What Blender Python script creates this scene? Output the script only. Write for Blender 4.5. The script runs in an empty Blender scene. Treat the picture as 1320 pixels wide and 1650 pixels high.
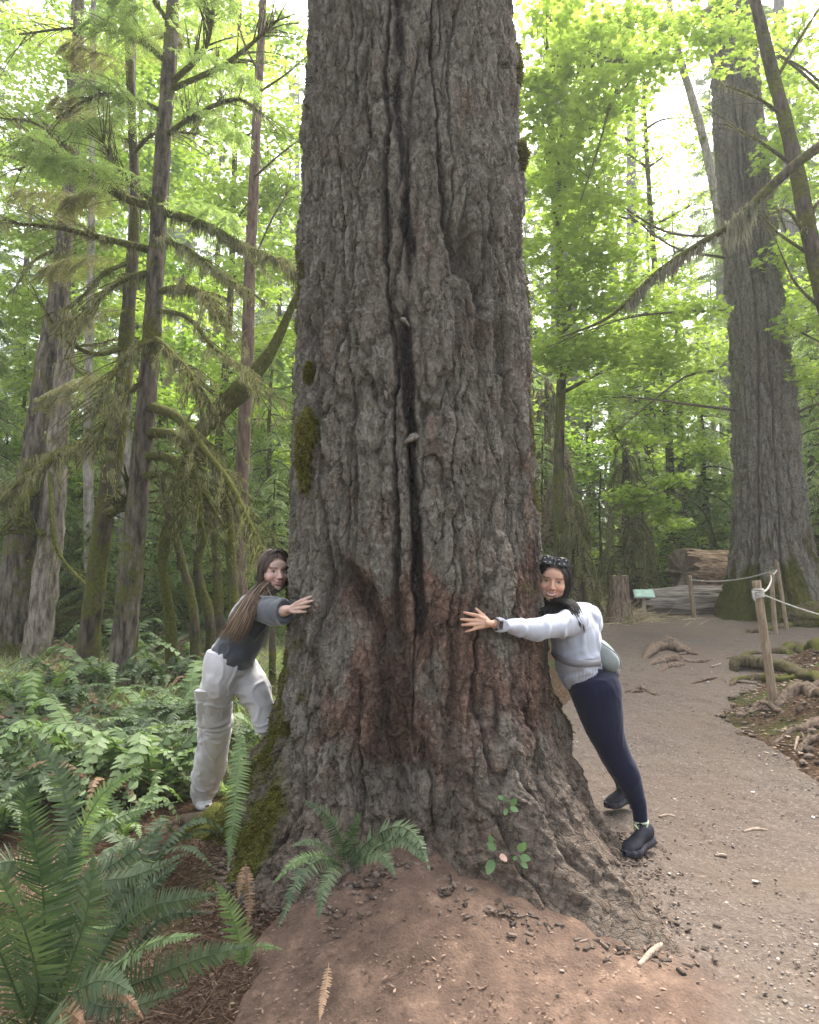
import bpy, bmesh, math, random
import numpy as np
from mathutils import Vector, Matrix
sc = bpy.context.scene
C = sc.collection
R = math.radians
# ---------------------------------------------------------------- camera
F = 1150.0; CX = 660.0; CY = 825.0; CAMZ = 1.4
PITCH = math.atan2(105.0, F)
cam = bpy.data.cameras.new('camera'); cam_o = bpy.data.objects.new('camera', cam); C.objects.link(cam_o)
cam_o.location = (0, 0, CAMZ); cam_o.rotation_euler = (math.pi/2 + PITCH, 0, 0)
cam.sensor_fit = 'HORIZONTAL'; cam.sensor_width = 36.0; cam.lens = 36.0*F/1320.0
cam.clip_start = 0.05; cam.clip_end = 600
sc.camera = cam_o
# ---------------------------------------------------------------- sky, sun, exposure
w = bpy.data.worlds.new("World"); sc.world = w; w.use_nodes = True
nt = w.node_tree; nt.nodes.clear()
sky = nt.nodes.new('ShaderNodeTexSky'); sky.sky_type = 'NISHITA'; sky.sun_disc = False
SUN_EL, SUN_AZ = R(58), R(25)
sky.sun_elevation = SUN_EL; sky.sun_rotation = SUN_AZ
sky.air_density = 1.0; sky.dust_density = 6.0; sky.ozone_density = 1.0
bg = nt.nodes.new('ShaderNodeBackground'); bg.inputs[1].default_value = 0.15
out = nt.nodes.new('ShaderNodeOutputWorld')
hs = nt.nodes.new('ShaderNodeHueSaturation'); hs.inputs['Saturation'].default_value = 0.45; nt.links.new(sky.outputs[0], hs.inputs['Color']); nt.links.new(hs.outputs[0], bg.inputs[0]); nt.links.new(bg.outputs[0], out.inputs[0])
sd = bpy.data.lights.new('sun', 'SUN'); sd.energy = 2.4; sd.angle = R(25); sd.color = (1, 0.95, 0.87)
so = bpy.data.objects.new('sun', sd); C.objects.link(so)
sdir = Vector((math.sin(SUN_AZ)*math.cos(SUN_EL), math.cos(SUN_AZ)*math.cos(SUN_EL), math.sin(SUN_EL)))
so.rotation_euler = sdir.to_track_quat('Z', 'Y').to_euler(); so.location = (0, 0, 30)
vs = sc.view_settings; vs.view_transform = 'Standard'; vs.look = 'None'; vs.gamma = 1.0; vs.exposure = 2.0
try: vs.use_curve_mapping = False
except Exception: pass
sc.cycles.use_denoising = True
sc.cycles.max_bounces = 8; sc.cycles.diffuse_bounces = 4; sc.cycles.transmission_bounces = 5; sc.cycles.glossy_bounces = 2
sc.cycles.sample_clamp_indirect = 6.0

rng = np.random.default_rng(7)
random.seed(7)
def P(px, py, y):
    """the place that appears at pixel (px, py) and lies y metres ahead of the camera"""
    a = (CY-py)/F; c, s = math.cos(PITCH), math.sin(PITCH)
    d = y/(c - a*s)
    return np.array([(px-CX)/F*d, y, CAMZ + d*(s + a*c)])
def proj(p):
    p = np.asarray(p, float); c, s = math.cos(PITCH), math.sin(PITCH)
    z = p[..., 2]-CAMZ; d = p[..., 1]*c + z*s; u = -p[..., 1]*s + z*c
    return CX+F*p[..., 0]/d, CY-F*u/d
# ---------------------------------------------------------------- numpy noise
def _h(ix, iy, iz, s=0):
    n = (ix.astype(np.uint32)*np.uint32(374761393) + iy.astype(np.uint32)*np.uint32(668265263)
         + iz.astype(np.uint32)*np.uint32(2246822519) + np.uint32((s*3266489917) & 0xffffffff))
    n = (n ^ (n >> np.uint32(13)))*np.uint32(1274126177)
    n = (n ^ (n >> np.uint32(15)))*np.uint32(2654435761)
    return ((n ^ (n >> np.uint32(16))) & np.uint32(0xffffff)).astype(np.float32)/np.float32(16777215)
def vn(x, y, z=None, s=0):
    """value noise in -1..1"""
    x = np.asarray(x, np.float32); y = np.asarray(y, np.float32)
    z = np.zeros_like(x) if z is None else np.asarray(z, np.float32)
    x, y, z = np.broadcast_arrays(x, y, z)
    fx, fy, fz = np.floor(x), np.floor(y), np.floor(z)
    ix, iy, iz = fx.astype(np.int64), fy.astype(np.int64), fz.astype(np.int64)
    tx, ty, tz = x-fx, y-fy, z-fz
    tx = tx*tx*(3-2*tx); ty = ty*ty*(3-2*ty); tz = tz*tz*(3-2*tz)
    r = 0
    for a in (0, 1):
        wa = tx if a else 1-tx
        for b in (0, 1):
            wb = ty if b else 1-ty
            for c in (0, 1):
                r = r + wa*wb*(tz if c else 1-tz)*_h(ix+a, iy+b, iz+c, s)
    return r*2-1
def fbm(x, y, z=None, o=4, s=0, g=0.5):
    r = 0; a = 1.0; f = 1.0; t = 0
    for k in range(o):
        r = r + a*vn(np.asarray(x)*f+17.3*k, np.asarray(y)*f-9.1*k, None if z is None else np.asarray(z)*f+3.7*k, s+k)
        t += a; a *= g; f *= 2.03
    return r/t
def worley(x, y, s=0):
    x = np.asarray(x, np.float32); y = np.asarray(y, np.float32)
    fx, fy = np.floor(x).astype(np.int64), np.floor(y).astype(np.int64)
    d1 = np.full(x.shape, 9.0, np.float32); d2 = d1.copy(); cid = np.zeros(x.shape, np.float32)
    z0 = np.zeros_like(fx)
    for a in (-1, 0, 1):
        for b in (-1, 0, 1):
            gx, gy = fx+a, fy+b
            d = np.hypot(gx+_h(gx, gy, z0, s)-x, gy+_h(gx, gy, z0+1, s)-y)
            m = d < d1
            d2 = np.where(m, d1, np.minimum(d2, d)); cid = np.where(m, _h(gx, gy, z0+2, s), cid); d1 = np.where(m, d, d1)
    return d1, d2, cid
def sst(a, b, x):
    t = np.clip((np.asarray(x, float)-a)/(b-a), 0, 1); return t*t*(3-2*t)
# ---------------------------------------------------------------- mesh building
def mesh(name, verts, faces, mats=None, smooth=True, attrs=None, mi=None):
    """faces: (n,k) int array, or a list of such arrays"""
    fl = faces if isinstance(faces, list) else [faces]
    fl = [np.asarray(f, np.int32) for f in fl if len(f)]
    verts = np.asarray(verts, np.float32)
    me = bpy.data.meshes.new(name)
    me.vertices.add(len(verts)); me.vertices.foreach_set('co', verts.ravel())
    nl = sum(f.size for f in fl); npoly = sum(len(f) for f in fl)
    me.loops.add(nl); me.polygons.add(npoly)
    me.loops.foreach_set('vertex_index', np.concatenate([f.ravel() for f in fl]))
    tot = np.concatenate([np.full(len(f), f.shape[1], np.int32) for f in fl])
    st = np.concatenate([[0], np.cumsum(tot)[:-1]]).astype(np.int32)
    me.polygons.foreach_set('loop_start', st)
    me.polygons.foreach_set('loop_total', tot)
    me.polygons.foreach_set('use_smooth', np.full(npoly, bool(smooth)))
    if mi is not None: me.polygons.foreach_set('material_index', np.asarray(mi, np.int32))
    for m in (mats if isinstance(mats, (list, tuple)) else [mats]):
        if m is not None: me.materials.append(m)
    me.update(calc_edges=True)
    if attrs:
        for k, v in attrs.items():
            a = me.attributes.new(k, 'FLOAT', 'POINT'); a.data.foreach_set('value', np.asarray(v, np.float32).ravel())
    me.validate()
    return me
def obj(name, me, parent=None, loc=(0, 0, 0), rot=(0, 0, 0), scale=(1, 1, 1)):
    o = bpy.data.objects.new(name, me); C.objects.link(o)
    if parent is not None: o.parent = parent
    o.location = loc; o.rotation_euler = rot; o.scale = scale
    return o
def tag(o, label=None, cat=None, group=None, kind=None):
    if label: o['label'] = label
    if cat: o['category'] = cat
    if group: o['group'] = group
    if kind: o['kind'] = kind
    return o
def thing(name, label, cat, loc=(0, 0, 0), group=None, rotz=0.0):
    o = obj(name, None, None, loc, (0, 0, rotz)); o.empty_display_size = 0.2
    return tag(o, label, cat, group)
def copy_tree(root, loc, rotz, s=1.0, label=None):
    r = root.copy(); C.objects.link(r); r.location = loc; r.rotation_euler = (0, 0, rotz); r.scale = (s, s, s)
    if label: r['label'] = label
    for ch in list(root.children):
        c = ch.copy(); C.objects.link(c); c.parent = r
        for g in list(ch.children):
            d = g.copy(); C.objects.link(d); d.parent = c
    return r
class MB:
    """collects pieces into one mesh"""
    def __init__(s): s.v = []; s.f = {}; s.n = 0; s.a = []
    def add(s, v, f, a=0.0):
        v = np.asarray(v, np.float32); f = f if isinstance(f, list) else [f]
        for q in f:
            q = np.asarray(q, np.int64)
            if len(q): s.f.setdefault(q.shape[1], []).append(q+s.n)
        s.v.append(v); s.n += len(v); s.a.append(np.full(len(v), a, np.float32) if np.isscalar(a) else np.asarray(a, np.float32))
        return s
    def mesh(s, name, mats, smooth=True):
        if not s.v: return mesh(name, np.zeros((3, 3)), np.array([[0, 1, 2]]), mats)
        return mesh(name, np.concatenate(s.v), [np.concatenate(q) for q in s.f.values()], mats, smooth, {'tint': np.concatenate(s.a)})
    def build(s, name, mats, parent=None, smooth=True): return obj(name, s.mesh(name, mats, smooth), parent)
def grid_faces(nr, nc, wrap=True):
    i = np.arange(nr-1)[:, None]; j = np.arange(nc if wrap else nc-1)[None, :]; k = (j+1) % nc
    return np.stack([i*nc+j, i*nc+k, (i+1)*nc+k, (i+1)*nc+j], -1).reshape(-1, 4)
def smooth_path(pts, n):
    pts = np.asarray(pts, float)
    if len(pts) == 2: t = np.linspace(0, 1, n)[:, None]; return pts[0]*(1-t)+pts[1]*t
    q = np.vstack([2*pts[0]-pts[1], pts, 2*pts[-1]-pts[-2]])
    u = np.linspace(0, len(pts)-1-1e-6, n); i = u.astype(int); t = (u-i)[:, None]
    p0, p1, p2, p3 = q[i], q[i+1], q[i+2], q[i+3]
    return 0.5*((2*p1)+(-p0+p2)*t+(2*p0-5*p1+4*p2-p3)*t*t+(-p0+3*p1-3*p2+p3)*t**3)
def tube(pts, rad, sides=8, n=None, noise=0.0, nf=6.0, seed=0, flat=1.0, cap=True, up=None):
    pts = np.asarray(pts, float); rad = np.atleast_1d(np.asarray(rad, float))
    if n:
        u0 = np.linspace(0, 1, len(rad)) if len(rad) > 1 else np.array([0, 1.])
        rr = rad if len(rad) > 1 else np.repeat(rad, 2)
        pts = smooth_path(pts, n); rad = np.interp(np.linspace(0, 1, n), u0, rr)
    elif len(rad) != len(pts): rad = np.interp(np.linspace(0, 1, len(pts)), np.linspace(0, 1, len(rad)) if len(rad) > 1 else [0, 1], rad if len(rad) > 1 else np.repeat(rad, 2))
    m = len(pts)
    t = np.gradient(pts, axis=0); t /= np.linalg.norm(t, axis=1)[:, None]+1e-9
    ref = np.array([0, 0, 1.0]) if up is None else np.asarray(up, float)
    if up is None and abs(t.mean(0)[2]) > 0.75*np.linalg.norm(t.mean(0)): ref = np.array([0, 1.0, 0])
    a = np.cross(t, ref); a /= np.linalg.norm(a, axis=1)[:, None]+1e-9
    b = np.cross(a, t)
    th = np.linspace(0, 2*np.pi, sides, endpoint=False)
    cs, sn = np.cos(th), np.sin(th)*flat
    off = a[:, None, :]*cs[None, :, None] + b[:, None, :]*sn[None, :, None]
    r = np.repeat(rad[:, None], sides, 1)
    if noise:
        q = pts[:, None, :]*nf + off*2.0
        r = r*(1+noise*fbm(q[..., 0], q[..., 1], q[..., 2], 3, seed))
    v = pts[:, None, :] + off*r[..., None]
    v = v.reshape(-1, 3); f = [grid_faces(m, sides)]
    f = [np.flip(f[0], 1)]
    if cap:
        v = np.vstack([v, pts[:1], pts[-1:]]); c0, c1 = len(v)-2, len(v)-1
        j = np.arange(sides); k = (j+1) % sides
        f.append(np.concatenate([np.stack([np.full(sides, c0), j, k], 1), np.stack([np.full(sides, c1), (m-1)*sides+k, (m-1)*sides+j], 1)]))
    return v, f
# ---------------------------------------------------------------- materials
def mat(name, rough=0.8, spec=0.3):
    m = bpy.data.materials.new(name); m.use_nodes = True
    b = m.node_tree.nodes['Principled BSDF']; b.inputs['Roughness'].default_value = rough
    b.inputs['Specular IOR Level'].default_value = spec
    return m, m.node_tree, b
def N(t, kind, **kw):
    n = t.nodes.new(kind)
    for k, v in kw.items():
        if k.startswith('i_'):
            key = k[2:].replace('_', ' ')
            n.inputs[int(key) if key.isdigit() else key].default_value = v
        else: setattr(n, k, v)
    return n
def ramp(t, fac, stops):
    r = t.nodes.new('ShaderNodeValToRGB'); e = r.color_ramp.elements
    while len(e) < len(stops): e.new(0.5)
    for q, (p, c) in zip(e, stops): q.position = p; q.color = (*c, 1) if len(c) == 3 else c
    t.links.new(fac, r.inputs[0]); return r.outputs[0]
def noise_tex(t, scale, detail=4, rough=0.6, coord='Object', stretch=None, dist=0.0):
    tc = t.nodes.new('ShaderNodeTexCoord'); src = tc.outputs[coord]
    if stretch:
        mp = t.nodes.new('ShaderNodeMapping'); mp.inputs['Scale'].default_value = stretch
        t.links.new(src, mp.inputs[0]); src = mp.outputs[0]
    n = N(t, 'ShaderNodeTexNoise', i_Scale=scale, i_Detail=detail, i_Roughness=rough, i_Distortion=dist)
    t.links.new(src, n.inputs['Vector']); return n.outputs[0]
def mixc(t, fac, a, b, mode='MIX'):
    n = t.nodes.new('ShaderNodeMix'); n.data_type = 'RGBA'; n.blend_type = mode
    for s, v in ((n.inputs[0], fac), (n.inputs[6], a), (n.inputs[7], b)):
        if isinstance(v, (int, float)): s.default_value = v
        elif isinstance(v, tuple): s.default_value = (*v, 1) if len(v) == 3 else v
        else: t.links.new(v, s)
    return n.outputs[2]
def bump(t, b, h, strength=0.5, dist=0.01):
    n = N(t, 'ShaderNodeBump', i_Strength=strength, i_Distance=dist); t.links.new(h, n.inputs['Height']); t.links.new(n.outputs[0], b.inputs['Normal'])
def attr(t, name):
    a = t.nodes.new('ShaderNodeAttribute'); a.attribute_name = name; return a.outputs['Fac']
def simple(name, c1, c2, scale=8, rough=0.85, spec=0.2, bs=0.4, bd=0.01, stretch=None, detail=5, lo=0.35, hi=0.65):
    m, t, b = mat(name, rough, spec)
    n = noise_tex(t, scale, detail, 0.65, stretch=stretch)
    t.links.new(ramp(t, n, [(lo, c1), (hi, c2)]), b.inputs['Base Color'])
    if bs: bump(t, b, n, bs, bd)
    return m
def leafmat(name, c1, c2, trans=0.45, tcol=None, rough=0.55, scale=0.7):
    """leaves: colour varies from leaf to leaf and patch to patch; light shines through"""
    m, t, b = mat(name, rough, 0.25)
    g = t.nodes.new('ShaderNodeNewGeometry')
    oi = t.nodes.new('ShaderNodeObjectInfo')
    n = noise_tex(t, scale, 2, 0.5, 'Object')
    a = N(t, 'ShaderNodeMath', operation='MULTIPLY_ADD'); a.inputs[1].default_value = 0.45
    t.links.new(g.outputs['Random Per Island'], a.inputs[0]); t.links.new(n, a.inputs[2])
    a2 = N(t, 'ShaderNodeMath', operation='MULTIPLY_ADD'); a2.inputs[1].default_value = 0.25
    t.links.new(oi.outputs['Random'], a2.inputs[0]); t.links.new(a.outputs[0], a2.inputs[2])
    col = ramp(t, a2.outputs[0], [(0.45, c1), (1.15, c2)]) if False else ramp(t, a2.outputs[0], [(0.5, c1), (1.0, c2)])
    t.links.new(col, b.inputs['Base Color'])
    tr = t.nodes.new('ShaderNodeBsdfTranslucent')
    k = tcol or (1.5, 1.9, 0.7)
    tc = mixc(t, 1.0, col, (k[0], k[1], k[2]), 'MULTIPLY')
    t.links.new(tc, tr.inputs[0])
    mx = t.nodes.new('ShaderNodeMixShader'); mx.inputs[0].default_value = trans
    t.links.new(b.outputs[0], mx.inputs[1]); t.links.new(tr.outputs[0], mx.inputs[2])
    t.links.new(mx.outputs[0], t.nodes['Material Output'].inputs[0])
    return m
# ================================================================ the ground
def gz(x, y):
    x = np.asarray(x, float); y = np.asarray(y, float)
    zr = np.interp(y, [-30, 2.0, 3.7, 4.7, 6, 8, 10, 12, 14, 16, 25, 60, 160], [-.3, -.06, 0, .1, .22, .4, .52, .62, .68, .72, 1.0, 2.5, 7])
    zl = np.interp(y, [-30, 2.0, 4, 6, 9, 12, 20, 40, 160], [-.3, -.16, -.14, -.02, .17, .3, .6, 1.5, 7])
    k = sst(-0.75, 0.1, x + 0.12*(y-3))
    z = zl*(1-k)+zr*k
    z = z + 0.25*np.exp(-(np.abs(x-0.05)/0.80)**3-((y-3.6)/0.85)**2)+.10*np.exp(-((x+.3)/.9)**2-((y-3.9)/.6)**2) + 0.16*np.exp(-((x+1.05)/0.45)**2-((y-4.05)/0.5)**2)
    xb = 2.62+np.clip(y-6.3, 0, 99)*0.85 + 0.12*np.sin(y*2.1)
    bank = sst(0, 0.75, x-xb)*sst(2.0, 3.4, y)
    z = z + 0.24*bank + 0.16*bank*fbm(x*1.6, y*1.6, o=4, s=5)
    far = sst(10, 30, y)
    z = z + far*0.5*fbm(x*0.12, y*0.12, o=3, s=9)
    wild = 1-pathm(x, y)
    z = z + 0.06*wild*fbm(x*1.7, y*1.7, o=3, s=11) + 0.018*fbm(x*2.2, y*2.2, o=3, s=3)
    return z
def pathm(x, y):
    """1 on the trodden path, 0 off it"""
    x = np.asarray(x, float); y = np.asarray(y, float)
    wob = 0.17*fbm(x*1.6, y*1.6, o=3, s=21)+.10*fbm(x*6, y*6, o=3, s=22)
    xl = np.interp(y, [-30, 2.2, 3.0, 3.4, 4.5, 6, 9, 11.6, 12.5, 14.2], [-1.5, -.72, -.62, -.5, .4, 1.2, 2.2, 3.0, 2.4, 2.2])
    xr = 2.62+np.clip(y-6.3, 0, 99)*0.85
    ye = 14.3+0.0*x
    return sst(-0.12, 0.12, x-xl+wob)*sst(-0.12, 0.12, xr-x+wob)*sst(-0.3, 0.3, ye-y+wob*2)
def axis(segs):
    a = []
    for x0, x1, n in segs: a.append(np.linspace(x0, x1, n, endpoint=False))
    a.append([segs[-1][1]]); return np.concatenate(a)
def warp_dirt(x, y):
    """scuffed dirt lumps"""
    return 0.020*fbm(x*5, y*5, o=3, s=31)+0.009*fbm(x*17, y*17, o=4, s=33, g=.65)+.012*(1-np.abs(fbm(x*3+y*2, y*6-x*3, o=3, s=35)))**3*sst(1.6, .2, np.abs(x))
def sheet(xs, ys, zf):
    X, Y = np.meshgrid(xs, ys); v = np.stack([X, Y, zf(X, Y)], -1).reshape(-1, 3)
    return v, grid_faces(len(ys), len(xs), False)
# forest floor
m_floor, t, b = mat('forest_floor', 0.95, 0.1)
n1 = noise_tex(t, 3.0, 8, 0.7); n2 = noise_tex(t, 40, 6, 0.7); n3 = noise_tex(t, 1.1, 3, 0.5)
c = ramp(t, n2, [(0.3, (0.030, 0.018, 0.011)), (0.5, (0.075, 0.045, 0.027)), (0.62, (0.14, 0.095, 0.06)), (0.75, (0.25, 0.18, 0.12))])
g = ramp(t, n1, [(0.4, (0.03, 0.045, 0.012)), (0.62, (0.085, 0.11, 0.025))])
f = ramp(t, n3, [(0.5, (0, 0, 0)), (0.62, (1, 1, 1))])
t.links.new(mixc(t, f, c, g), b.inputs['Base Color']); bump(t, b, n2, 0.9, 0.03)
xs = axis([(-160, -30, 26), (-30, -10, 60), (-10, -3, 100), (-3, 3.6, 260), (3.6, 10, 90), (10, 30, 50), (30, 160, 26)])
ys = axis([(-20, 1.5, 30), (1.5, 7, 240), (7, 16, 150), (16, 40, 80), (40, 160, 40)])
v, fc = sheet(xs, ys, lambda x, y: gz(x, y)-0.03*pathm(x, y)+(1-pathm(x, y))*(0.02*fbm(x*5, y*5, o=3, s=41)))
tag(obj('ground', mesh('ground', v, fc, m_floor)), 'brown forest floor covered in needles, moss and dead fern litter', None, None, 'structure')
# path of gravel and dirt
m_path, t, b = mat('trodden_dirt', 0.92, 0.15)
tc = t.nodes.new('ShaderNodeTexCoord')
na = noise_tex(t, 0.9, 4, 0.6); nb = noise_tex(t, 60, 5, 0.75); nd = noise_tex(t, 7, 6, 0.7)
vo = N(t, 'ShaderNodeTexVoronoi', i_Scale=85.0); t.links.new(tc.outputs['Object'], vo.inputs['Vector'])
vo2 = N(t, 'ShaderNodeTexVoronoi', i_Scale=38.0); t.links.new(tc.outputs['Object'], vo2.inputs['Vector'])
grav = ramp(t, vo.outputs['Color'], [(0.0, (0.065, 0.050, 0.042)), (0.45, (0.110, 0.088, 0.072)), (0.8, (0.160, 0.132, 0.109)), (0.97, (0.33, 0.29, 0.26))])
dirt = mixc(t, ramp(t, nb, [(0.4, (0, 0, 0)), (0.62, (.4, .4, .4))]), ramp(t, nd, [(0.3, (0.078, 0.050, 0.037)), (0.46, (0.122, 0.080, 0.058)), (0.58, (0.175, 0.114, 0.081)), (0.70, (0.26, 0.175, 0.125))]), (0.085, 0.062, 0.05))
dsel = attr(t, 'smoothdirt')
f1 = ramp(t, nb, [(0.35, (0, 0, 0)), (0.6, (1, 1, 1))])
base = mixc(t, 0.5, grav, ramp(t, nb, [(0.3, (0.06, 0.045, 0.036)), (0.7, (0.16, 0.127, 0.105))]))
base = mixc(t, ramp(t, na, [(0.45, (0, 0, 0)), (0.65, (0.5, 0.5, 0.5))]), base, (0.125, 0.092, 0.068))
col = mixc(t, dsel, base, dirt)
t.links.new(col, b.inputs['Base Color'])
hh = N(t, 'ShaderNodeMath', operation='ADD'); t.links.new(nb, hh.inputs[0]); t.links.new(vo.outputs['Distance'], hh.inputs[1])
bump(t, b, hh.outputs[0], 0.6, 0.006)
xs = axis([(-2.2, -1.0, 20), (-1.0, 1.6, 260), (1.6, 3.4, 120), (3.4, 10, 130)])
ys = axis([(-4, 1.6, 30), (1.6, 4.6, 300), (4.6, 8, 150), (8, 15.5, 110)])
def pz(x, y):
    p = pathm(x, y)
    return gz(x, y)+warp_dirt(x, y)*(0.35+0.65*p)-0.10*(1-sst(0.0, 0.45, p))+0.004
v, fc = sheet(xs, ys, pz)
pm = pathm(v[:, 0], v[:, 1])
keep = (pm[fc] > 0.001).any(1); fc = fc[keep]
used = np.zeros(len(v), bool); used[fc.ravel()] = True; idx = np.cumsum(used)-1
vv = v[used]
ppx, ppy = proj(vv)
bx, by = vv[:, 0], vv[:, 1]
dz = sst(0.25, 0.75, 1.25*np.exp(-((bx-0.05)/1.05)**4-((by-2.7)/0.85)**4)+0.35*fbm(bx*3, by*3, o=4, s=51)-0.1)
tag(obj('path', mesh('path', vv, idx[fc], m_path, attrs={'smoothdirt': dz})), 'trodden gravel and dirt path running past the giant tree', None, None, 'structure')
# ================================================================ the giant trunk
TX, TY = 0.04, 4.0
def base_radius(th, z):
    r0 = np.interp(z, [-1, 0, 1.5, 2.4, 3.2, 4.0, 5.0, 7.5, 9], [.64, .64, .655, .66, .66, .64, .615, .56, .53])
    def lobe(c, wd, A, h, pw=1.0):
        d = (th-R(c)+np.pi) % (2*np.pi)-np.pi
        return A*np.exp(-(d/R(wd))**2)*np.exp(-np.clip(z+0.05, 0, 9)**pw/h)
    r = r0 + 0.14*np.exp(-np.clip(z, 0, 9)/0.75)
    r = r + lobe(-80, 42, .22, .75) + lobe(-42, 20, .24, .40) + lobe(36, 17, .82, .42, 1.1) + lobe(72, 22, .40, .45) + lobe(0, 26, .12, .5)
    r = r + lobe(-98, 15, .42, .30) + lobe(150, 40, .35, .5) + lobe(-150, 30, .4, .5) + lobe(12, 8, .10, .8) + lobe(-22, 8, .10, .7)
    return r
def bark_height(u, z, s=0, k=1.0):
    """u metres round, z metres up; returns height in metres and fissure depth 0..1"""
    wu = u + 0.055*fbm(u*2.2, z*1.3, o=3, s=s+1) + 0.030*fbm(u*11, z*8, o=4, s=s+2, g=.6)
    wz = z + 0.12*fbm(u*5, z*2.5, o=3, s=s+3) + 0.05*fbm(u*16, z*12, o=3, s=s+12)
    n = fbm(wu*4.6*k, wz*0.5*k, o=2, s=s+4, g=0.45)
    a = sst(0.0, 0.13, np.abs(n))                                   # long winding fissures
    nb = fbm(wu*8.5*k+40, wz*1.1*k, o=2, s=s+14, g=0.45)
    ab = sst(0.0, 0.10, np.abs(nb))
    d1, d2, cid = worley(wu*9*k, wz*2.6*k, s+5)
    e = sst(0.0, 0.30, d2-d1)                                       # plate edges
    d1b, d2b, cb = worley(wu*26*k+3, wz*12*k, s+6)
    e2 = sst(0.0, 0.35, d2b-d1b)
    rough = fbm(u*15, z*6, o=5, s=s+7, g=.55)
    nq = fbm(wu*11, wz*3.6, o=4, s=s+20, g=.55)*4.5; fq_ = nq-np.floor(nq); terr = np.floor(nq)+sst(0, .22, fq_)
    nr_ = fbm(wu*30, wz*13, o=3, s=s+21)*3; fr_ = nr_-np.floor(nr_); terr2 = np.floor(nr_)+sst(0, .3, fr_)
    rid = (1-np.abs(fbm(wu*24, wz*11, o=3, s=s+9)))**3
    fine = fbm(u*75, z*40, o=3, s=s+8)
    patch = sst(-.3, .3, fbm(u*1.6, z*1.0, o=2, s=s+15))
    h = 0.068*(a-1)+0.034*(ab-1)+0.016*(e-1)*patch+0.020*(cid-0.5)+0.008*(e2-1)*(0.2+cb)+0.011*(cb-.5)+0.016*rough+0.010*rid+0.0050*fine+0.0085*terr+0.0045*terr2
    fis = 1-np.minimum(a, np.minimum(.25+.75*ab, 0.5+0.5*e))
    h = h-h.mean()-0.040
    return h/k, fis
def theta_dense(n):
    """more columns on the side the path runs past"""
    t = np.linspace(-np.pi, np.pi, 4001); d = 1+4.5*sst(2.1, 1.6, np.abs(t)); c = np.cumsum(d); c = (c-c[0])/(c[-1]-c[0])
    return np.interp(np.linspace(0, 1, n, endpoint=False), c, t)
th = theta_dense(760)
zz = np.concatenate([np.linspace(-0.5, 1.3, 520, endpoint=False), np.linspace(1.3, 5.4, 900, endpoint=False), np.linspace(5.4, 9.0, 60)])
TH, Z = np.meshgrid(th, zz)
U = TH*0.70
hb, fis = bark_height(U, Z)
# deep resin channel up the middle, following a slightly wavy line
lowk = sst(1.2, 0.2, Z)
uc = np.interp(Z, [-.5, .8, 1.1, 1.6, 2.2, 3.0, 3.6, 4.9, 9], [.05, .03, .0, -.03, -.035, -.035, -.075, -.135, -.2]) + 0.020*vn(Z*2.6, Z*0, s=61)+0.012*vn(Z*9, Z*0, s=62)
dch = np.abs(U-uc)
chan = np.exp(-(dch/0.030)**2)*(0.35+0.65*sst(-.5, .3, vn(Z*2.3, U*3, s=63)))
hb = hb - 0.040*chan
RR = base_radius(TH, Z)
RR = RR + .012 + hb*(1-0.1*lowk) + 0.035*fbm(U*1.6, Z*0.9, o=3, s=70) + lowk*(0.045*fbm(U*5, Z*5, o=4, s=71)+.028*fbm(U*17, Z*17, o=4, s=72, g=.6)-0.02*fis)
X = TX+RR*np.sin(TH); Yy = TY-RR*np.cos(TH)
X = X + np.interp(Z, [0, 1.4, 5, 9], [0, 0, -.035, -.06])
v = np.stack([X, Yy, Z], -1).reshape(-1, 3)
px, py = proj(v); px = px.reshape(Z.shape); py = py.reshape(Z.shape)
nz = fbm(U*3, Z*3, o=4, s=80); nz2 = fbm(U*11, Z*8, o=4, s=81)
front = np.cos(TH)
moss = sst(-0.1, 0.35, 0.9*sst(-0.45, -1.35, TH)*sst(2.0, 0.7, Z)*sst(-2.6, -2.0, TH)+0.75*nz+0.45*nz2-0.60)
moss = np.maximum(moss, sst(0.1, 0.5, 1.3*np.exp(-((TH+0.95)/0.25)**2-((Z-0.15)/0.45)**2)+0.5*nz2+0.3*nz-0.35))
moss = np.maximum(moss, 0.7*sst(0.2, 0.5, sst(1.25, 1.5, np.abs(TH))*(0.55+nz+0.6*nz2)))
def spot(x, y, sx, sy, k=1.0): return k*np.exp(-((px-x)/sx)**2-((py-y)/sy)**2)*(front > -0.3)
red = spot(672, 985, 30, 55, 1.5)+spot(700, 1100, 130, 190, .40)+spot(590, 1090, 75, 150, .5)+spot(745, 1070, 30, 90, .9)+spot(855, 950, 22, 210, 1.0)+spot(620, 1170, 70, 60, .55)+spot(800, 1110, 18, 60, .5)+spot(560, 940, 30, 30, .5)+spot(850, 1180, 60, 120, .4)
red = sst(0.12, 0.95, red*1.15+0.8*nz2+0.45*nz)
sap = 0.92*sst(0.22, 0.8, np.exp(-(dch/0.036)**2)*sst(1.05, 1.25, Z)*(0.85+0.9*nz2+0.7*fbm(Z*2.2, U*8, o=2, s=66))+spot(800, 1150, 10, 70, .7)+spot(863, 900, 8, 120, .6))
soil = sst(0.75, 0.10, Z-0.28*np.abs(np.sin(TH))**2+0.22*nz)
m_bark, t, b = mat('grey_bark', 0.93, 0.12)
a_f, a_m, a_r, a_s, a_d = attr(t, 'fissure'), attr(t, 'moss'), attr(t, 'red'), attr(t, 'sap'), attr(t, 'soil')
n0 = noise_tex(t, 4, 6, 0.65, stretch=(1, 1, 0.35)); n1 = noise_tex(t, 45, 6, 0.74); n2 = noise_tex(t, 150, 4, 0.7); n3 = noise_tex(t, 11, 5, 0.7)
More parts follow.
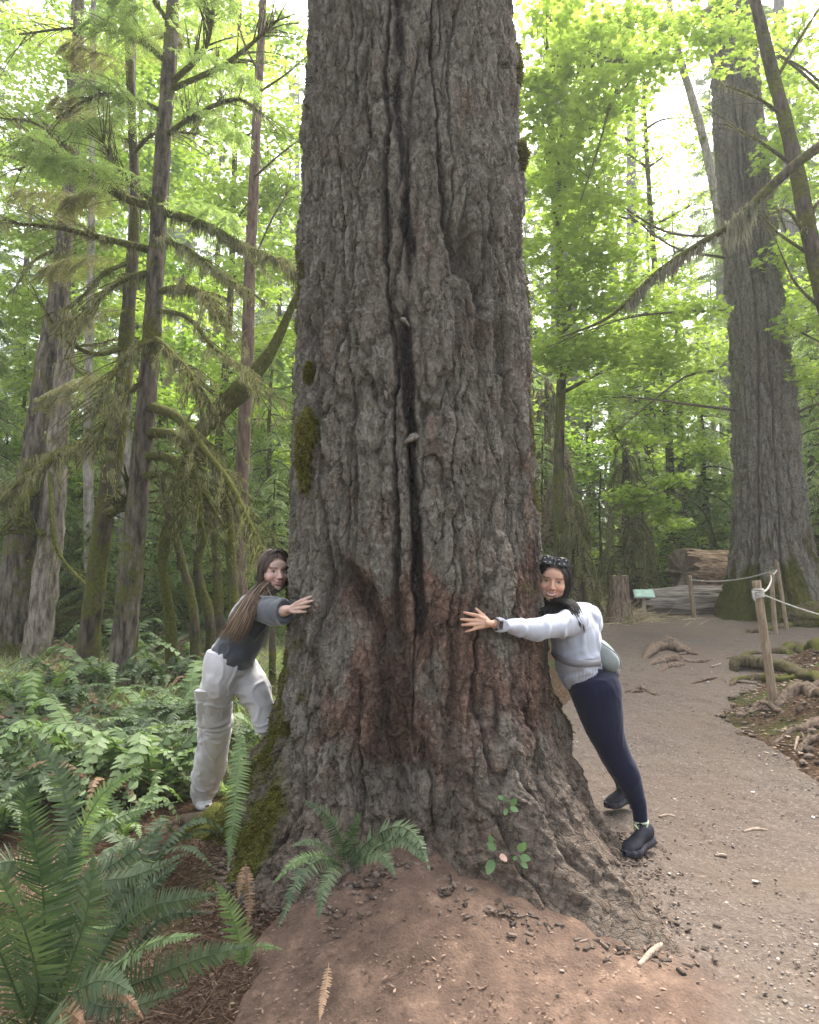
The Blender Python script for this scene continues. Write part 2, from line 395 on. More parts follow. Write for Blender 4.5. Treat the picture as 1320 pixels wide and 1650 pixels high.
col = ramp(t, n1, [(0.26, (0.085, 0.075, 0.062)), (0.42, (0.20, 0.18, 0.15)), (0.55, (0.32, 0.29, 0.245)), (0.72, (0.52, 0.48, 0.415))])
col = mixc(t, ramp(t, n3, [(0.5, (0, 0, 0)), (0.68, (0.55, 0.55, 0.55))]), col, (0.22, 0.235, 0.18))
col = mixc(t, ramp(t, n0, [(0.46, (0, 0, 0)), (0.66, (0.42, 0.42, 0.42))]), col, (0.21, 0.16, 0.125))
redc = ramp(t, n1, [(0.3, (0.09, 0.036, 0.024)), (0.52, (0.27, 0.125, 0.082)), (0.72, (0.46, 0.27, 0.19))])
rf = N(t, 'ShaderNodeMath', operation='MULTIPLY', i_1=0.6); t.links.new(a_r, rf.inputs[0])
col = mixc(t, rf.outputs[0], col, redc)
soilc = ramp(t, n1, [(0.3, (0.06, 0.040, 0.028)), (0.52, (0.16, 0.105, 0.075)), (0.72, (0.30, 0.215, 0.16))])
df = N(t, 'ShaderNodeMath', operation='MULTIPLY', i_1=0.85); t.links.new(a_d, df.inputs[0])
col = mixc(t, df.outputs[0], col, soilc)
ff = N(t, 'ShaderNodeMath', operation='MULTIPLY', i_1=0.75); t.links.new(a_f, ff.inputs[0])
col = mixc(t, ff.outputs[0], col, (0.040, 0.030, 0.025))  # fissure colour darkened: dark crevice bark with some recess shade painted in
mossc = ramp(t, n2, [(0.3, (0.035, 0.040, 0.008)), (0.5, (0.095, 0.10, 0.018)), (0.7, (0.20, 0.19, 0.04))])
col = mixc(t, a_m, col, mossc)
col = mixc(t, a_s, col, (0.022, 0.016, 0.017))
sf = N(t, 'ShaderNodeMapRange', i_3=0.93, i_4=0.42); t.links.new(a_s, sf.inputs[0]); t.links.new(sf.outputs[0], b.inputs['Roughness'])
tcn = t.nodes.new('ShaderNodeTexCoord')
def cracks(scale, sz, warp, wscale):
    nw = N(t, 'ShaderNodeTexNoise', i_Scale=wscale, i_Detail=4.0, i_Roughness=.65); t.links.new(tcn.outputs['Object'], nw.inputs['Vector'])
    vm = N(t, 'ShaderNodeVectorMath', operation='MULTIPLY_ADD'); vm.inputs[1].default_value = (warp, warp, warp); t.links.new(nw.outputs['Color'], vm.inputs[0]); t.links.new(tcn.outputs['Object'], vm.inputs[2])
    mp = t.nodes.new('ShaderNodeMapping'); mp.inputs['Scale'].default_value = (1, 1, sz); t.links.new(vm.outputs[0], mp.inputs[0])
    vo_ = N(t, 'ShaderNodeTexVoronoi', i_Scale=scale); vo_.feature = 'DISTANCE_TO_EDGE'; t.links.new(mp.outputs[0], vo_.inputs['Vector'])
    vc_ = N(t, 'ShaderNodeTexVoronoi', i_Scale=scale); t.links.new(mp.outputs[0], vc_.inputs['Vector'])
    return vo_.outputs['Distance'], vc_.outputs['Color']
k1, kc1 = cracks(15, .33, .09, 9); k2, kc2 = cracks(38, .5, .04, 22)
def mr(x, a0, a1, b0, b1):
    q_ = N(t, 'ShaderNodeMapRange', i_1=a0, i_2=a1, i_3=b0, i_4=b1); t.links.new(x, q_.inputs[0]); return q_.outputs[0]
def mth(op, x, y):
    q_ = t.nodes.new('ShaderNodeMath'); q_.operation = op
    for i_, s_ in enumerate((x, y)):
        if isinstance(s_, (int, float)): q_.inputs[i_].default_value = s_
        else: t.links.new(s_, q_.inputs[i_])
    return q_.outputs[0]
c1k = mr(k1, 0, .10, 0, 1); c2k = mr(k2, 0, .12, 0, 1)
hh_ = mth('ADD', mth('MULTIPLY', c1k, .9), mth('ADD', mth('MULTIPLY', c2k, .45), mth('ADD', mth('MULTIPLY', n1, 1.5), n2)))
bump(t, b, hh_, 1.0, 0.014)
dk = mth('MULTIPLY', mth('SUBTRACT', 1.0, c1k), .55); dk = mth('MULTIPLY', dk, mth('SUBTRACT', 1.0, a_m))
col2 = mixc(t, dk, col, (.045, .036, .030))  # cracks darkened: their own tone plus shade put into the colour
col2 = mixc(t, .16, col2, kc1, 'SOFT_LIGHT') if False else mixc(t, mth('MULTIPLY', mth('MULTIPLY', mr(kc2, 0, 1, 0, .35), mth('SUBTRACT', 1.0, mth('MAXIMUM', a_r, a_s))), mth('SUBTRACT', 1.0, a_m)), col2, (.45, .405, .335))
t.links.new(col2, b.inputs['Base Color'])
bigtree = thing('giant_fir_tree', 'enormous old fir with deeply furrowed grey bark hugged by two women', 'tree', (TX, TY, 0))
loc = np.array([TX, TY, 0])
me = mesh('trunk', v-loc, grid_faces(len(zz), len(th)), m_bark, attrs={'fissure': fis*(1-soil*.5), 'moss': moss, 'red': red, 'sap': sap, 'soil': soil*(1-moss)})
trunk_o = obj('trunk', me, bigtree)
BT_TH, BT_Z, BT_R = th, zz, RR
def trunk_pt(thv, z):
    """point on the bark and the outward normal direction"""
    i = int(np.argmin(np.abs(BT_Z-z))); j = int(np.argmin(np.abs(BT_TH-thv))); return v_tr[i, j]
v_tr = v.reshape(len(zz), len(th), 3)
PXG, PYG = px, py
def trunk_at(qx, qy):
    """front-side bark point seen at a pixel of the photograph"""
    d = (PXG-qx)**2+(PYG-qy)**2 + (np.cos(TH) < 0.05)*1e6
    k = np.unravel_index(np.argmin(d), d.shape); return v_tr[k].copy(), TH[k]
# ================================================================ foliage materials
M_LIME = leafmat('lime_leaves', (0.18, 0.25, 0.055), (0.40, 0.48, 0.13), 0.55, (1.25, 1.4, 0.75), scale=0.5)
M_GREEN = leafmat('green_leaves', (0.11, 0.17, 0.04), (0.27, 0.36, 0.08), 0.5, (1.5, 1.7, 0.7), scale=0.5)
M_CONI = leafmat('conifer_needles', (0.09, 0.125, 0.045), (0.23, 0.29, 0.11), 0.42, (1.4, 1.6, 0.8), scale=0.4)
M_CONL = leafmat('pale_conifer_needles', (0.15, 0.195, 0.085), (0.36, 0.43, 0.20), 0.45, (1.3, 1.5, 0.8), scale=0.4)
M_OLIVE = leafmat('dull_olive_sprays', (0.12, 0.12, 0.055), (0.28, 0.265, 0.13), 0.3, (1.2, 1.3, 0.8), scale=0.5)
M_DEAD = leafmat('dead_sprays', (0.16, 0.125, 0.085), (0.36, 0.30, 0.22), 0.25, (1.1, 1.05, 0.9), scale=0.6)
M_STRAND = leafmat('hanging_moss', (0.095, 0.098, 0.050), (0.28, 0.275, 0.155), 0.35, (1.2, 1.2, 0.7), scale=1.5)
M_LICHEN = leafmat('pale_lichen', (0.18, 0.18, 0.11), (0.38, 0.37, 0.26), 0.3, (1.1, 1.1, 0.9), scale=1.5)
M_FERN = leafmat('fern_green', (0.036, 0.060, 0.032), (0.115, 0.155, 0.082), 0.25, (1.3, 1.6, 0.7), scale=2.0)
M_FERNL = leafmat('fern_light_green', (0.085, 0.13, 0.055), (0.20, 0.28, 0.12), 0.3, (1.3, 1.5, 0.7), scale=2.0)
M_FERND = leafmat('fern_dry', (0.12, 0.07, 0.04), (0.32, 0.21, 0.13), 0.2, (1.1, 1, 0.8), scale=2.0)
def barkmat(name, c1, c2, moss=0.0, sc_=1.0, mc=((0.05, 0.06, 0.012), (0.14, 0.14, 0.03))):
    m, t, b = mat(name, 0.93, 0.1)
    n = noise_tex(t, 14*sc_, 6, 0.7, stretch=(1, 1, 0.22)); n2 = noise_tex(t, 30*sc_, 5, 0.7)
    col = ramp(t, n, [(0.38, c1), (0.62, c2)])
    if moss:
        n3 = noise_tex(t, 2.2, 5, 0.7)
        k = ramp(t, n3, [(0.62-0.3*moss, (0, 0, 0)), (0.72-0.3*moss, (1, 1, 1))])
        col = mixc(t, k, col, ramp(t, n2, [(0.35, mc[0]), (0.65, mc[1])]))
    t.links.new(col, b.inputs['Base Color'])
    ad = N(t, 'ShaderNodeMath', operation='ADD'); t.links.new(n, ad.inputs[0]); t.links.new(n2, ad.inputs[1])
    bump(t, b, ad.outputs[0], 0.8, 0.025/sc_); return m
B_BROWN = barkmat('brown_bark', (0.028, 0.023, 0.018), (0.21, 0.175, 0.14), 0.42)
B_MOSSY = barkmat('mossy_bark', (0.026, 0.022, 0.016), (0.13, 0.105, 0.078), 0.6)
B_MOSS = barkmat('moss_bark', (0.05, 0.05, 0.015), (0.13, 0.12, 0.035), 0.9)
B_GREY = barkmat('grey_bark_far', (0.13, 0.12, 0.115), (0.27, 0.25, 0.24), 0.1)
B_RED = barkmat('reddish_bark', (0.085, 0.055, 0.042), (0.22, 0.16, 0.13), 0.15, 1.5)
B_PALE = barkmat('pale_bark', (0.17, 0.155, 0.13), (0.42, 0.38, 0.33), 0.3, 1.5)
B_TWIG = simple('twig_bark', (0.06, 0.048, 0.035), (0.13, 0.11, 0.075), 30, 0.9, 0.1, 0)
# ================================================================ foliage shapes
def unit(a): return a/(np.linalg.norm(a, axis=-1, keepdims=True)+1e-9)
def diamonds(p, d, s, L, W, k=0.42):
    """one leaf per row: base p, along d, width along s"""
    L = np.broadcast_to(np.asarray(L, float).reshape(-1, 1), (len(p), 1)); W = np.broadcast_to(np.asarray(W, float).reshape(-1, 1), (len(p), 1))
    v = np.stack([p, p+d*L*k+s*W/2, p+d*L, p+d*L*k-s*W/2], 1).reshape(-1, 3)
    return v, np.arange(len(v)).reshape(-1, 4)
LOBE = np.array([(0, 0), (.16, .10), (.5, .02), (.30, .30), (.52, .48), (.22, .52), (.13, .66), (0, 1.0), (-.13, .66), (-.22, .52), (-.52, .48), (-.30, .30), (-.5, .02), (-.16, .10)])
def lobed(p, d, s, L):
    nrm = np.cross(d, s); L = np.asarray(L, float).reshape(-1, 1, 1)
    v = p[:, None, :]+L*(LOBE[None, :, 0:1]*s[:, None, :]*1.05+LOBE[None, :, 1:2]*d[:, None, :]-np.abs(LOBE[None, :, 0:1])*0.25*nrm[:, None, :])
    n = len(LOBE); return v.reshape(-1, 3), np.arange(len(p)*n).reshape(-1, n)
def rand_dirs(n, up=0.0, r=None):
    r = r or rng
    a = r.uniform(0, 2*np.pi, n); z = r.normal(up, 0.35, n)
    return unit(np.stack([np.cos(a), np.sin(a), z], 1))
def clump_leaves(c, rad, n, size, flat=0.38, lob=False, layers=4):
    q = rng.normal(0, 0.5, (n, 3)); q /= np.maximum(1, np.linalg.norm(q, axis=1, keepdims=True))
    lay = np.round(q[:, 2]*layers)/layers + rng.normal(0, 0.05, n)
    q[:, 2] = lay*flat - 0.22*(q[:, 0]**2+q[:, 1]**2)
    sub = fbm(q[:, 0]*3+c[0]*7, q[:, 1]*3+c[1]*7, q[:, 2]*6+c[2]*3, 2)
    q = q[sub > -0.22]; p = np.asarray(c)+q*rad; n = len(p)
    nr = unit(np.stack([rng.normal(0, .38, n), rng.normal(0, .38, n), np.ones(n)], 1))
    d = unit(np.cross(nr, rand_dirs(n))); s = np.cross(nr, d); d = unit(d+np.array([0, 0, -.25]))
    L = size*rng.uniform(.7, 1.25, n)
    return lobed(p, d, s, L) if lob else diamonds(p, d, s, L, L*0.85, 0.5)
def spray(mb, pts, width, twigs=14, leaf=0.07, lw=0.022, droop=0.35, seed=None, sidek=1.0, planes=(1, -1)):
    """flat drooping conifer spray along a path"""
    pts = smooth_path(pts, twigs+2)[1:]
    t = unit(np.gradient(pts, axis=0)); side = unit(np.cross(t, [0, 0, 1.0]))
    P0, D0, S0, L0, W0 = [], [], [], [], []
    m = len(pts); s = np.linspace(0, 1, m)
    w = width*(0.35+0.65*np.sin(np.pi*np.clip(s*0.85+0.12, 0, 1)))*(1-0.6*s**3)
    for sg in planes:
        ln = w*rng.uniform(.65, 1.15, m)
        d = unit(side*sg*sidek + t*rng.uniform(.5, .9, (m, 1)) + np.array([0, 0, -1.0])*rng.uniform(0.3*droop, 1.4*droop, (m, 1)))
        P0.append(pts); D0.append(d); S0.append(unit(np.cross(d, [0, 0, 1.0]))); L0.append(ln); W0.append(np.full(m, 0.010))
        nl = np.maximum(3, (ln/(leaf*0.42)).astype(int)); K = int(nl.max())
        for k in range(K):
            ok = k < nl
            f = ((k+0.6)/nl)[:, None]
            b = pts+d*ln[:, None]*f + np.array([0, 0, -1.0])*(f**2)*ln[:, None]*droop*0.5
            sd = unit(np.cross(d, [0, 0, 1.0]))
            for g in (1, -1):
                dd = unit(d*0.75+sd*g*0.8+rng.normal(0, .12, (m, 3))+np.array([0, 0, -.25]))
                P0.append(b[ok]); D0.append(dd[ok]); S0.append(unit(np.cross(dd, np.array([0.1, .05, 1.0])))[ok])
                L0.append((leaf*rng.uniform(.7, 1.3, m)*(1.1-0.5*f[:, 0]))[ok]); W0.append(np.full(ok.sum(), lw))
    v, f = diamonds(np.concatenate(P0), np.concatenate(D0), np.concatenate(S0), np.concatenate(L0), np.concatenate(W0))
    mb.add(v, f)
def strands(mb, pts, n, lmin, lmax, w=0.012, spread=0.03, clump=2.0, bias=None):
    """moss hanging from a branch"""
    pts = smooth_path(pts, 60); nc = max(4, n//11)
    uc = rng.uniform(0, 1, nc)**.9; ic = (uc*59).astype(int); kk = 0.5+0.5*vn(uc*9*clump+pts[0, 0]*13, uc*0+3, s=5)
    Lc = lmin+(lmax-lmin)*kk*rng.uniform(.05, 1, nc)**1.3; j = rng.integers(0, nc, n); wc = rng.uniform(.3, 1.3, nc)*spread
    p0 = pts[ic][j]; off = rng.normal(0, 1, (n, 3))*wc[j][:, None]*[1, 1, .45]; p = p0+off; L = Lc[j]*rng.uniform(.35, 1.05, n)
    a = rng.uniform(0, np.pi, n); s = np.stack([np.cos(a), np.sin(a), 0*a], 1)
    d1 = unit(np.stack([rng.normal(0, .12, n), rng.normal(0, .12, n), -np.ones(n)], 1)-off*[1, 1, 0]/(L[:, None]+.03)*.55); d2 = unit(d1+rng.normal(0, .12, (n, 3)))
    W = w*rng.uniform(.6, 1.6, n)[:, None]; L = L[:, None]
    v = np.stack([p-s*W/2, p+s*W/2, p+d1*L*.5+s*W*.4, p+d1*L*.5-s*W*.4, p+d1*L*.5+d2*L*.5], 1).reshape(-1, 3)
    b = np.arange(n)[:, None]*5
    mb.add(v, [b+np.array([[0, 1, 2, 3]]), b+np.array([[3, 2, 4]])])
def fuzz(mb, pts, rad, n, L=0.03, w=0.006):
    """short moss tufts standing off a branch"""
    pts = smooth_path(pts, 60); u = rng.uniform(0, 1, n); i = (u*59).astype(int)
    rr = np.interp(u, np.linspace(0, 1, len(rad)), rad)[:, None]
    d = unit(rng.normal(0, 1, (n, 3))); p = pts[i]+d*rr*.9
    d2 = unit(d+[0, 0, -.5]+rng.normal(0, .3, (n, 3))); s = unit(np.cross(d2, rng.normal(0, 1, (n, 3))))
    v, f = diamonds(p, d2, s, L*rng.uniform(.5, 1.5, n), np.full(n, w)); mb.add(v, f)
# ================================================================ a conifer of one kind, to be copied
def conifer_meshes(H, zb, Rb, r0, seed, bark, leafm, droop=0.35, nb=70, leaf=0.13, lw=0.035, spread=1.0, tw=13, dead=0.0):
    global rng
    keep, rng_ = rng, np.random.default_rng(seed)
    rng = rng_
    tr = MB(); zz_ = np.linspace(-0.4, H, 26)
    cxy = np.cumsum(rng.normal(0, .02, (26, 2)), 0); pts = np.column_stack([cxy, zz_]); pts[:, :2] -= pts[2, :2]
    rad = r0*(1-np.clip(zz_/H, 0, 1))**0.8+0.015; rad[:2] *= 1.35; rad[2] *= 1.15
    v, f = tube(pts, rad, 12, noise=0.10, nf=2, seed=seed); tr.add(v, f)
    cr = MB()
    for k in range(nb):
        f_ = (k+rng.uniform(0, 1))/nb; z = zb+(H*0.985-zb)*f_**0.9; az = k*2.399+rng.normal(0, .3)
        L = Rb*(1-((z-zb)/(H-zb)))**0.75*rng.uniform(.55, 1.15)+0.25
        c0 = np.array([np.interp(z, zz_, pts[:, 0]), np.interp(z, zz_, pts[:, 1]), z]); d = np.array([math.cos(az), math.sin(az), 0])
        up = rng.uniform(-.05, .25); b = np.array([c0+d*L*s+np.array([0, 0, L*(up*s-droop*s*s)]) for s in (0, .33, .66, 1)])
        v, f = tube(b, [0.012+0.012*L, 0.004], 4, n=6); tr.add(v, f)
        if rng.uniform() < dead: continue
        spray(cr, b, L*0.34*spread+.1, max(6, int(tw*L/2.2)), leaf, lw, droop)
        for q in range(int(2+L*1.4)):
            s = rng.uniform(.25, .9); p0 = b[0]+(b[-1]-b[0])*s+np.array([0, 0, .1*L*s*(1-s)])
            sg = rng.choice((-1, 1)); sd = np.cross(d, [0, 0, 1])*sg; ll = L*(1-s*.6)*rng.uniform(.35, .6)
            bb = np.array([p0, p0+(sd*.7+d*.6)*ll*.5, p0+(sd*.7+d*.6)*ll+np.array([0, 0, -ll*droop*1.1])])
            spray(cr, bb, ll*.38, max(4, int(tw*ll/1.6)), leaf, lw, droop)
    a, b = tr.mesh('trunk', bark), cr.mesh('crown', leafm, False)
    rng = keep
    return a, b
def plant_tree(name, label, cat, trunk_me, crown_me, loc, rotz, s, group):
    t = thing(name, label, cat, loc, group, rotz); t.scale = (s, s, s)
    obj('trunk', trunk_me, t); obj('crown', crown_me, t); return t
def ground_at(px, y):
    p = P(px, 900, y); return np.array([p[0], y, float(gz(p[0], y))])
CON = [conifer_meshes(24, 2.0, 3.2, .30, 101, B_GREY, M_CONI, .35, 90, .17, .045),
       conifer_meshes(20, 1.0, 2.9, .22, 102, B_BROWN, M_CONI, .45, 90, .16, .045),
       conifer_meshes(17, 0.8, 2.6, .17, 103, B_MOSSY, M_CONL, .5, 80, .15, .042),
       conifer_meshes(6.5, 0.25, 1.7, .07, 104, B_MOSSY, M_CONL, .55, 46, .11, .030),
       conifer_meshes(4.5, 0.1, 1.5, .05, 105, B_MOSSY, M_CONI, .5, 36, .10, .028),
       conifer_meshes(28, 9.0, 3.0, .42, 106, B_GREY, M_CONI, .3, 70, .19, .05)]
KW = {0: 'tall dark conifer', 1: 'tall brown stemmed conifer', 2: 'pale green hemlock', 5: 'high crowned grey conifer', 3: 'young pale hemlock', 4: 'small dark young hemlock'}
def where(px):
    for lim, w_ in [(-90, 'beyond the left edge'), (0, 'at the extreme left edge'), (60, 'behind the leaning snag'), (130, 'just right of the leaning snag'), (200, 'beside the darkest left trunk'), (260, 'between the two dark left trunks'), (330, 'behind the mossy stems'), (400, 'behind the thin reddish trunk'), (490, 'close left of the giant trunk'), (670, 'behind the giant trunk left of centre'), (850, 'behind the giant trunk right of centre'), (880, 'close right of the giant trunk'), (960, 'above the right woman'), (1030, 'above the upright stump'), (1090, 'above the information sign'), (1165, 'above the fallen logs'), (1260, 'behind the second big trunk')]:
        if px <= lim: return w_
    return 'at the far right edge' if px < 1420 else 'beyond the right edge'
def rank(k, px, lst):
    same = sorted([(q[1], i) for i, q in enumerate(lst) if where(q[0]) == where(px)]); j = [i for _, i in same].index(k); n = len(same)
    return 'only one there' if n == 1 else ['nearest there', 'second nearest there', 'third back', 'fourth back', 'fifth back', 'sixth back', 'seventh back', 'farthest back'][min(j, 7)]
# far conifers: px, depth, kind, scale
far = [(-60, 24, 0, 1), (20, 30, 1, 1.1), (90, 22, 2, 1), (150, 34, 0, 1.1), (215, 27, 1, 1), (290, 36, 5, 1), (330, 23, 2, 1), (395, 30, 1, 1), (450, 25, 2, .9), (470, 38, 0, 1.2),
       (850, 29, 2, .9), (905, 33, 5, 1.0), (955, 24, 2, .85), (1000, 36, 5, 1.0), (1060, 26, 2, .9), (1110, 32, 2, 1.05), (1180, 38, 5, 1.1),
       (1235, 26, 5, 1), (1290, 22, 1, .95), (1330, 30, 0, 1), (1400, 24, 1, 1), (60, 42, 0, 1.2), (260, 45, 5, 1.2), (430, 46, 0, 1.2), (900, 46, 0, .95), (1040, 48, 1, .9), (1160, 45, 1, 1), (1300, 44, 0, 1.2), (530, 26, 1, .9), (585, 22, 2, .9), (640, 30, 0, 1), (690, 24, 1, .9), (740, 34, 0, 1.1), (790, 23, 2, .9), (560, 38, 0, 1.1), (830, 30, 1, 1), (-120, 20, 1, 1), (-220, 27, 0, 1.1), (-330, 24, 2, 1), (1470, 20, 1, 1), (1560, 27, 0, 1.1), (1660, 22, 2, 1), (-160, 36, 0, 1.2), (1520, 36, 0, 1.2)]
for k, (qx, qy, kind, s) in enumerate(far):
    g = ground_at(qx, qy)
    lab = f'{KW[kind]} {where(qx)}, {rank(k, qx, far)}'
    grp = 'far conifers'
    plant_tree('conifer_tree', lab, 'tree', *CON[kind], tuple(g-[0, 0, .15]), k*1.7, s, grp)
young = [(15, 16, 3, 1), (110, 18, 4, 1.2), (165, 13, 4, .8), (250, 15.5, 3, .9), (310, 13.5, 4, .8), (350, 19, 3, 1.1), (440, 13, 3, .85), (470, 17, 3, 1.05), (35, 11.5, 4, .55), (95, 12.5, 3, .45), (160, 11, 4, .5), (225, 12, 3, .5), (285, 11.5, 4, .5), (340, 12.5, 3, .5), (390, 11, 4, .55), (445, 11.5, 3, .45), (120, 15, 3, .7), (255, 14, 3, .65), (375, 15, 3, .8), (-10, 14, 3, .7), (885, 15, 3, .6), (1030, 17.5, 3, .6), (965, 16, 4, .7), (1085, 17, 3, .55), (540, 15, 3, .9), (600, 18, 3, 1.1), (660, 14, 4, 1), (720, 19, 3, 1.2), (780, 15, 4, 1), (830, 20, 3, 1.1), (640, 22, 3, 1.3), (-110, 13, 3, 1), (-180, 17, 3, 1.2), (1430, 15, 3, 1), (1540, 18, 3, 1.2), (1620, 14, 4, 1), (60, 12.5, 4, .8), (-40, 13, 3, 1), (410, 21, 3, 1.2), (200, 20, 3, 1.2), (130, 25, 3, 1.3), (290, 26, 3, 1.3),
         (905, 20, 4, 1.0), (940, 25, 3, 1.1), (1070, 20, 3, 1.0), (1095, 22, 4, 1), (1130, 18, 3, .95), (1150, 21, 3, 1.3), (1310, 16.5, 3, 1.2), (1345, 14, 3, 1.1), (1000, 27, 3, 1.4), (1210, 25, 3, 1.4), (1060, 30, 3, 1.5), (900, 28, 3, 1.4), (490, 22, 3, 1.2), (870, 17, 3, .9)]
for k, (qx, qy, kind, s) in enumerate(young):
    g = ground_at(qx, qy)
    plant_tree('young_hemlock', f'{KW[kind]} {where(qx)}, {rank(k, qx, young)}', 'tree', *CON[kind], tuple(g-[0, 0, .05]), k*2.3+1, s, 'young hemlocks of the understory')
# ================================================================ broadleaf trees, each with its own limbs
def maple(name, label, base, path, r, clumps, depthfun=None, leafm=None, bark=None, size=0.11, lob=False, n=650, group=None, r1=0.03):
    """path: trunk points (world); clumps: (px, py, depth, radius)"""
    t = thing(name, label, 'tree', tuple(base), group); L0 = np.array(base)
    tr = MB(); cr = MB(); path = np.array(path)
    v, f = tube(path-L0, np.linspace(r, r1, 8), 10, n=24, noise=.12, nf=3, seed=int(r*1000)); tr.add(v, f)
    sp = smooth_path(path, 40)
    for c in clumps:
        cp = P(*c[:3]); rad = c[3]
        below = sp[:, 2] < cp[2]-0.15*np.linalg.norm(sp-cp, axis=1); dd = np.linalg.norm(sp-cp, axis=1)+np.where(below, 0, 3)
        j = int(np.argmin(dd)); a = sp[j]
        mid = (a+cp)/2+np.array([rng.normal(0, .12), rng.normal(0, .12), 0.12*np.linalg.norm(a-cp)])
        v, f = tube(np.array([a, mid, cp])-L0, [max(.012, r*.35), .006], 5, n=12); tr.add(v, f)
        for q in range(6):
            e = cp+rng.normal(0, .45, 3)*[rad, rad, rad*.3]
            m2 = (mid+e)/2+rng.normal(0, .08, 3)
            v, f = tube(np.array([mid*.5+cp*.5, m2, e])-L0, [.008, .003], 4, n=6); tr.add(v, f)
        nn = int(n*rad*rad*(c[4] if len(c) > 4 else 1)*1.6)
        v, f = clump_leaves(cp-L0, rad, nn, size, lob=lob); cr.add(v, f)
    tr.build('trunk', bark or B_MOSSY, t); cr.build('crown', leafm or M_LIME, t, False)
    return t
def gpath(pl): return [P(*q) for q in pl]
def on_ground(px, y, dz=-.1): return ground_at(px, y)+np.array([0, 0, dz])
# left side
a = on_ground(330, 14)
maple('maple_tree', 'lime green maple behind the mossy trees left of the giant trunk', a, [a]+gpath([(345, 800, 14), (370, 500, 14), (380, 200, 14.3), (390, -60, 14.5)]), .11,
      [(300, 60, 14, 1.2), (380, 110, 13.5, 1.2), (350, 200, 13.6, 1.1), (400, 320, 13.7, 1.2), (455, 300, 13.7, 1.0), (330, 330, 14.2, 1.0), (440, 420, 13.5, 1.1), (375, 450, 14.2, 1.0), (460, 210, 14.4, 1.0), (420, 560, 13.6, 1.0), (330, 610, 14, 1.1), (470, 540, 14.2, .9), (400, 660, 14.2, .9), (300, 480, 14.5, 1.0), (330, -20, 14, 1.2), (350, 730, 14.5, .8), (430, 730, 14.6, .7)])
a = on_ground(60, 15)
maple('maple_tree', 'lime green maple at the left edge of the forest', a, [a]+gpath([(80, 800, 15), (100, 500, 15), (110, 200, 15.2), (120, -60, 15.5)]), .12,
      [(20, 60, 15, 1.3), (110, 90, 14.5, 1.2), (60, 190, 14.6, 1.3), (170, 220, 15.1, 1.1), (120, 310, 14.7, 1.2), (60, 380, 14.7, 1.2), (160, 400, 15, 1.1), (20, 470, 14.4, 1.2), (80, 520, 15.1, 1.2), (190, 500, 15.2, 1.0), (140, 590, 15.2, 1.1), (20, 600, 15, 1.1), (200, 90, 15, 1.2), (210, 640, 15.3, 1.0), (-60, 250, 15, 1.3), (90, 680, 15.3, 1.0), (170, 720, 15.5, .9)])
a = on_ground(215, 18)
maple('maple_tree', 'green broadleaf tree far back between the dark left trunks', a, [a]+gpath([(215, 700, 18), (225, 300, 18.5), (230, -100, 19)]), .13,
      [(180, 20, 18, 1.6), (250, 120, 18, 1.6), (210, 300, 18, 1.5), (270, 260, 18.2, 1.5), (240, 420, 18, 1.5), (300, 560, 18, 1.4), (190, 440, 18, 1.3), (260, 620, 18.5, 1.3), (110, 240, 18.2, 1.6), (420, 60, 18, 1.3), (480, 640, 18, 1.3), (330, 760, 19, 1.3), (200, 790, 19, 1.3), (90, 780, 19, 1.3)], leafm=M_GREEN, size=.14)
# right side
a = on_ground(905, 13)
maple('maple_tree', 'tall lime green maple right behind the giant trunk', a, [a]+gpath([(900, 800, 13), (905, 550, 13), (895, 300, 12.6), (880, 60, 12), (870, -100, 12)]), .12,
      [(880, 20, 8.8, .5), (955, 50, 9.5, .5), (1010, 25, 10, .55), (900, 100, 9.4, .5), (965, 140, 10.2, .55), (870, 190, 10, .7), (1040, 105, 10.5, .5), (915, 10, 11, .6), (985, 90, 11, .55), (1045, 40, 11.5, .55), (935, 190, 10.8, .6), (872, 140, 9.8, .5), (925, 75, 12, .7), (1000, 160, 12, .6), (910, 260, 11, .9), (960, 330, 11, .8), (905, 400, 11.5, .9), (985, 410, 11.5, .8), (930, 480, 12, .9), (1010, 480, 12, .8), (890, 560, 12, .9), (960, 560, 12, .9), (1040, 560, 12.5, .8), (1100, 500, 12.5, .8), (890, 300, 12, .9), (1090, 590, 12.8, .8)], lob=True, size=.115, n=760)
a = on_ground(1075, 17)
maple('maple_tree', 'green maple behind the clearing left of the second big trunk', a, [a]+gpath([(1080, 750, 17), (1060, 500, 17), (1040, 200, 17), (1030, -100, 17)]), .12,
      [(1040, 590, 16, 1.2), (1110, 640, 16, 1.1), (980, 630, 16.5, 1.1), (1060, 690, 16, 1.0), (1130, 560, 17, 1.2), (1000, 540, 17, 1.2), (920, 640, 17, 1.0), (1140, 720, 17, .9), (1080, 440, 17, .8), (1000, 240, 17, 1.0, .6), (950, 200, 17, 1.2), (930, 350, 17.5, 1.1), (1090, 60, 16, 1.2, .6), (1000, 100, 16, 1.2), (1070, 250, 17, 1.0, .35), (1110, 330, 17, .9, .35), (1050, 360, 17, .9, .35), (1130, 190, 17, .9, .35), (1040, 310, 17, .8, .3)], leafm=M_LIME, size=.11, n=640)
a = on_ground(1430, 12)
maple('maple_tree', 'maple leaning in from the right edge with leaves around the second trunk', a, [a]+gpath([(1430, 700, 12), (1420, 300, 12), (1400, 0, 12)]), .12,
      [(1280, 60, 12, .9, .7), (1310, 180, 12, .9, .7), (1260, 250, 12.5, .7), (1310, 300, 12, .7), (1290, 400, 12.5, .8), (1320, 500, 12, .8), (1270, 480, 13.5, .7), (1300, 600, 13, .8), (1250, 130, 13.4, .7), (1130, 40, 10, .7), (1190, 60, 10, .6, .7), (1360, 400, 12, 1)], lob=True, size=.11, n=700)
a = on_ground(1165, 16.5)
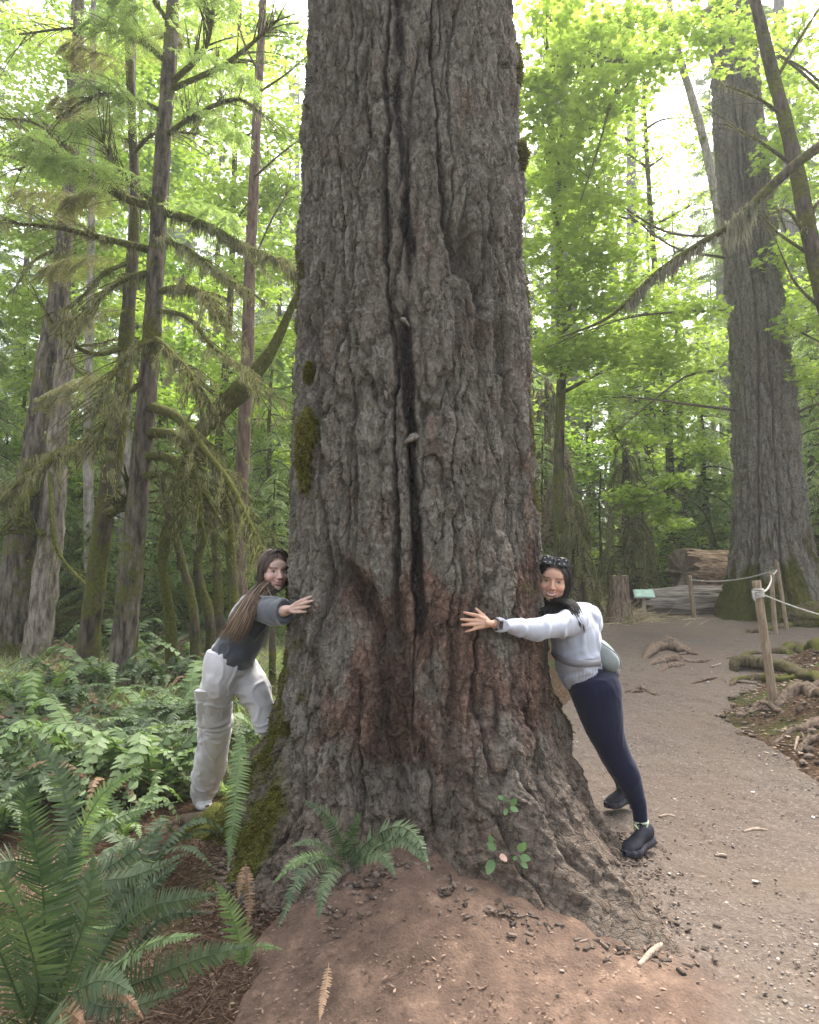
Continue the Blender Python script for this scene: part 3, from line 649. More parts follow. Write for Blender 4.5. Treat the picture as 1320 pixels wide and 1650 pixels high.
maple('vine_maple', 'vine maple sapling holding a bright yellow green spray above the logs', a, [a]+gpath([(1155, 880, 16), (1130, 820, 14.5), (1080, 795, 12.6), (1050, 795, 12.2)]), .025,
      [(1015, 792, 12, .42, 1.6), (1050, 806, 12, .42, 1.6), (1085, 770, 12.2, .35, 1.3), (1010, 820, 12, .22, 1.5), (1070, 830, 12.2, .3, 1), (1040, 705, 12.6, .4, 1), (985, 690, 12.6, .45, 1.2), (1095, 840, 12.6, .3, 1)], lob=True, size=.11, n=900, r1=.008)
# bright low shrubs that fill the middle distance
def shrub(label, px, dep, clumps, m_, size=.10, n=620, group=None):
    a = on_ground(px, dep)
    return maple('forest_shrub', label, a, [a, a+[.05, 0, .5], P(clumps[0][0], clumps[0][1], dep)], .025, clumps, leafm=m_, size=size, n=n, r1=.008)
shrub('yellow green bush glowing behind the thin reddish trunk', 430, 13.5, [(430, 740, 13.5, .7), (460, 690, 13.5, .6), (400, 700, 13.7, .6), (470, 780, 13.4, .6), (410, 800, 13.6, .6), (450, 840, 13.6, .7)], M_LIME)
shrub('light green bush between the two dark left trunks', 270, 15, [(270, 640, 15, .9), (230, 700, 15.2, .8), (300, 700, 15, .8), (260, 760, 15.3, .9), (320, 800, 15, .8), (270, 850, 15.2, .9)], M_GREEN)
shrub('light green bush behind the leaning snag', 100, 14, [(120, 760, 14, .9), (60, 800, 14, .9), (130, 850, 14, .8), (30, 720, 14.3, .9), (160, 900, 14, .7), (90, 930, 14.2, .7)], M_GREEN)
shrub('low pale green bush behind the left woman', 370, 12, [(370, 930, 12, .6), (330, 900, 12, .6), (420, 910, 12.2, .6), (400, 960, 12, .5), (300, 950, 12, .5)], M_GREEN, .07)
shrub('yellow green bush above the fallen logs', 1130, 18, [(1120, 840, 18, 1), (1080, 800, 18.2, .9), (1150, 780, 18, .9), (1060, 870, 18.3, .8), (1150, 860, 18.4, .9), (1100, 730, 18, .9)], M_LIME, .12)
shrub('pale green bush in the gap beside the drooping hemlocks', 950, 19, [(950, 760, 19, 1), (980, 720, 19, .9), (920, 820, 19.2, 1), (960, 850, 19, .8), (890, 700, 19, 1), (1050, 760, 19.5, 1)], M_GREEN, .12)
shrub('pale lime bush low behind the upright stump', 1060, 16.5, [(1060, 900, 16.5, .8), (1020, 860, 16.6, .8), (1090, 860, 16.6, .7), (1075, 940, 16.4, .5), (980, 900, 16.8, .8), (940, 900, 16.8, .8)], M_LIME, .09)
shrub('pale green bush low between the mossy stems and the dark trunk', 250, 13, [(250, 920, 13, .7), (215, 870, 13, .6), (290, 880, 13.2, .7), (240, 970, 13, .5), (180, 930, 13, .6)], M_GREEN, .07)
shrub('light bush behind the second big trunk at the right edge', 1320, 17, [(1310, 820, 17, .9), (1320, 740, 17, .9), (1310, 660, 17, .9), (1320, 580, 17, .8)], M_GREEN, .10)

for nm, px_, dep, cl in [('left', 610, 16, [(560, 60), (640, 140), (590, 260), (660, 340), (570, 420), (630, 520), (560, 600), (650, 640), (600, 720)]), ('right', 760, 15, [(720, 40), (790, 120), (700, 220), (800, 300), (740, 400), (810, 480), (720, 560), (790, 640), (740, 720)])]:
    a = on_ground(px_, dep)
    maple('maple_tree', f'lime green maple hidden behind the {nm} half of the giant trunk', a, [a]+gpath([(px_+5, 700, dep), (px_, 400, dep), (px_+10, 0, dep)]), .11, [(x_, y_, dep+.5*math.sin(y_), 1.0) for x_, y_ in cl], n=420)
# ================================================================ helpers on the ground
def G(px, py):
    """where the line of sight through a pixel of the photograph meets the ground"""
    a, b = 1.2, 60.0
    f = lambda y: P(px, py, y)[2]-float(gz(P(px, py, y)[0], y))
    ys_ = np.geomspace(1.2, 80, 160); prev = f(ys_[0])
    for y0, y1 in zip(ys_[:-1], ys_[1:]):
        cur = f(y1)
        if cur <= 0:
            for _ in range(20):
                m = (y0+y1)/2
                if f(m) > 0: y0 = m
                else: y1 = m
            p = P(px, py, y1); return np.array([p[0], y1, float(gz(p[0], y1))])
    p = P(px, py, 60); return np.array([p[0], 60, float(gz(p[0], 60))])
def rounded(c, rad, n=3, noise=.2, nf=3, seed=0, flatb=0.0):
    me_ = bmesh.new(); bmesh.ops.create_icosphere(me_, subdivisions=n, radius=1.0)
    v = np.array([q.co[:] for q in me_.verts]); f = np.array([[q.index for q in ff.verts] for ff in me_.faces]); me_.free()
    k = 1+noise*fbm(v[:, 0]*nf+seed, v[:, 1]*nf, v[:, 2]*nf, 3, seed)
    return v*k[:, None]*np.asarray(rad)+np.asarray(c), f
# ================================================================ moss, stubs and lumps on the giant trunk
mb = MB()
sel = np.where((moss.ravel() > 0.55) & (np.cos(TH).ravel() > -0.5) & (Z.ravel() > -.1))[0]
k = rng.choice(sel, 26000); vt = v_tr.reshape(-1, 3)[k]-loc
nrm = np.stack([np.sin(TH.ravel()[k]), -np.cos(TH.ravel()[k]), 0*k], 1)
d = unit(nrm+rng.normal(0, .5, (len(k), 3))+[0, 0, -.35]); s = unit(np.cross(d, rng.normal(0, 1, (len(k), 3))))
vv_, ff_ = diamonds(vt-nrm*.004, d, s, rng.uniform(.008, .026, len(k)), np.full(len(k), .006)); mb.add(vv_, ff_)
M_MOSS = leafmat('moss_tufts', (0.05, 0.05, 0.01), (0.17, 0.155, 0.03), 0.2, (1.1, 1.2, .6), scale=3)
tag(mb.build('moss', M_MOSS, bigtree, False), kind='stuff')
S_MOSS = simple('moss_cushion', (0.035, 0.036, 0.008), (0.15, 0.14, 0.03), 40, 0.95, 0.05, 1.0, .02)
for (qx, qy, r1, r2) in [(489, 700, .055, .12), (484, 735, .05, .11), (490, 600, .022, .05), (488, 770, .04, .08), (843, 110, .035, .14), (852, 250, .03, .08)]:
    lump = MB(); tuft = MB()
    p, tt = trunk_at(qx+(8 if qx < 660 else -8), qy); p = p-loc
    vv_, ff_ = rounded(p, (r1, r1*1.2, r2), 4, .35, 2.5, int(qy)); lump.add(vv_, ff_)
    q = vv_[rng.integers(0, len(vv_), 1500)]; d = unit(q-p+rng.normal(0, .05, q.shape)+[0, 0, -.04]); s = unit(np.cross(d, rng.normal(0, 1, q.shape)))
    vv_, ff_ = diamonds(q, d, s, rng.uniform(.01, .03, len(q)), np.full(len(q), .006)); tuft.add(vv_, ff_)
    lo = lump.build('moss_cushion', S_MOSS, bigtree); tag(tuft.build('moss_fringe', M_MOSS, lo, False), kind='stuff')
S_STUB = barkmat('weathered_stub', (0.09, 0.075, 0.065), (0.30, 0.26, 0.22), 0, 3)
for (qx, qy, dx, L, r) in [(668, 706, -.3, .055, .028), (650, 518, .2, .03, .014), (623, 634, 0, .018, .010)]:
    p, tt = trunk_at(qx, qy); p = p-loc
    v_, f_ = tube([p+[0.02, .03, .0], p+[dx*.01, -.012, .004], p+[dx*.10, -L*.7, -.018], p+[dx*.16, -L*.8, -.035]], [r*1.5, r*1.2, r*.8, r*.35], 14, n=18, noise=.45, nf=14, seed=int(qx), flat=.6)
    obj('branch_stub', mesh('branch_stub', v_, f_, S_STUB), bigtree)
# ================================================================ the second big tree beside the path
def trunk_from_edges(name, label, y0, edges, base_py, mats, k=1.0, nth=420, nz=700, extra=None, lowflare=0.0, cat='tree', mossf=None):
    e = np.array(edges, float)
    zs, cx, rr = [], [], []
    for py_, xl, xr in e:
        a = P(xl, py_, y0); b = P(xr, py_, y0); zs.append(a[2]); cx.append((a[0]+b[0])/2); rr.append((b[0]-a[0])/2)
    o = np.argsort(zs); zs, cx, rr = np.array(zs)[o], np.array(cx)[o], np.array(rr)[o]
    z = np.linspace(zs[0], zs[-1], nz); t_ = np.linspace(-np.pi, np.pi, nth, endpoint=False)
    TT, ZZ = np.meshgrid(t_, z); Rr = np.interp(ZZ, zs, rr); Cc = np.interp(ZZ, zs, cx)
    h, fs = bark_height(TT*0.8, ZZ, 300+int(y0), k)
    fl = np.exp(-(ZZ-zs[0])/0.7)
    Rr = Rr + h*np.minimum(1, Rr/.45) + lowflare*fl*(0.5+0.5*np.sin(TT*5+1.3))*.5 + .04*Rr*fbm(TT*2, ZZ*.7, o=3, s=8)
    g = float(gz(cx[0], y0)); base = np.array([cx[0], y0, g])
    vv = np.stack([Cc+Rr*np.sin(TT), y0-Rr*np.cos(TT), ZZ], -1).reshape(-1, 3)-base
    t = thing(name, label, cat, tuple(base))
    nzz = fbm(TT*4, ZZ*2, o=4, s=19)
    ms = sst(.15, .5, (mossf(TT, ZZ-g) if mossf else 0)+.6*nzz)
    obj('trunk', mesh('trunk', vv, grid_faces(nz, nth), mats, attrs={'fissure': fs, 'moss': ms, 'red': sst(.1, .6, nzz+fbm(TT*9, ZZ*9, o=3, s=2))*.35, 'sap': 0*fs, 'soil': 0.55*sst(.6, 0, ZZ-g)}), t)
    return t, base
tree2, t2b = trunk_from_edges('old_fir_tree', 'big old furrowed fir standing beyond the rope fence right of the path', 13.2,
    [(-250, 1128, 1188), (0, 1143, 1211), (200, 1152, 1229), (400, 1166, 1251), (500, 1173, 1262), (600, 1179, 1275), (700, 1183, 1285), (800, 1183, 1294), (880, 1182, 1304), (930, 1176, 1316), (965, 1166, 1335), (1000, 1156, 1352), (1030, 1150, 1360)],
    990, m_bark, k=.62, lowflare=.35, mossf=lambda T_, z_: 1.15*sst(1.1, .1, z_)*sst(.6, -.6, T_)+.25*sst(2.4, 1.0, z_)-.05)
def branch(parent, base, pl, rad, moss_n=0, strand=(0.05, .3), mat_=None, mm=None, twigs=0, foliage=None, w=.012, fz=300):
    """a limb given as (px, py, depth) points, with its own moss"""
    pts = np.array(gpath(pl))-np.array(base)
    v_, f_ = tube(pts, rad, 7, n=40, noise=.25, nf=4, seed=int(abs(pl[0][1]))); m_ = MB(); m_.add(v_, f_)
    sp = smooth_path(pts, 40); ends = []
    for q in range(twigs):
        j = int(rng.integers(8, 39)); d = unit(sp[min(j+1, 39)]-sp[j-1]); sd = unit(np.cross(d, [0, 0, 1.]))*rng.choice((-1, 1))
        L = rng.uniform(.25, .7); e = sp[j]+(d*.8+sd*rng.uniform(.3, 1))*L+np.array([0, 0, rng.uniform(-.35, .05)*L]); m3 = (sp[j]+e)/2+[0, 0, .04]
        v_, f_ = tube([sp[j], m3, e], [max(.004, np.min(rad)*.7), .002], 4, n=6); m_.add(v_, f_); ends.append((sp[j], m3, e))
    bo = m_.build('branch', mat_ or B_MOSS, parent)
    if moss_n:
        sm = MB(); strands(sm, pts, moss_n, strand[0], strand[1], w)
        fuzz(sm, pts, np.atleast_1d(rad) if np.ndim(rad) and len(rad) > 1 else [np.max(rad)]*2, fz)
        for a in ends: strands(sm, np.array(a), moss_n//12, strand[0]*.6, strand[1]*.6, w*.8)
        tag(sm.build('hanging_moss', mm or M_STRAND, bo, False), kind='stuff')
    if foliage:
        fm = MB()
        for a in ends: spray(fm, np.array(a), .16, 9, .05, .016, .5)
        fm.build('needles', foliage, bo, False)
    return bo
branch(tree2, t2b, [(1165, 5, 13), (1110, 38, 11.6), (1060, 82, 11), (1010, 97, 10.6), (960, 90, 10.4), (905, 55, 10.2), (860, -10, 10)], [.10, .05, .03, .012], 500, (.04, .22), B_MOSS, twigs=6)
branch(tree2, t2b, [(1030, 92, 10.8), (1005, 125, 10.6), (985, 165, 10.4), (962, 245, 10.2), (935, 325, 10)], [.04, .02, .008], 260, (.04, .2), B_MOSS)
for pl in ([(1185, 661, 13), (1100, 650, 12), (1040, 642, 11.5), (985, 640, 11)], [(1175, 595, 13), (1110, 605, 12.4), (1060, 640, 12), (1000, 690, 11.6)], [(1175, 500, 13), (1090, 503, 12), (1000, 515, 11.5), (880, 560, 11)],
           [(1165, 380, 13), (1080, 375, 12), (1000, 330, 11), (930, 270, 10.5)], [(1168, 415, 13), (1080, 395, 12), (960, 300, 11)], [(1250, 330, 13), (1290, 420, 12.5), (1330, 440, 12)], [(1270, 520, 13), (1300, 540, 12.4), (1340, 560, 12)], [(1285, 665, 13), (1305, 655, 12.4), (1340, 645, 12)], [(1230, 240, 13), (1180, 200, 12.4), (1130, 170, 12)]):
    branch(tree2, t2b, pl, [.028, .018, .007], 50, (.03, .12), B_TWIG, twigs=7)
# ================================================================ dark trees on the left
def pole_tree(name, label, path, rad_px, bark, sides=26, noise=.16, group=None, grow=True):
    pts = np.array(gpath(path)); r = np.array(rad_px)/F*path[0][2]
    g = float(gz(pts[0, 0], pts[0, 1])); base = np.array([pts[0, 0], pts[0, 1], g])
    if grow and pts[0, 2] > g-.15: pts = np.vstack([[pts[0, 0]-(pts[1, 0]-pts[0, 0])*.2, pts[0, 1], g-.2], pts]); r = np.concatenate([[r[0]*1.3], r])
    t = thing(name, label, 'tree', tuple(base), group)
    v_, f_ = tube(pts-base, r, sides, n=140, noise=noise, nf=5, seed=int(path[0][0]) % 97)
    obj('trunk', mesh('trunk', v_, f_, bark), t); return t, base
tB, bB = pole_tree('mossy_fir_tree', 'dark slender conifer with long moss hung boughs, second trunk from the left woman', [(196, 1085, 8), (213, 900, 8), (230, 720, 8), (243, 560, 8), (252, 420, 8), (262, 250, 8), (273, 100, 8), (280, -20, 8), (288, -300, 8)], [21, 18, 16, 15, 14, 13, 12, 11, 8], B_BROWN)
S = (.05, .34)
bl = [
 ([(250, 548, 8), (215, 562, 7.7), (175, 615, 7.4), (150, 668, 7.2)], [.05, .03, .012], 900, (.06, .5)),
 ([(262, 338, 8), (200, 318, 7.8), (130, 275, 7.5), (60, 228, 7.3), (20, 215, 7.2)], [.055, .04, .012], 700, S),
 ([(240, 402, 8), (170, 385, 7.8), (90, 366, 7.6), (0, 358, 7.4)], [.05, .032, .010], 600, S),
 ([(258, 338, 8), (330, 362, 7.7), (390, 395, 7.5), (440, 415, 7.3), (492, 445, 7.2)], [.055, .035, .012], 1500, (.08, .48)),
 ([(250, 472, 8), (290, 463, 7.8), (325, 472, 7.6), (352, 520, 7.5)], [.045, .03, .012], 1100, (.06, .45)),
 ([(276, 133, 8), (325, 85, 7.8), (340, 40, 7.7), (347, -20, 7.6)], [.04, .02], 150, S),
 ([(280, 142, 8), (350, 110, 7.6), (400, 75, 7.4), (450, 30, 7.2)], [.035, .015], 200, S),
 ([(245, 440, 8), (200, 450, 7.8), (160, 480, 7.6), (125, 530, 7.5)], [.045, .02], 500, S),
 ([(243, 540, 8), (280, 572, 7.8), (310, 610, 7.6), (330, 680, 7.5)], [.04, .02], 1100, (.08, .45)),
 ([(240, 655, 8), (285, 672, 7.7), (325, 720, 7.5), (370, 780, 7.3), (405, 850, 7.2), (425, 890, 7.1)], [.065, .05, .035, .015], 1400, (.05, .36)),
 ([(234, 697, 8), (275, 700, 7.8), (300, 722, 7.6), (318, 780, 7.5), (322, 850, 7.5)], [.065, .05, .03], 700, (.04, .25)),
 ([(230, 735, 8), (268, 737, 7.8), (292, 765, 7.7), (300, 840, 7.6)], [.06, .045, .025], 500, (.04, .22)),
 ([(227, 768, 8), (262, 764, 7.8), (290, 775, 7.7), (296, 800, 7.6)], [.05, .035, .02], 300, (.04, .2)),
 ([(255, 330, 8), (215, 300, 7.7), (180, 255, 7.5), (165, 225, 7.4)], [.03, .01], 200, S),
 ([(264, 220, 8), (320, 182, 7.7), (380, 160, 7.5), (420, 180, 7.4)], [.035, .01], 500, S),
 ([(262, 180, 8), (220, 160, 7.8), (160, 152, 7.6), (90, 190, 7.4)], [.03, .01], 500, S),
 ([(268, 100, 8), (215, 58, 7.8), (130, 45, 7.6), (30, 55, 7.4)], [.03, .01], 300, S),
 ([(275, 40, 8), (240, -10, 7.8), (200, -60, 7.7)], [.03, .012], 100, S),
 ([(248, 385, 8), (300, 400, 7.6), (350, 440, 7.4), (400, 470, 7.3)], [.03, .01], 900, (.06, .4)),
 ([(236, 610, 8), (200, 640, 7.8), (165, 690, 7.6), (150, 740, 7.5)], [.03, .01], 700, (.06, .4)),
 ([(245, 500, 8), (300, 510, 7.7), (345, 560, 7.4), (400, 600, 7.2), (420, 640, 7.1)], [.03, .01], 900, (.06, .4)),
]
for pl, rd, mn, st in bl: branch(tB, bB, pl, rd, int(mn*(.8 if pl[0][1] < 640 else 1.0)), (st[0]*.6, st[1]*.8), B_MOSS, twigs=26, w=.009)
tC, bC = pole_tree('mossy_fir_tree', 'dark mossy conifer just left of the trunk with the long boughs', [(138, 1095, 8.6), (152, 960, 8.6), (170, 820, 8.6), (195, 660, 8.6), (207, 500, 8.6), (218, 330, 8.6), (212, 180, 8.6), (205, 0, 8.6), (200, -200, 8.6)], [18, 16, 15, 14, 11, 8, 7, 6, 4], B_MOSSY)
for pl, rd, mn, st in [([(195, 705, 8.6), (130, 715, 8.2), (80, 742, 7.9), (40, 770, 7.7), (-10, 805, 7.5)], [.06, .05, .035, .015], 2200, (.08, .5)),
                       ([(170, 830, 8.6), (195, 815, 8.3), (215, 790, 8.2)], [.07, .05, .04], 200, (.03, .15)),
                       ([(205, 560, 8.6), (150, 570, 8.3), (100, 540, 8.1), (60, 480, 8)], [.035, .01], 150, S),
                       ([(214, 420, 8.6), (170, 440, 8.3), (130, 480, 8.2), (100, 500, 8)], [.035, .01], 300, S),
                       ([(213, 230, 8.6), (160, 210, 8.3), (100, 230, 8.1), (30, 275, 8)], [.03, .01], 500, S),
                       ([(213, 250, 8.6), (250, 215, 8.3), (320, 215, 8.1)], [.03, .01], 300, S)]:
    branch(tC, bC, pl, rd, int(mn*.6), st, B_MOSS, twigs=20, w=.008)
# green boughs on these two trees
def boughs(parent, base, lst, m_=None, leaf=.055, lw=.012, w=.40):
    fm = MB()
    for (ax, ay, bx, by, dep, sag) in lst:
        a = P(ax, ay, dep)-base; b_ = P(bx, by, dep-.5)-base; mid = (a+b_)/2+[0, 0, sag]
        spray(fm, np.array([a, mid, b_]), w, 16, leaf, lw, .35)
        d = b_-a
        for s in (.4, .65, .85):
            p0 = a+d*s+[0, 0, sag*4*s*(1-s)]
            for sg in (-1, 1):
                e = p0+d*.22*(1.2-s)+np.cross(unit(d), [0, 0, 1])*sg*np.linalg.norm(d)*.3*(1.2-s)+[0, 0, -.18]
                spray(fm, np.array([p0, (p0+e)/2, e]), w*.6, 8, leaf, lw, .45)
    fm.build('needles', m_ or M_CONI, parent, False)
boughs(tB, bB, [(262, 200, 120, 120, 7.9, .1), (262, 200, 100, 200, 7.8, .12), (270, 90, 130, 20, 7.9, .1), (268, 160, 400, 220, 7.8, .1), (272, 80, 420, 130, 7.7, .1), (275, 50, 380, -20, 7.8, .1), (270, 60, 170, -30, 7.8, .1),
               (255, 300, 60, 250, 7.5, .1), (255, 330, 390, 350, 7.8, .1), (150, 300, 20, 210, 7.4, .1)], M_CONL)
boughs(tC, bC, [(212, 300, 100, 320, 8.4, .1), (212, 200, 80, 150, 8.5, .1), (210, 120, 100, 60, 8.5, .1), (208, 100, 290, 40, 8.6, .1), (205, 500, 90, 520, 8.4, .1), (200, 420, 60, 430, 8.5, .1), (205, 350, 10, 300, 8.6, .1), (200, 600, 60, 640, 8.6, .1)], M_OLIVE)
tD, bD = pole_tree('slender_tree', 'thin reddish straight trunk standing just left of the giant trunk', [(388, 1010, 9.4), (386, 900, 9.4), (390, 760, 9.4), (398, 600, 9.4), (402, 450, 9.4), (409, 300, 9.4), (416, 150, 9.4), (424, 0, 9.4), (430, -200, 9.4)], [13, 11.5, 11, 10.5, 9.5, 8.5, 7.5, 6.5, 4], B_RED, noise=.12)
for pl in ([(405, 290, 9.4), (450, 250, 9), (490, 220, 8.8)], [(400, 400, 9.4), (440, 420, 9), (485, 450, 8.8)], [(415, 150, 9.4), (460, 120, 9), (495, 90, 8.8)], [(410, 260, 9.4), (370, 220, 9.6), (340, 170, 9.8)], [(404, 430, 9.4), (440, 350, 9.2), (470, 300, 9)], [(418, 120, 9.4), (390, 60, 9.4), (380, 0, 9.4)]):
    branch(tD, bD, pl, [.018, .005], 20, (.02, .1), B_TWIG, twigs=7)
tA, bA = pole_tree('leaning_snag', 'broad leaning half dead tree with a pale split side at the far left', [(18, 1045, 10), (42, 880, 10), (66, 720, 10), (84, 570, 10), (100, 430, 10), (112, 300, 10), (122, 150, 10), (130, -50, 10)], [34, 30, 27, 22, 14, 11, 10, 8], B_BROWN, sides=40)
v_, f_ = tube(np.array(gpath([(55, 1085, 9.75), (80, 880, 9.75), (92, 740, 9.75), (102, 610, 9.75), (112, 530, 9.75), (113, 505, 9.75)]))-bA, [.2, .17, .15, .13, .09, .02], 22, n=60, noise=.30, nf=6, seed=4, flat=.6)
obj('split_wood', mesh('split_wood', v_, f_, barkmat('split_wood', (0.09, 0.07, 0.055), (0.36, 0.31, 0.26), 0.15, 1.2)), tA)
for pl, rd in [([(55, 790, 9.8), (35, 810, 9.6), (28, 850, 9.5)], [.09, .05]), ([(95, 560, 9.8), (130, 600, 9.5), (170, 625, 9.3)], [.025, .012]), ([(95, 560, 9.8), (150, 555, 9.6), (190, 545, 9.4)], [.025, .01]), ([(85, 860, 9.8), (62, 858, 9.6), (52, 850, 9.5)], [.06, .05]),
               ([(82, 760, 9.7), (85, 850, 9.4), (100, 900, 9.3), (145, 948, 9.1)], [.035, .03, .015]), ([(95, 400, 10), (55, 420, 9.8), (20, 470, 9.6)], [.03, .01]), ([(115, 250, 10), (60, 200, 9.8), (0, 190, 9.6)], [.03, .01])]:
    branch(tA, bA, pl, rd, 120, (.03, .16), B_MOSS, twigs=12)
# mossy vine maples: leaning stems behind the left woman
tV, bV = pole_tree('mossy_vine_maple', 'moss wrapped leaning stem rising to the right behind the left woman', [(275, 1010, 8.6), (262, 900, 8.5), (285, 800, 8.5), (312, 715, 8.4), (345, 672, 8.3), (385, 632, 8.1), (412, 600, 8), (440, 560, 7.9), (468, 500, 7.8), (490, 450, 7.7)], [8, 8, 8, 10, 14, 16, 13, 8, 5, 4], B_MOSS, noise=.3)
sm = MB(); strands(sm, np.array(gpath([(325, 700, 8.4), (345, 672, 8.3), (385, 632, 8.1), (412, 600, 8), (440, 560, 7.9)]))-bV, 900, .03, .2, .01, .05); tag(sm.build('hanging_moss', M_STRAND, tV, False), kind='stuff')
for q, (lab, path, rr_) in enumerate([
    ('mossy bent stem arching over toward the left woman', [(378, 1030, 8.2), (372, 900, 8.2), (362, 800, 8.1), (340, 730, 8), (312, 700, 7.9), (296, 690, 7.9)], [9, 8, 8, 9, 8, 4]),
    ('mossy upright stem in the thicket behind the left woman', [(338, 1000, 8.9), (318, 910, 8.9), (336, 830, 8.8), (318, 770, 8.8), (290, 745, 8.7)], [8, 7, 7, 7, 4]),
    ('thin mossy stem nearest the dark slender conifer', [(312, 990, 8.5), (292, 900, 8.5), (272, 830, 8.4), (262, 770, 8.4)], [7, 6, 6, 4]),
    ('mossy stem leaning right to the giant trunk behind the left woman', [(438, 1010, 7.6), (425, 930, 7.6), (400, 870, 7.7), (375, 800, 7.7), (350, 760, 7.7)], [5, 5, 6, 7, 4]),
    ('stubby mossy stem between the two leaning ones behind the woman', [(352, 1000, 9.3), (350, 920, 9.3), (345, 850, 9.2), (352, 800, 9.2)], [9, 7, 6, 3])]):
    tq, bq = pole_tree('mossy_vine_maple', lab, path, rr_, B_MOSSY, noise=.3, sides=14)
    sm = MB(); pw = np.array(gpath(path))-bq
    strands(sm, pw[1:], 420, .03, .20, .008, .05); fuzz(sm, pw[1:], np.array(rr_[1:])/F*8*1.02, 700, .04)
    tag(sm.build('hanging_moss', M_STRAND, tq, False), kind='stuff')
# other trunks seen between
for lab, path, r_, bk in [
    ('thin pale trunk between the leaning snag and the dark conifers', [(145, 1010, 12), (143, 850, 12), (142, 650, 12), (147, 400, 12), (150, 100, 12), (152, -80, 12)], [9, 8, 7, 6, 5, 4], B_PALE),
    ('pale trunk just showing behind the slender dark conifer', [(190, 985, 13), (196, 860, 13), (205, 700, 13), (212, 400, 13), (215, 0, 13)], [9, 8, 7, 6, 5], B_PALE),
    ('thin pale trunk leaning against the bright gap left of the second big tree', [(1210, 960, 16), (1195, 560, 16), (1160, 350, 16), (1130, 210, 16), (1090, 70, 16), (1070, -60, 16)], [9, 8, 8, 7, 6, 5], B_PALE),
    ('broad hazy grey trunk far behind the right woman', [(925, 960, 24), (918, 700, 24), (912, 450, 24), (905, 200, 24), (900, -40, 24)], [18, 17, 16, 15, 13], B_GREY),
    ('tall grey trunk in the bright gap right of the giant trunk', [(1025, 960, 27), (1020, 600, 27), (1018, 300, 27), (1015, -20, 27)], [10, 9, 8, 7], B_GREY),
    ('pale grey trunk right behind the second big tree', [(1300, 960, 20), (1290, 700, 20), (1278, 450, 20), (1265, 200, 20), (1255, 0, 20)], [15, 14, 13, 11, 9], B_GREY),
    ('thin dark trunk above the fallen log', [(1052, 960, 19), (1050, 850, 19), (1045, 700, 19), (1042, 560, 19), (1040, 450, 19)], [9, 8, 7, 6, 3], B_BROWN),
    ('slim brown trunk left of the second big tree above the big log', [(1105, 960, 18), (1100, 800, 18), (1095, 650, 18), (1090, 500, 18)], [7, 6, 5, 3], B_BROWN)]:
    pole_tree('forest_tree', lab, path, r_, bk, sides=12)
tE, bE = pole_tree('leaning_tree', 'thin dark tree leaning across the upper right corner with a moss draped bough', [(1440, 1000, 8), (1420, 800, 8), (1385, 640, 8), (1335, 500, 8), (1305, 380, 8), (1283, 270, 8), (1262, 180, 8), (1238, 90, 8), (1215, -10, 8), (1195, -120, 8)], [20, 18, 16, 15, 13, 12, 11, 10, 9, 7], B_MOSSY)
branch(tE, bE, [(1420, 190, 7.4), (1340, 225, 7.4), (1285, 262, 7.45), (1235, 308, 7.5), (1180, 360, 7.6), (1120, 398, 7.7), (1060, 438, 7.8), (1005, 492, 7.9), (965, 520, 8), (900, 545, 8.1)], [.075, .06, .05, .04, .03, .02, .008], 0, mat_=B_MOSSY, twigs=6)
sm = MB()
for a in ([(1270, 275, 7.5), (1235, 310, 7.5), (1180, 362, 7.6)], [(1180, 362, 7.6), (1120, 400, 7.7), (1090, 420, 7.75)]): strands(sm, np.array(gpath(a))-bE, 500, .06, .28, .012, .02, 3)
strands(sm, np.array(gpath([(1100, 412, 7.75), (1060, 440, 7.8), (1005, 494, 7.9)]))-bE, 1300, .06, .36, .012, .02, 3)
strands(sm, np.array(gpath([(1215, 325, 7.5), (1170, 368, 7.6)]))-bE, 500, .2, .6, .014, .03, 3)
tag(sm.build('hanging_moss', M_LICHEN, tE, False), kind='stuff')
for pl in ([(1262, 185, 8), (1215, 155, 7.8), (1160, 135, 7.6)], [(1283, 270, 8), (1220, 225, 7.8), (1170, 200, 7.6)], [(1305, 390, 8), (1270, 340, 7.8), (1240, 345, 7.7)], [(1320, 420, 8), (1260, 380, 8.2), (1240, 360, 8.3)], [(1250, 130, 8), (1290, 60, 7.8), (1330, 0, 7.7)], [(1300, 350, 8), (1340, 300, 7.8)], [(1340, 510, 8), (1285, 460, 8.2), (1255, 400, 8.3)]):
    branch(tE, bE, pl, [.025, .006], 60, (.03, .15), B_MOSSY, twigs=5)
# dead drooping hemlocks by the logs
def droopy(name, label, px, dep, top, halfw, m_, seed, n=70, bark=B_MOSSY, lo=.15):
    b0 = ground_at(px, dep); H = P(px, top, dep)[2]-b0[2]; W = halfw/F*dep
    t = thing(name, label, 'tree', tuple(b0-[0, 0, .05])); tr, cr = MB(), MB()
    v_, f_ = tube([[0, 0, -.2], [.02, 0, H*.5], [0, .03, H]], [.16, .12, .03], 12, n=20, noise=.2, nf=4, seed=seed); tr.add(v_, f_)
    for k in range(n):
        f_ = rng.uniform(0, 1); z = H*(lo+(1-lo)*f_); az = rng.uniform(0, 2*np.pi); L = W*(1-f_*.75)*rng.uniform(.6, 1.1)
        d = np.array([math.cos(az), math.sin(az), 0]); a = np.array([0, 0, z])
        pts = np.array([a, a+d*L*.5+[0, 0, .05], a+d*L*.9-[0, 0, L*.6], a+d*L-[0, 0, min(z*.8, L*1.5)]])
        vq, fq = tube(pts, [.016, .005], 4, n=9); tr.add(vq, fq)
        strands(cr, pts, 60, .06, .42, .010, .06)
        spray(cr, pts, L*.3, 12, .07, .018, .9)
    tr.build('trunk', bark, t); cr.build('crown', m_, t, False); return t
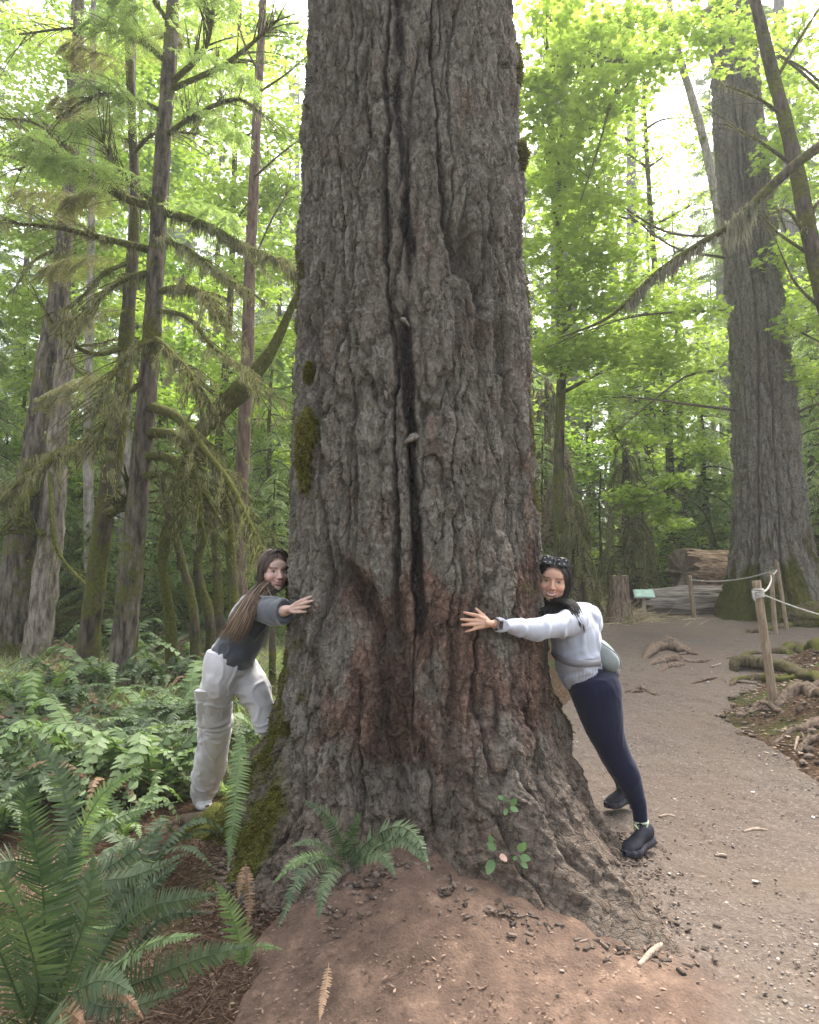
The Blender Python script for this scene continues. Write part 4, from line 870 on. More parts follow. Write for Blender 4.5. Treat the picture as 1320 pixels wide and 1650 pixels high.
droopy('mossy_hemlock', 'cone of drooping olive moss hung branches behind the upright stump', 1012, 14.8, 690, 66, M_OLIVE, 5, 80)
droopy('dead_hemlock', 'grey brown dead hemlock with drooping boughs beside the right woman', 905, 13.8, 700, 62, M_DEAD, 6, 60)
droopy('dead_hemlock', 'hazy grey dead boughs higher up behind the giant trunk', 885, 16.5, 610, 62, M_DEAD, 7, 60)
droopy('mossy_hemlock', 'small drooping mossy hemlock leaning over the brush by the right woman', 930, 12.4, 800, 55, M_OLIVE, 8, 46)
# ================================================================ logs, stump, sign
W_RED = simple('rotten_red_wood', (0.13, 0.08, 0.055), (0.66, 0.46, 0.33), 5, .9, .1, 1.0, .03, stretch=(.35, 2.5, 5), detail=8)
W_GREY = simple('weathered_grey_wood', (0.10, 0.08, 0.068), (0.56, 0.49, 0.43), 5, .9, .1, 1.0, .03, stretch=(.35, 2.5, 5), detail=8)
W_DARK = simple('dark_rotten_wood', (0.025, 0.018, 0.013), (0.11, 0.07, 0.05), 6, .95, .05, 1.0, .03, stretch=(.4, 2, 3))
W_END = simple('cut_wood_end', (0.20, 0.15, 0.11), (0.42, 0.34, 0.27), 12, .9, .1, .3, .01)
def log_obj(name, label, a, b_, r, m_, noise=.12, endm=None, ends=(0, 1), seed=1, taper=.9, mossy=False, sides=48):
    a = np.array(a); b_ = np.array(b_); c = (a+b_)/2; t = thing(name, label, 'log', tuple(c))
    n = 90; s = np.linspace(0, 1, n); pts = a+(b_-a)*s[:, None]-c; r_ = r*(1-(1-taper)*s)
    ax = unit(b_-a); th_ = np.linspace(0, 2*np.pi, sides*2, endpoint=False)
    u = unit(np.cross(ax, [0, 0, 1.])); w_ = np.cross(u, ax)
    A, Tt = np.meshgrid(s*np.linalg.norm(b_-a), th_, indexing='ij')
    k = 1+noise*fbm(A*.9, np.cos(Tt)*3, np.sin(Tt)*3, 4, seed)+.06*fbm(A*1.2, np.cos(Tt)*14, np.sin(Tt)*14, 3, seed+4)
    off = u[None, None]*np.cos(Tt)[..., None]+w_[None, None]*np.sin(Tt)[..., None]
    shift = ax*(0.10*r*fbm(np.cos(Tt)*6, np.sin(Tt)*6, o=3, s=seed))[..., None]*((s < .02) | (s > .98))[:, None, None]*8
    v_ = (pts[:, None]+off*(r_[:, None]*k)[..., None]+shift).reshape(-1, 3)
    obj('log_body', mesh('log_body', v_, np.flip(grid_faces(n, sides*2), 1), m_), t)
    for e in ends:
        j = 0 if e == 0 else n-1; ring = v_.reshape(n, -1, 3)[j]; cc = ring.mean(0); q = [ring*(1-f)+cc*f + ax*(-.02 if e == 0 else .02)*0*f for f in (0, .3, .6, .9, 1.0)]
        q = [p_+ax[None]*(r*.06*vn(p_[:, 1]*14, p_[:, 2]*14, s=seed))[:, None]*(0 if i_ == 0 else 1) for i_, p_ in enumerate(q)]
        vq = np.concatenate(q); fq = grid_faces(5, len(ring)); fq = fq if e == 0 else np.flip(fq, 1)
        obj('log_end', mesh('log_end', vq, fq, endm or W_END), t)
    return t
def L3(px, py, y): return P(px, py, y)
log_obj('fallen_log', 'big reddish fallen log with a sawn pale end, upper one of the pile', L3(1100, 923, 14.9), L3(1330, 918, 16.3), .47, W_RED, seed=3)
log_obj('fallen_log', 'grey weathered log with a ragged red end lying on the ground before the big one', L3(1036, 972, 14.2), L3(1190, 968, 14.4), .30, W_GREY, seed=9, endm=W_RED, taper=1.05, noise=.25)
log_obj('fallen_log', 'dark rotten log behind the stump and the right woman', L3(930, 972, 13.6), L3(1012, 978, 13.4), .15, W_DARK, seed=11, noise=.3)
log_obj('split_plank', 'pale split slab lying flat beside the stump', L3(975, 991, 12.9), L3(1045, 990, 13.1), .035, W_END, seed=12, noise=.3)
log_obj('fallen_log', 'low dark slab of rotten wood under the grey log', L3(1045, 997, 13.9), L3(1110, 996, 13.9), .07, W_DARK, seed=14, noise=.4)
log_obj('mossy_log', 'long dark mossy log on the forest floor at far left', L3(28, 1010, 10.6), L3(185, 1000, 11.2), .19, B_MOSSY, seed=15, noise=.25)
log_obj('mossy_log', 'mossy log half buried in brush left of the left woman', L3(215, 995, 11.8), L3(330, 985, 12.4), .13, B_MOSS, seed=16, noise=.3)
log_obj('fallen_log', 'dark log end showing right of the second big tree', L3(1300, 890, 15), L3(1420, 885, 15), .25, W_DARK, seed=18, noise=.2)
# upright stump
b0 = G(998, 1004); t = thing('tree_stump', 'upright weathered stump with a flat top standing at the edge of the path', 'stump', tuple(b0))
z_ = np.linspace(-.1, .80, 70); t_ = np.linspace(0, 2*np.pi, 90, endpoint=False); TT, ZZ = np.meshgrid(t_, z_)
rr_ = np.interp(ZZ, [-.1, 0, .1, .3, .8], [.34, .30, .225, .18, .155])*(1+.10*np.sin(TT*5+.6)*np.exp(-np.clip(ZZ, 0, 9)/.18)+.10*fbm(TT*4, ZZ*.8, o=3, s=4))+.012*fbm(TT*20, ZZ*3, o=2, s=5)
v_ = np.stack([rr_*np.cos(TT)+.02*ZZ, rr_*np.sin(TT), ZZ+(ZZ > .78)*.02*fbm(TT*6, TT*0, o=2, s=6)], -1).reshape(-1, 3)
obj('stump_body', mesh('stump_body', v_, grid_faces(70, 90), barkmat('stump_wood', (0.07, 0.05, 0.035), (0.27, 0.21, 0.15), .2, 2)), t)
top = v_.reshape(70, 90, 3)[-1]; cc = top.mean(0); q = np.concatenate([top, top*.5+cc*.5, top*.02+cc*.98])
obj('stump_top', mesh('stump_top', q, grid_faces(3, 90), W_END), t)
# information sign
b0 = G(1032, 996); t = thing('information_sign', 'small turquoise tilted information panel on a low post by the logs', 'sign', tuple(b0))
pc = P(1038, 957, b0[1])-b0
def box(c, h, rot=(0, 0, 0)):
    M = np.array(__import__('mathutils').Euler(rot).to_matrix()); s = np.array([[x, y, z] for x in (-1, 1) for y in (-1, 1) for z in (-1, 1)])*np.array(h)
    return s@M.T+np.array(c), np.array([[0, 1, 3, 2], [4, 6, 7, 5], [0, 4, 5, 1], [2, 3, 7, 6], [0, 2, 6, 4], [1, 5, 7, 3]])
M_TURQ = simple('turquoise_panel', (0.22, 0.50, 0.45), (0.34, 0.62, 0.56), 6, .45, .4, 0)
M_FRAME = simple('sign_frame', (0.35, 0.33, 0.28), (0.45, 0.43, 0.38), 20, .6, .3, 0)
obj('frame', mesh('frame', *box(pc, (.185, .12, .012), (R(38), 0, R(-8))), M_FRAME, False), t)
obj('panel', mesh('panel', *box(pc+[0, -.008, .011], (.17, .108, .005), (R(38), 0, R(-8))), M_TURQ, False), t)
for (ax_, ay_, w_, h_) in [(-.09, .045, .055, .035), (.06, .03, .075, .055), (-.09, -.04, .055, .035), (.06, -.065, .075, .02)]:
    M_ = np.array(__import__('mathutils').Euler((R(38), 0, R(-8))).to_matrix()); obj('printed_picture', mesh('printed_picture', *box(pc+[0, -.008, .011]+M_@np.array([ax_, ay_, .006]), (w_, h_, .001), (R(38), 0, R(-8))), simple('printed_picture', (.40, .58, .50), (.62, .70, .60), 9, .5, .3, 0), False), t)
obj('post', mesh('post', *box([pc[0], .03, pc[2]/2-.03], (.03, .03, pc[2]/2), (0, 0, 0)), M_FRAME, False), t)
# ================================================================ rope fence
W_POST = simple('stake_wood', (0.19, 0.14, 0.095), (0.40, 0.31, 0.22), 18, .85, .15, .4, .006, stretch=(2, 2, .3))
M_ROPE = simple('rope', (0.36, 0.34, 0.30), (0.6, 0.58, 0.54), 60, .9, .1, .3, .004)
def stake(label, top, bot, dep, wpx, gd_=None):
    g = G(*bot) if not gd_ else ground_at(bot[0], gd_); a = g; b_ = P(top[0], top[1], dep if dep else g[1]); r = wpx/F*g[1]/2
    t = thing('fence_post', label, 'post', tuple(a), 'stakes of the rope fence')
    v_, f_ = tube(np.array([a-(b_-a)*.1, a, (a+b_)/2, b_])-a, [r*1.05, r, r, r*.97], 24, n=30, noise=.03, nf=8, seed=2)
    # squared off faces with worn corners
    obj('stake', mesh('stake', v_, f_, W_POST), t); return t, a, b_, r
pt, a1, b1, r1 = stake('nearest rope fence stake, leaning, with rope wound round its top', (1219, 936), (1247, 1132), None, 13.5)
d = unit(b1-a1)
for k in range(5):
    th_ = np.linspace(0, 2*np.pi, 25); u = unit(np.cross(d, [0, 1., 0])); w_ = np.cross(d, u); c = b1-a1-d*(.075+.016*k)
    ring = c+(u*np.cos(th_)[:, None]+w_*np.sin(th_)[:, None])*(r1+.006)+d*(.006*np.sin(th_*2+k))[:, None]
    v_, f_ = tube(ring, [.0085], 8); obj('rope_coil', mesh('rope_coil', v_, f_, M_ROPE), pt)
v_, f_ = tube(np.array([b1-a1-d*.09-[.045, .02, 0], b1-a1-d*.12-[.055, .03, 0], b1-a1-d*.17-[.05, .03, 0]]), [.012, .008], 8, n=8); obj('rope_end', mesh('rope_end', v_, f_, M_ROPE), pt)
_, a2, b2, r2 = stake('second stake of the rope fence, right behind the nearest leaning one', (1242, 922), (1250, 1022), None, 7.5)
_, a3, b3, r3 = stake('tallest looking thin stake, third along the rope fence', (1252, 906), (1263, 998), None, 6, 11.2)
_, a4, b4, r4 = stake('lone stake standing in front of the logs', (1111, 927), (1119, 996), None, 7)
def rope(label, pts, r=.0055, m_=None):
    pts = np.array(pts); v_, f_ = tube(pts-pts[0], [r], 8, n=40); o = obj('rope', mesh('rope', v_, f_, m_ or M_ROPE), None, tuple(pts[0])); tag(o, label, 'rope', 'ropes of the fence')
tp = b1-d*.10
rope('white rope running from the nearest stake out past the right edge', [tp, P(1270, 974, a1[1]-.1), P(1330, 993, a1[1]-.3), P(1420, 1015, a1[1]-.5)])
rope('pale rope curling from the nearest stake up to the second one', [tp, P(1236, 950, a1[1]+1), P(1243, 935, (a1[1]+a2[1])/2+1), b2-[0, 0, .05]], .010)
rope('long sagging rope from the third stake to the lone stake by the logs', [b3-[0, 0, .12], P(1200, 932, (a3[1]*2+a4[1])/3), P(1150, 937, (a3[1]+a4[1]*2)/3), b4-[0, 0, .08]], .010)
rope('short rope between the second and third stake', [b2-[0, 0, .05], (b2+b3)/2-[0, 0, .10], b3-[0, 0, .12]], .010)
# ================================================================ roots on the path and the bank
S_ROOT = barkmat('worn_root', (0.075, 0.052, 0.038), (0.24, 0.18, 0.135), 0, 3)
S_ROOTM = barkmat('mossy_root', (0.055, 0.04, 0.028), (0.17, 0.125, 0.09), .6, 3)
def root(label, pl, rad, m_=None, lift=.3, name='exposed_root', side=0):
    pts = np.array([G(*q) for q in pl]); pts = smooth_path(pts, 26); r = np.interp(np.linspace(0, 1, 26), np.linspace(0, 1, len(rad)), rad)
    pts[:, 2] = gz(pts[:, 0], pts[:, 1])+r*lift; pts[0, 2] -= r[0]*1.2; pts[-1, 2] -= r[-1]*1.6
    pts[:, 2] += .4*r*fbm(np.arange(26)*.35, np.arange(26)*0., o=2, s=int(pl[0][0]) % 50)
    v_, f_ = tube(pts-pts[0], r, 14, n=80, noise=.38, nf=7, seed=int(pl[0][1]) % 31, flat=.75); m2 = MB(); m2.add(v_, f_)
    for k in range(side):
        j = int(rng.integers(4, 22)); dd = rng.normal(0, 1, 2); dd /= np.linalg.norm(dd); L = rng.uniform(.12, .4)
        q = np.array([pts[j], pts[j]+[dd[0]*L*.5, dd[1]*L*.5, 0], pts[j]+[dd[0]*L, dd[1]*L, 0]]); q[:, 2] = gz(q[:, 0], q[:, 1])+r[j]*.2; q[2, 2] -= .02
        v_, f_ = tube(q-pts[0], [r[j]*.5, .004], 8, n=16, noise=.3, nf=9, seed=k); m2.add(v_, f_)
    o = m2.build(name, m_ or S_ROOT); o.location = pts[0]; tag(o, label, 'root')
root('gnarled root hump in the middle of the path, topmost of the cluster', [(1038, 1062), (1058, 1048), (1080, 1042), (1105, 1053), (1125, 1055)], [.03, .10, .12, .07, .02], lift=.25, side=5)
root('second gnarled root of the cluster running right across the path', [(1045, 1074), (1065, 1066), (1095, 1064), (1120, 1068), (1170, 1062)], [.02, .07, .05, .03, .012], side=4)
root('short root knob, lowest of the cluster in the path', [(1063, 1084), (1080, 1074), (1103, 1072)], [.02, .045, .02], side=2)
root('thin pale root lying below the cluster', [(1112, 1103), (1135, 1096), (1157, 1092)], [.01, .022, .01])
root('small root star nearer the right woman', [(1015, 1116), (1035, 1112), (1060, 1122)], [.01, .04, .01], side=5)
root('small twisted root knob at the far side of the path', [(1207, 1020), (1220, 1017), (1262, 1012), (1300, 1000)], [.05, .06, .08, .1], S_ROOTM, side=3)
root('long dark root along the far edge of the bank', [(1228, 1055), (1260, 1052), (1285, 1046), (1330, 1048)], [.04, .08, .09, .1], S_ROOTM, side=5)
root('thin root at the back of the bank beside the post', [(1180, 1066), (1205, 1056), (1240, 1054)], [.02, .045, .03], S_ROOTM, side=4)
root('thick green mossy root jutting from the bank onto the path', [(1182, 1080), (1195, 1078), (1225, 1080), (1270, 1082), (1330, 1100)], [.05, .085, .085, .07, .05], barkmat('green_root', (0.045, 0.036, 0.020), (0.14, 0.115, 0.065), .25, 3), lift=.9)
root('brown root below the thick mossy one', [(1178, 1105), (1192, 1095), (1230, 1096), (1290, 1094)], [.02, .035, .06, .04], S_ROOTM, side=6)
root('dark arching root right of the nearest stake', [(1252, 1140), (1275, 1120), (1300, 1115), (1335, 1125)], [.03, .06, .07, .05], S_ROOT, side=6)
root('small roots matted at the front of the bank', [(1205, 1150), (1230, 1135), (1262, 1150)], [.015, .04, .02], S_ROOT, side=8)
root('slanting root at the near edge of the bank', [(1245, 1200), (1275, 1182), (1300, 1175), (1330, 1160)], [.015, .035, .04, .05], S_ROOT, side=4)
root('thin root crossing the near bank at the right edge', [(1285, 1215), (1305, 1195), (1335, 1188)], [.015, .03, .03], S_ROOT, side=2)
root('low root running left from the giant tree into the ferns', [(255, 1345), (300, 1330), (350, 1325), (400, 1330)], [.03, .06, .08, .09], S_ROOTM, lift=.2, side=6)
# mossy boulder like root mass at right
t = thing('mossy_root_mass', 'lumpy mossy root mass at the right edge behind the rope', 'root', tuple(G(1300, 1008)))
m2, m3 = MB(), MB()
for (ox, oy, oz, a, b_, c) in [(0, 0, .12, .34, .3, .17), (.35, .1, .2, .45, .35, .2), (-.12, -.1, .03, .22, .2, .1), (.1, -.1, .02, .25, .2, .12)]:
    v_, f_ = rounded((ox, oy, oz), (a, b_, c), 4, .35, 2.2, int(a*100)); m2.add(v_, f_)
    q = v_[v_[:, 2] > oz]; q = q[rng.integers(0, len(q), 1500)]; dd = unit(q-[ox, oy, oz]+[0, 0, .1]+rng.normal(0, .1, q.shape)); s = unit(np.cross(dd, rng.normal(0, 1, q.shape)))
    v_, f_ = diamonds(q, dd, s, rng.uniform(.01, .035, len(q)), np.full(len(q), .008)); m3.add(v_, f_)
m2.build('root_wood', S_ROOTM, t); m3.build('moss', leafmat('bright_moss', (0.08, 0.085, 0.02), (0.22, 0.21, 0.06), .2, (1.1, 1.2, .6), scale=3), t, False)
# sticks
M_STICK = simple('bare_stick', (0.22, 0.16, 0.115), (0.42, 0.33, 0.26), 40, .85, .1, .4, .003)
def stick(label, pl, r):
    pts = np.array([G(*q) for q in pl]); pts[:, 2] += r*1.0; v_, f_ = tube(pts-pts[0], [r*.7, r, r*1.1, r*.8], 10, n=24, noise=.25, nf=14, seed=3)
    tag(obj('stick', mesh('stick', v_, f_, M_STICK), None, tuple(pts[0])), label, 'stick')
stick('thick bare stick lying by the tip of the right root', [(1030, 1562), (1050, 1540), (1079, 1518)], .011)
stick('thin forked twig right beside the thick bare stick', [(1070, 1558), (1080, 1545), (1086, 1535)], .004)
stick('pale flat splinter of wood on the gravel right of the shoe', [(1198, 1343), (1215, 1339), (1238, 1341)], .009)
stick('pale chip of wood on the path just behind the shoe', [(1062, 1318), (1075, 1316), (1088, 1318)], .008)
stick('white fallen twig on the path near the roots', [(1145, 1076), (1158, 1073), (1162, 1071)], .012)
stick('short dark twig alone on the right gravel', [(1152, 1381), (1163, 1380), (1172, 1382)], .008)
stick('upright twig stuck in the ground at the right bank', [(1281, 1212), (1285, 1195), (1287, 1190)], .010)
# ================================================================ ferns
def frond(mb, pts, hw, npair=30, tip=.06, upv=None, seed=0, wpin=None, droop=.15, notch=True):
    """one fern frond: rachis with a blade each side"""
    n = npair+3; sp = smooth_path(pts, n); t = unit(np.gradient(sp, axis=0))
    L = np.sum(np.linalg.norm(np.diff(sp, axis=0), axis=1))
    v_, f_ = tube(sp, [.0028*L/.4, .0008], 5); mb.add(v_, f_)
    up = np.array([0, -.35, 1.0]) if upv is None else np.asarray(upv, float)
    side = unit(np.cross(t, up)); nrm = np.cross(side, t)
    s = np.linspace(0, 1, n)[2:]; idx = np.arange(2, n)
    prof = np.clip(np.minimum((s+.10)/.32, 1), 0, 1)*(1-np.clip((s-.45)/.55, 0, 1)**1.5)*hw+hw*tip
    gap = L/npair; wp = wpin or gap*.80
    for sg in (1, -1):
        ln = (prof*rng.uniform(.82, 1.08, len(s))*np.where(rng.uniform(0, 1, len(s)) < .03, .3, 1))[:, None]
        d = unit(side[idx]*sg+t[idx]*(.18+.5*s[:, None]**2)-nrm[idx]*droop*rng.uniform(.2, 1.9, (len(s), 1))+rng.normal(0, .055, (len(s), 3)))
        base = sp[idx]; w_ = unit(t[idx]-d*np.sum(t[idx]*d, 1, keepdims=True))*wp
        tilt = nrm[idx]*wp*.25*rng.normal(0, 1, (len(s), 1))
        sag = -nrm[idx]*ln*droop*.5
        pr = [(0, -.32), (.03, -.5), (.35, -.46), (.72, -.28), (1.0, .02), (.70, .30), (.33, .46), (.06, .62), (0, .30)]
        V = np.stack([base+d*ln*a+w_*b_+tilt*b_+sag*a*a for a, b_ in pr], 1).reshape(-1, 3)
        m_ = len(pr); mb.add(V, np.arange(len(s)*m_).reshape(-1, m_) if sg == 1 else np.arange(len(s)*m_).reshape(-1, m_)[:, ::-1])
def hero_fern(name, label, base, fronds, m_, dead=None, cat='fern'):
    """fronds: (list of (px,py,depth)), half width in pixels, pairs"""
    b0 = np.array(base); t = thing(name, label, cat, tuple(b0))
    for k, fr in enumerate(fronds):
        pl, hw, npr = fr[:3]; mb = MB(); pts = np.array(gpath(pl))-b0
        frond(mb, pts, hw/F*pl[1][2], npr, upv=fr[3] if len(fr) > 3 else (0, -.8, .7))
        mb.build('frond', fr[4] if len(fr) > 4 else m_, t, False)
    return t
D = 2.86
p0 = P(557, 1394, D)
hero_fern('sword_fern', 'sword fern growing from the front of the giant trunk base', p0, [
    ([(557, 1392, D), (549, 1352, D-.05), (525, 1312, D-.12), (488, 1290, D-.2)], 17, 30),
    ([(560, 1390, D), (566, 1355, D-.02), (571, 1332, D-.04), (582, 1308, D-.06)], 13, 22),
    ([(562, 1392, D), (598, 1352, D-.08), (640, 1332, D-.18), (672, 1350, D-.3), (692, 1402, D-.38)], 18, 40),
    ([(564, 1396, D), (600, 1370, D-.1), (640, 1352, D-.22), (668, 1366, D-.32), (684, 1388, D-.36)], 16, 34),
    ([(564, 1398, D), (592, 1378, D-.12), (618, 1380, D-.22), (636, 1410, D-.28)], 17, 28),
    ([(552, 1396, D), (515, 1386, D-.14), (480, 1420, D-.3), (450, 1492, D-.42)], 18, 38),
    ([(556, 1400, D), (538, 1402, D-.14), (521, 1436, D-.24), (513, 1480, D-.3)], 16, 30),
    ([(550, 1392, D), (515, 1378, D-.12), (475, 1390, D-.2), (440, 1424, D-.26)], 12, 30, (0, -.8, .7), M_FERNL),
    ([(550, 1384, D), (520, 1362, D-.08), (495, 1356, D-.14), (468, 1364, D-.2)], 9, 24)], M_FERN)
hero_fern('hanging_fern_frond', 'long fern frond hanging straight down the left root beside the white trousers', P(386, 1182, 3.25), [([(388, 1180, 3.3), (384, 1240, 3.2), (376, 1320, 3.1), (368, 1398, 3.02)], 21, 44, (0, -1, .1))], M_FERNL)
hero_fern('sword_fern', 'light green frond standing at the left foot of the giant tree', P(392, 1560, 2.55), [
    ([(394, 1562, 2.55), (387, 1522, 2.52), (372, 1470, 2.48), (349, 1422, 2.44)], 24, 26, (.2, -1, .2)),
    ([(394, 1562, 2.55), (400, 1530, 2.52), (430, 1525, 2.48), (455, 1530, 2.44)], 8, 18)], M_FERNL)
q = 2.2
hero_fern('large_sword_fern', 'largest dark green fern filling the bottom left corner', P(55, 1655, 2.25), [
    ([(62, 1650, q), (72, 1540, q-.05), (68, 1430, q-.12), (45, 1310, q-.2)], 66, 56, (.1, -1, .3)),
    ([(45, 1650, q), (10, 1560, q-.1), (-30, 1470, q-.2), (-80, 1390, q-.3)], 58, 50, (.1, -1, .3)),
    ([(50, 1650, q), (62, 1590, q-.15), (40, 1500, q-.3), (-10, 1395, q-.4)], 50, 48, (.1, -1, .4)),
    ([(70, 1650, q), (110, 1560, q-.05), (140, 1470, q-.1), (150, 1380, q-.1)], 50, 50, (-.2, -1, .3)),
    ([(70, 1660, q), (120, 1600, q-.1), (170, 1580, q-.15), (215, 1600, q-.2)], 32, 36, (0, -.8, .7)),
    ([(50, 1660, q), (10, 1640, q-.2), (-40, 1640, q-.3)], 46, 36, (0, -.8, .7)),
    ([(60, 1660, q), (80, 1650, q-.3), (90, 1700, q-.5)], 40, 30, (0, -.8, .7)),
    ([(75, 1655, q-.1), (105, 1630, q-.25), (135, 1650, q-.35)], 22, 24, (0, -.8, .6), M_FERND),
    ([(65, 1650, q+.05), (95, 1530, q+.1), (100, 1420, q+.15), (130, 1330, q+.2)], 46, 50, (-.1, -1, .2))], M_FERN)
q = 2.5
hero_fern('sword_fern', 'spreading fern with two long fronds pointing right at the bottom left', P(120, 1600, q), [
    ([(115, 1595, q), (180, 1560, q-.08), (250, 1518, q-.15), (322, 1506, q-.2)], 21, 40, (0, -.5, 1), M_FERNL),
    ([(150, 1610, q), (230, 1580, q-.1), (320, 1545, q-.18), (402, 1524, q-.22)], 32, 44, (0, -1, .4)),
    ([(125, 1600, q), (180, 1510, q+.02), (225, 1445, q+.05), (290, 1388, q+.1)], 26, 42, (0, -1, .5)),
    ([(190, 1500, q+.02), (240, 1462, q), (290, 1450, q-.02), (352, 1440, q-.05)], 24, 34, (0, -1, .3)),
    ([(130, 1600, q), (160, 1620, q-.1), (220, 1620, q-.2), (300, 1590, q-.25)], 24, 36, (0, -.8, .6)),
    ([(115, 1590, q), (120, 1530, q), (140, 1500, q), (185, 1492, q)], 12, 24, (0, -.5, 1), M_FERNL),
    ([(120, 1605, q-.1), (150, 1590, q-.2), (195, 1600, q-.3), (230, 1640, q-.35)], 16, 26, (0, -.8, .6), M_FERND),
    ([(125, 1598, q), (190, 1560, q+.05), (260, 1480, q+.1), (330, 1470, q+.1)], 22, 36, (0, -.8, .6)),
    ([(130, 1595, q+.1), (160, 1520, q+.15), (190, 1440, q+.2), (240, 1400, q+.25)], 22, 38, (0, -1, .5))], M_FERN)
q = 3.0
hero_fern('sword_fern', 'fern with a tall light frond curving up left of the white trousers', P(100, 1430, q), [
    ([(110, 1440, q), (128, 1350, q-.05), (165, 1280, q-.1), (228, 1236, q-.12)], 22, 34, (0, -1, .3), M_FERNL),
    ([(110, 1430, q), (150, 1350, q+.05), (205, 1312, q+.1), (285, 1292, q+.15)], 16, 36, (0, -.6, .9), M_FERNL),
    ([(100, 1430, q), (60, 1360, q-.05), (40, 1290, q-.1), (60, 1250, q-.1)], 34, 38, (0, -1, .4)),
    ([(105, 1430, q), (170, 1400, q-.05), (215, 1370, q-.08), (262, 1330, q-.1)], 22, 34, (0, -.8, .6)),
    ([(95, 1430, q), (30, 1390, q-.1), (-20, 1400, q-.2), (-60, 1430, q-.25)], 34, 34, (0, -.8, .6)),
    ([(105, 1430, q), (110, 1320, q+.1), (90, 1240, q+.15), (50, 1180, q+.2)], 30, 40, (0, -1, .3)),
    ([(105, 1435, q), (160, 1420, q-.2), (220, 1410, q-.3), (300, 1375, q-.35)], 20, 34, (0, -.8, .6))], M_FERN)
# repeated ferns on the slope
def fern_proto(seed, nf, L, m_, hwf=.11, npair=26, spread=1.0):
    global rng
    keep = rng; rng = np.random.default_rng(seed); mbs = []
    for k in range(nf):
        mb = MB(); az = k*2*np.pi/nf+rng.normal(0, .25); l = L*rng.uniform(.7, 1.1); d = np.array([math.cos(az), math.sin(az), 0]); e = rng.uniform(.55, 1.0)
        pts = np.array([[0, 0, 0], d*l*.25*spread+[0, 0, l*.42*e], d*l*.6*spread+[0, 0, l*.58*e], d*l*.95*spread+[0, 0, l*.38*e*rng.uniform(.3, 1.1)]])
        frond(mb, pts, l*hwf*rng.uniform(.8, 1.1), npair, upv=(0, 0, 1.), droop=.2); mbs.append(mb)
    rng = keep
    return [b_.mesh('frond', m_, False) for b_ in mbs]
FP = [fern_proto(1, 11, .72, M_FERN), fern_proto(2, 9, .62, M_FERN, .12), fern_proto(3, 12, .8, M_FERNL, .10), fern_proto(4, 8, .5, M_FERNL, .12, 20), fern_proto(5, 9, .5, M_FERND, .10, 20)]
M_FARF = leafmat('fern_far', (0.07, 0.105, 0.05), (0.19, 0.26, 0.12), .3, (1.3, 1.5, .8), scale=1)
FP.append(fern_proto(6, 10, .75, M_FARF, .12, 18))
near_spots = [(30, 1290), (130, 1250), (215, 1190), (290, 1240), (250, 1290), (60, 1200), (300, 1160), (150, 1160), (20, 1140), (260, 1120), (90, 1120), (200, 1350), (0, 1350), (255, 1200), (180, 1225), (-40, 1240), (310, 1110), (330, 1060), (100, 1300), (-30, 1480), (230, 1420), (10, 1220), (170, 1300)]
words = ['dark green', 'mid green', 'light green', 'small pale green', 'dry brown']
SPOTS = []
def spot_label(col, p):
    px, py = proj(p); a = ['at the left edge', 'left of the dark trunks', 'under the dark trunks', 'beside the left woman', 'by the giant trunk'][int(np.clip(px//85, 0, 4))]
    b_ = ['farthest up the slope', 'high on the slope', 'halfway up the slope', 'lower on the slope', 'low near the big ferns', 'lowest of all'][int(np.clip((py-1020)//55, 0, 5))]
    lab = f'{col} fern {a}, {b_}'; SPOTS.append(lab); n = SPOTS.count(lab)
    return lab+['', ', the one behind', ', the third one behind', ', the farthest one behind', ', one more at the back', ', another at the very back'][min(n-1, 5)]
def fern_label(kind, px, py):
    return spot_label(words[kind] if kind < 5 else 'pale blue green', P(px, py, 5.0)) if True else f'{words[kind] if kind < 5 else "pale blue green"} fern in the patch left of the white trousers' if px > 180 else f'{words[kind] if kind < 5 else "pale blue green"} fern in the undergrowth near the left edge'
for k, (qx, qy) in enumerate(near_spots):
    kind = [0, 2, 1, 0, 3, 4, 2, 4, 1, 0, 4, 3][k % 12]; g = G(qx, qy)
    t = thing('sword_fern', fern_label(kind, qx, qy), 'fern', tuple(g), 'ferns covering the slope left of the giant tree', rng.uniform(0, 6.28)); s_ = rng.uniform(.8, 1.15); t.scale = (s_,)*3
    for me_ in FP[kind]: obj('frond', me_, t)
n_ = 0
while n_ < 74:
    y = 5.0+9*rng.uniform()**1.3; x = -rng.uniform(.15, .66)*y*1.05-.2
    if float(pathm(x, y)) > .1 or math.hypot(x-TX, y-TY) < 1.7: continue
    kind = int(rng.choice([0, 1, 2, 3, 4, 4, 5, 5])); t = thing('sword_fern', spot_label(["dark green", "mid green", "light green", "small pale green", "dry brown", "pale blue green"][kind], np.array([x, y, float(gz(x, y))])), 'fern', (x, y, float(gz(x, y))), 'ferns under the left trees', rng.uniform(0, 6.28))
    s_ = rng.uniform(.75, 1.25); t.scale = (s_,)*3; n_ += 1
    for me_ in FP[kind]: obj('frond', me_, t)
for (x, y, kind) in [(2.4, 12.9, 5), (2.6, 14.2, 1), (4.3, 16, 5), (1.6, 11.5, 5), (2.2, 16, 2), (5, 18, 5), (3.2, 17, 5), (6.5, 17, 5), (8.5, 15, 2)]:
    t = thing('sword_fern', f'{["dark green", "mid green", "light green", "small", "brown", "pale blue green"][kind]} fern {where(float(proj(np.array([x, y, .7]))[0]))}, {["ten", "twelve", "fourteen", "sixteen", "eighteen"][int(np.clip((y-10)/2, 0, 4))]} metres off'.replace('close right of the giant trunk', 'beside the trunk'), 'fern', (x, y, float(gz(x, y))), 'ferns behind the logs', rng.uniform(0, 6.28))
    for me_ in FP[kind]: obj('frond', me_, t)
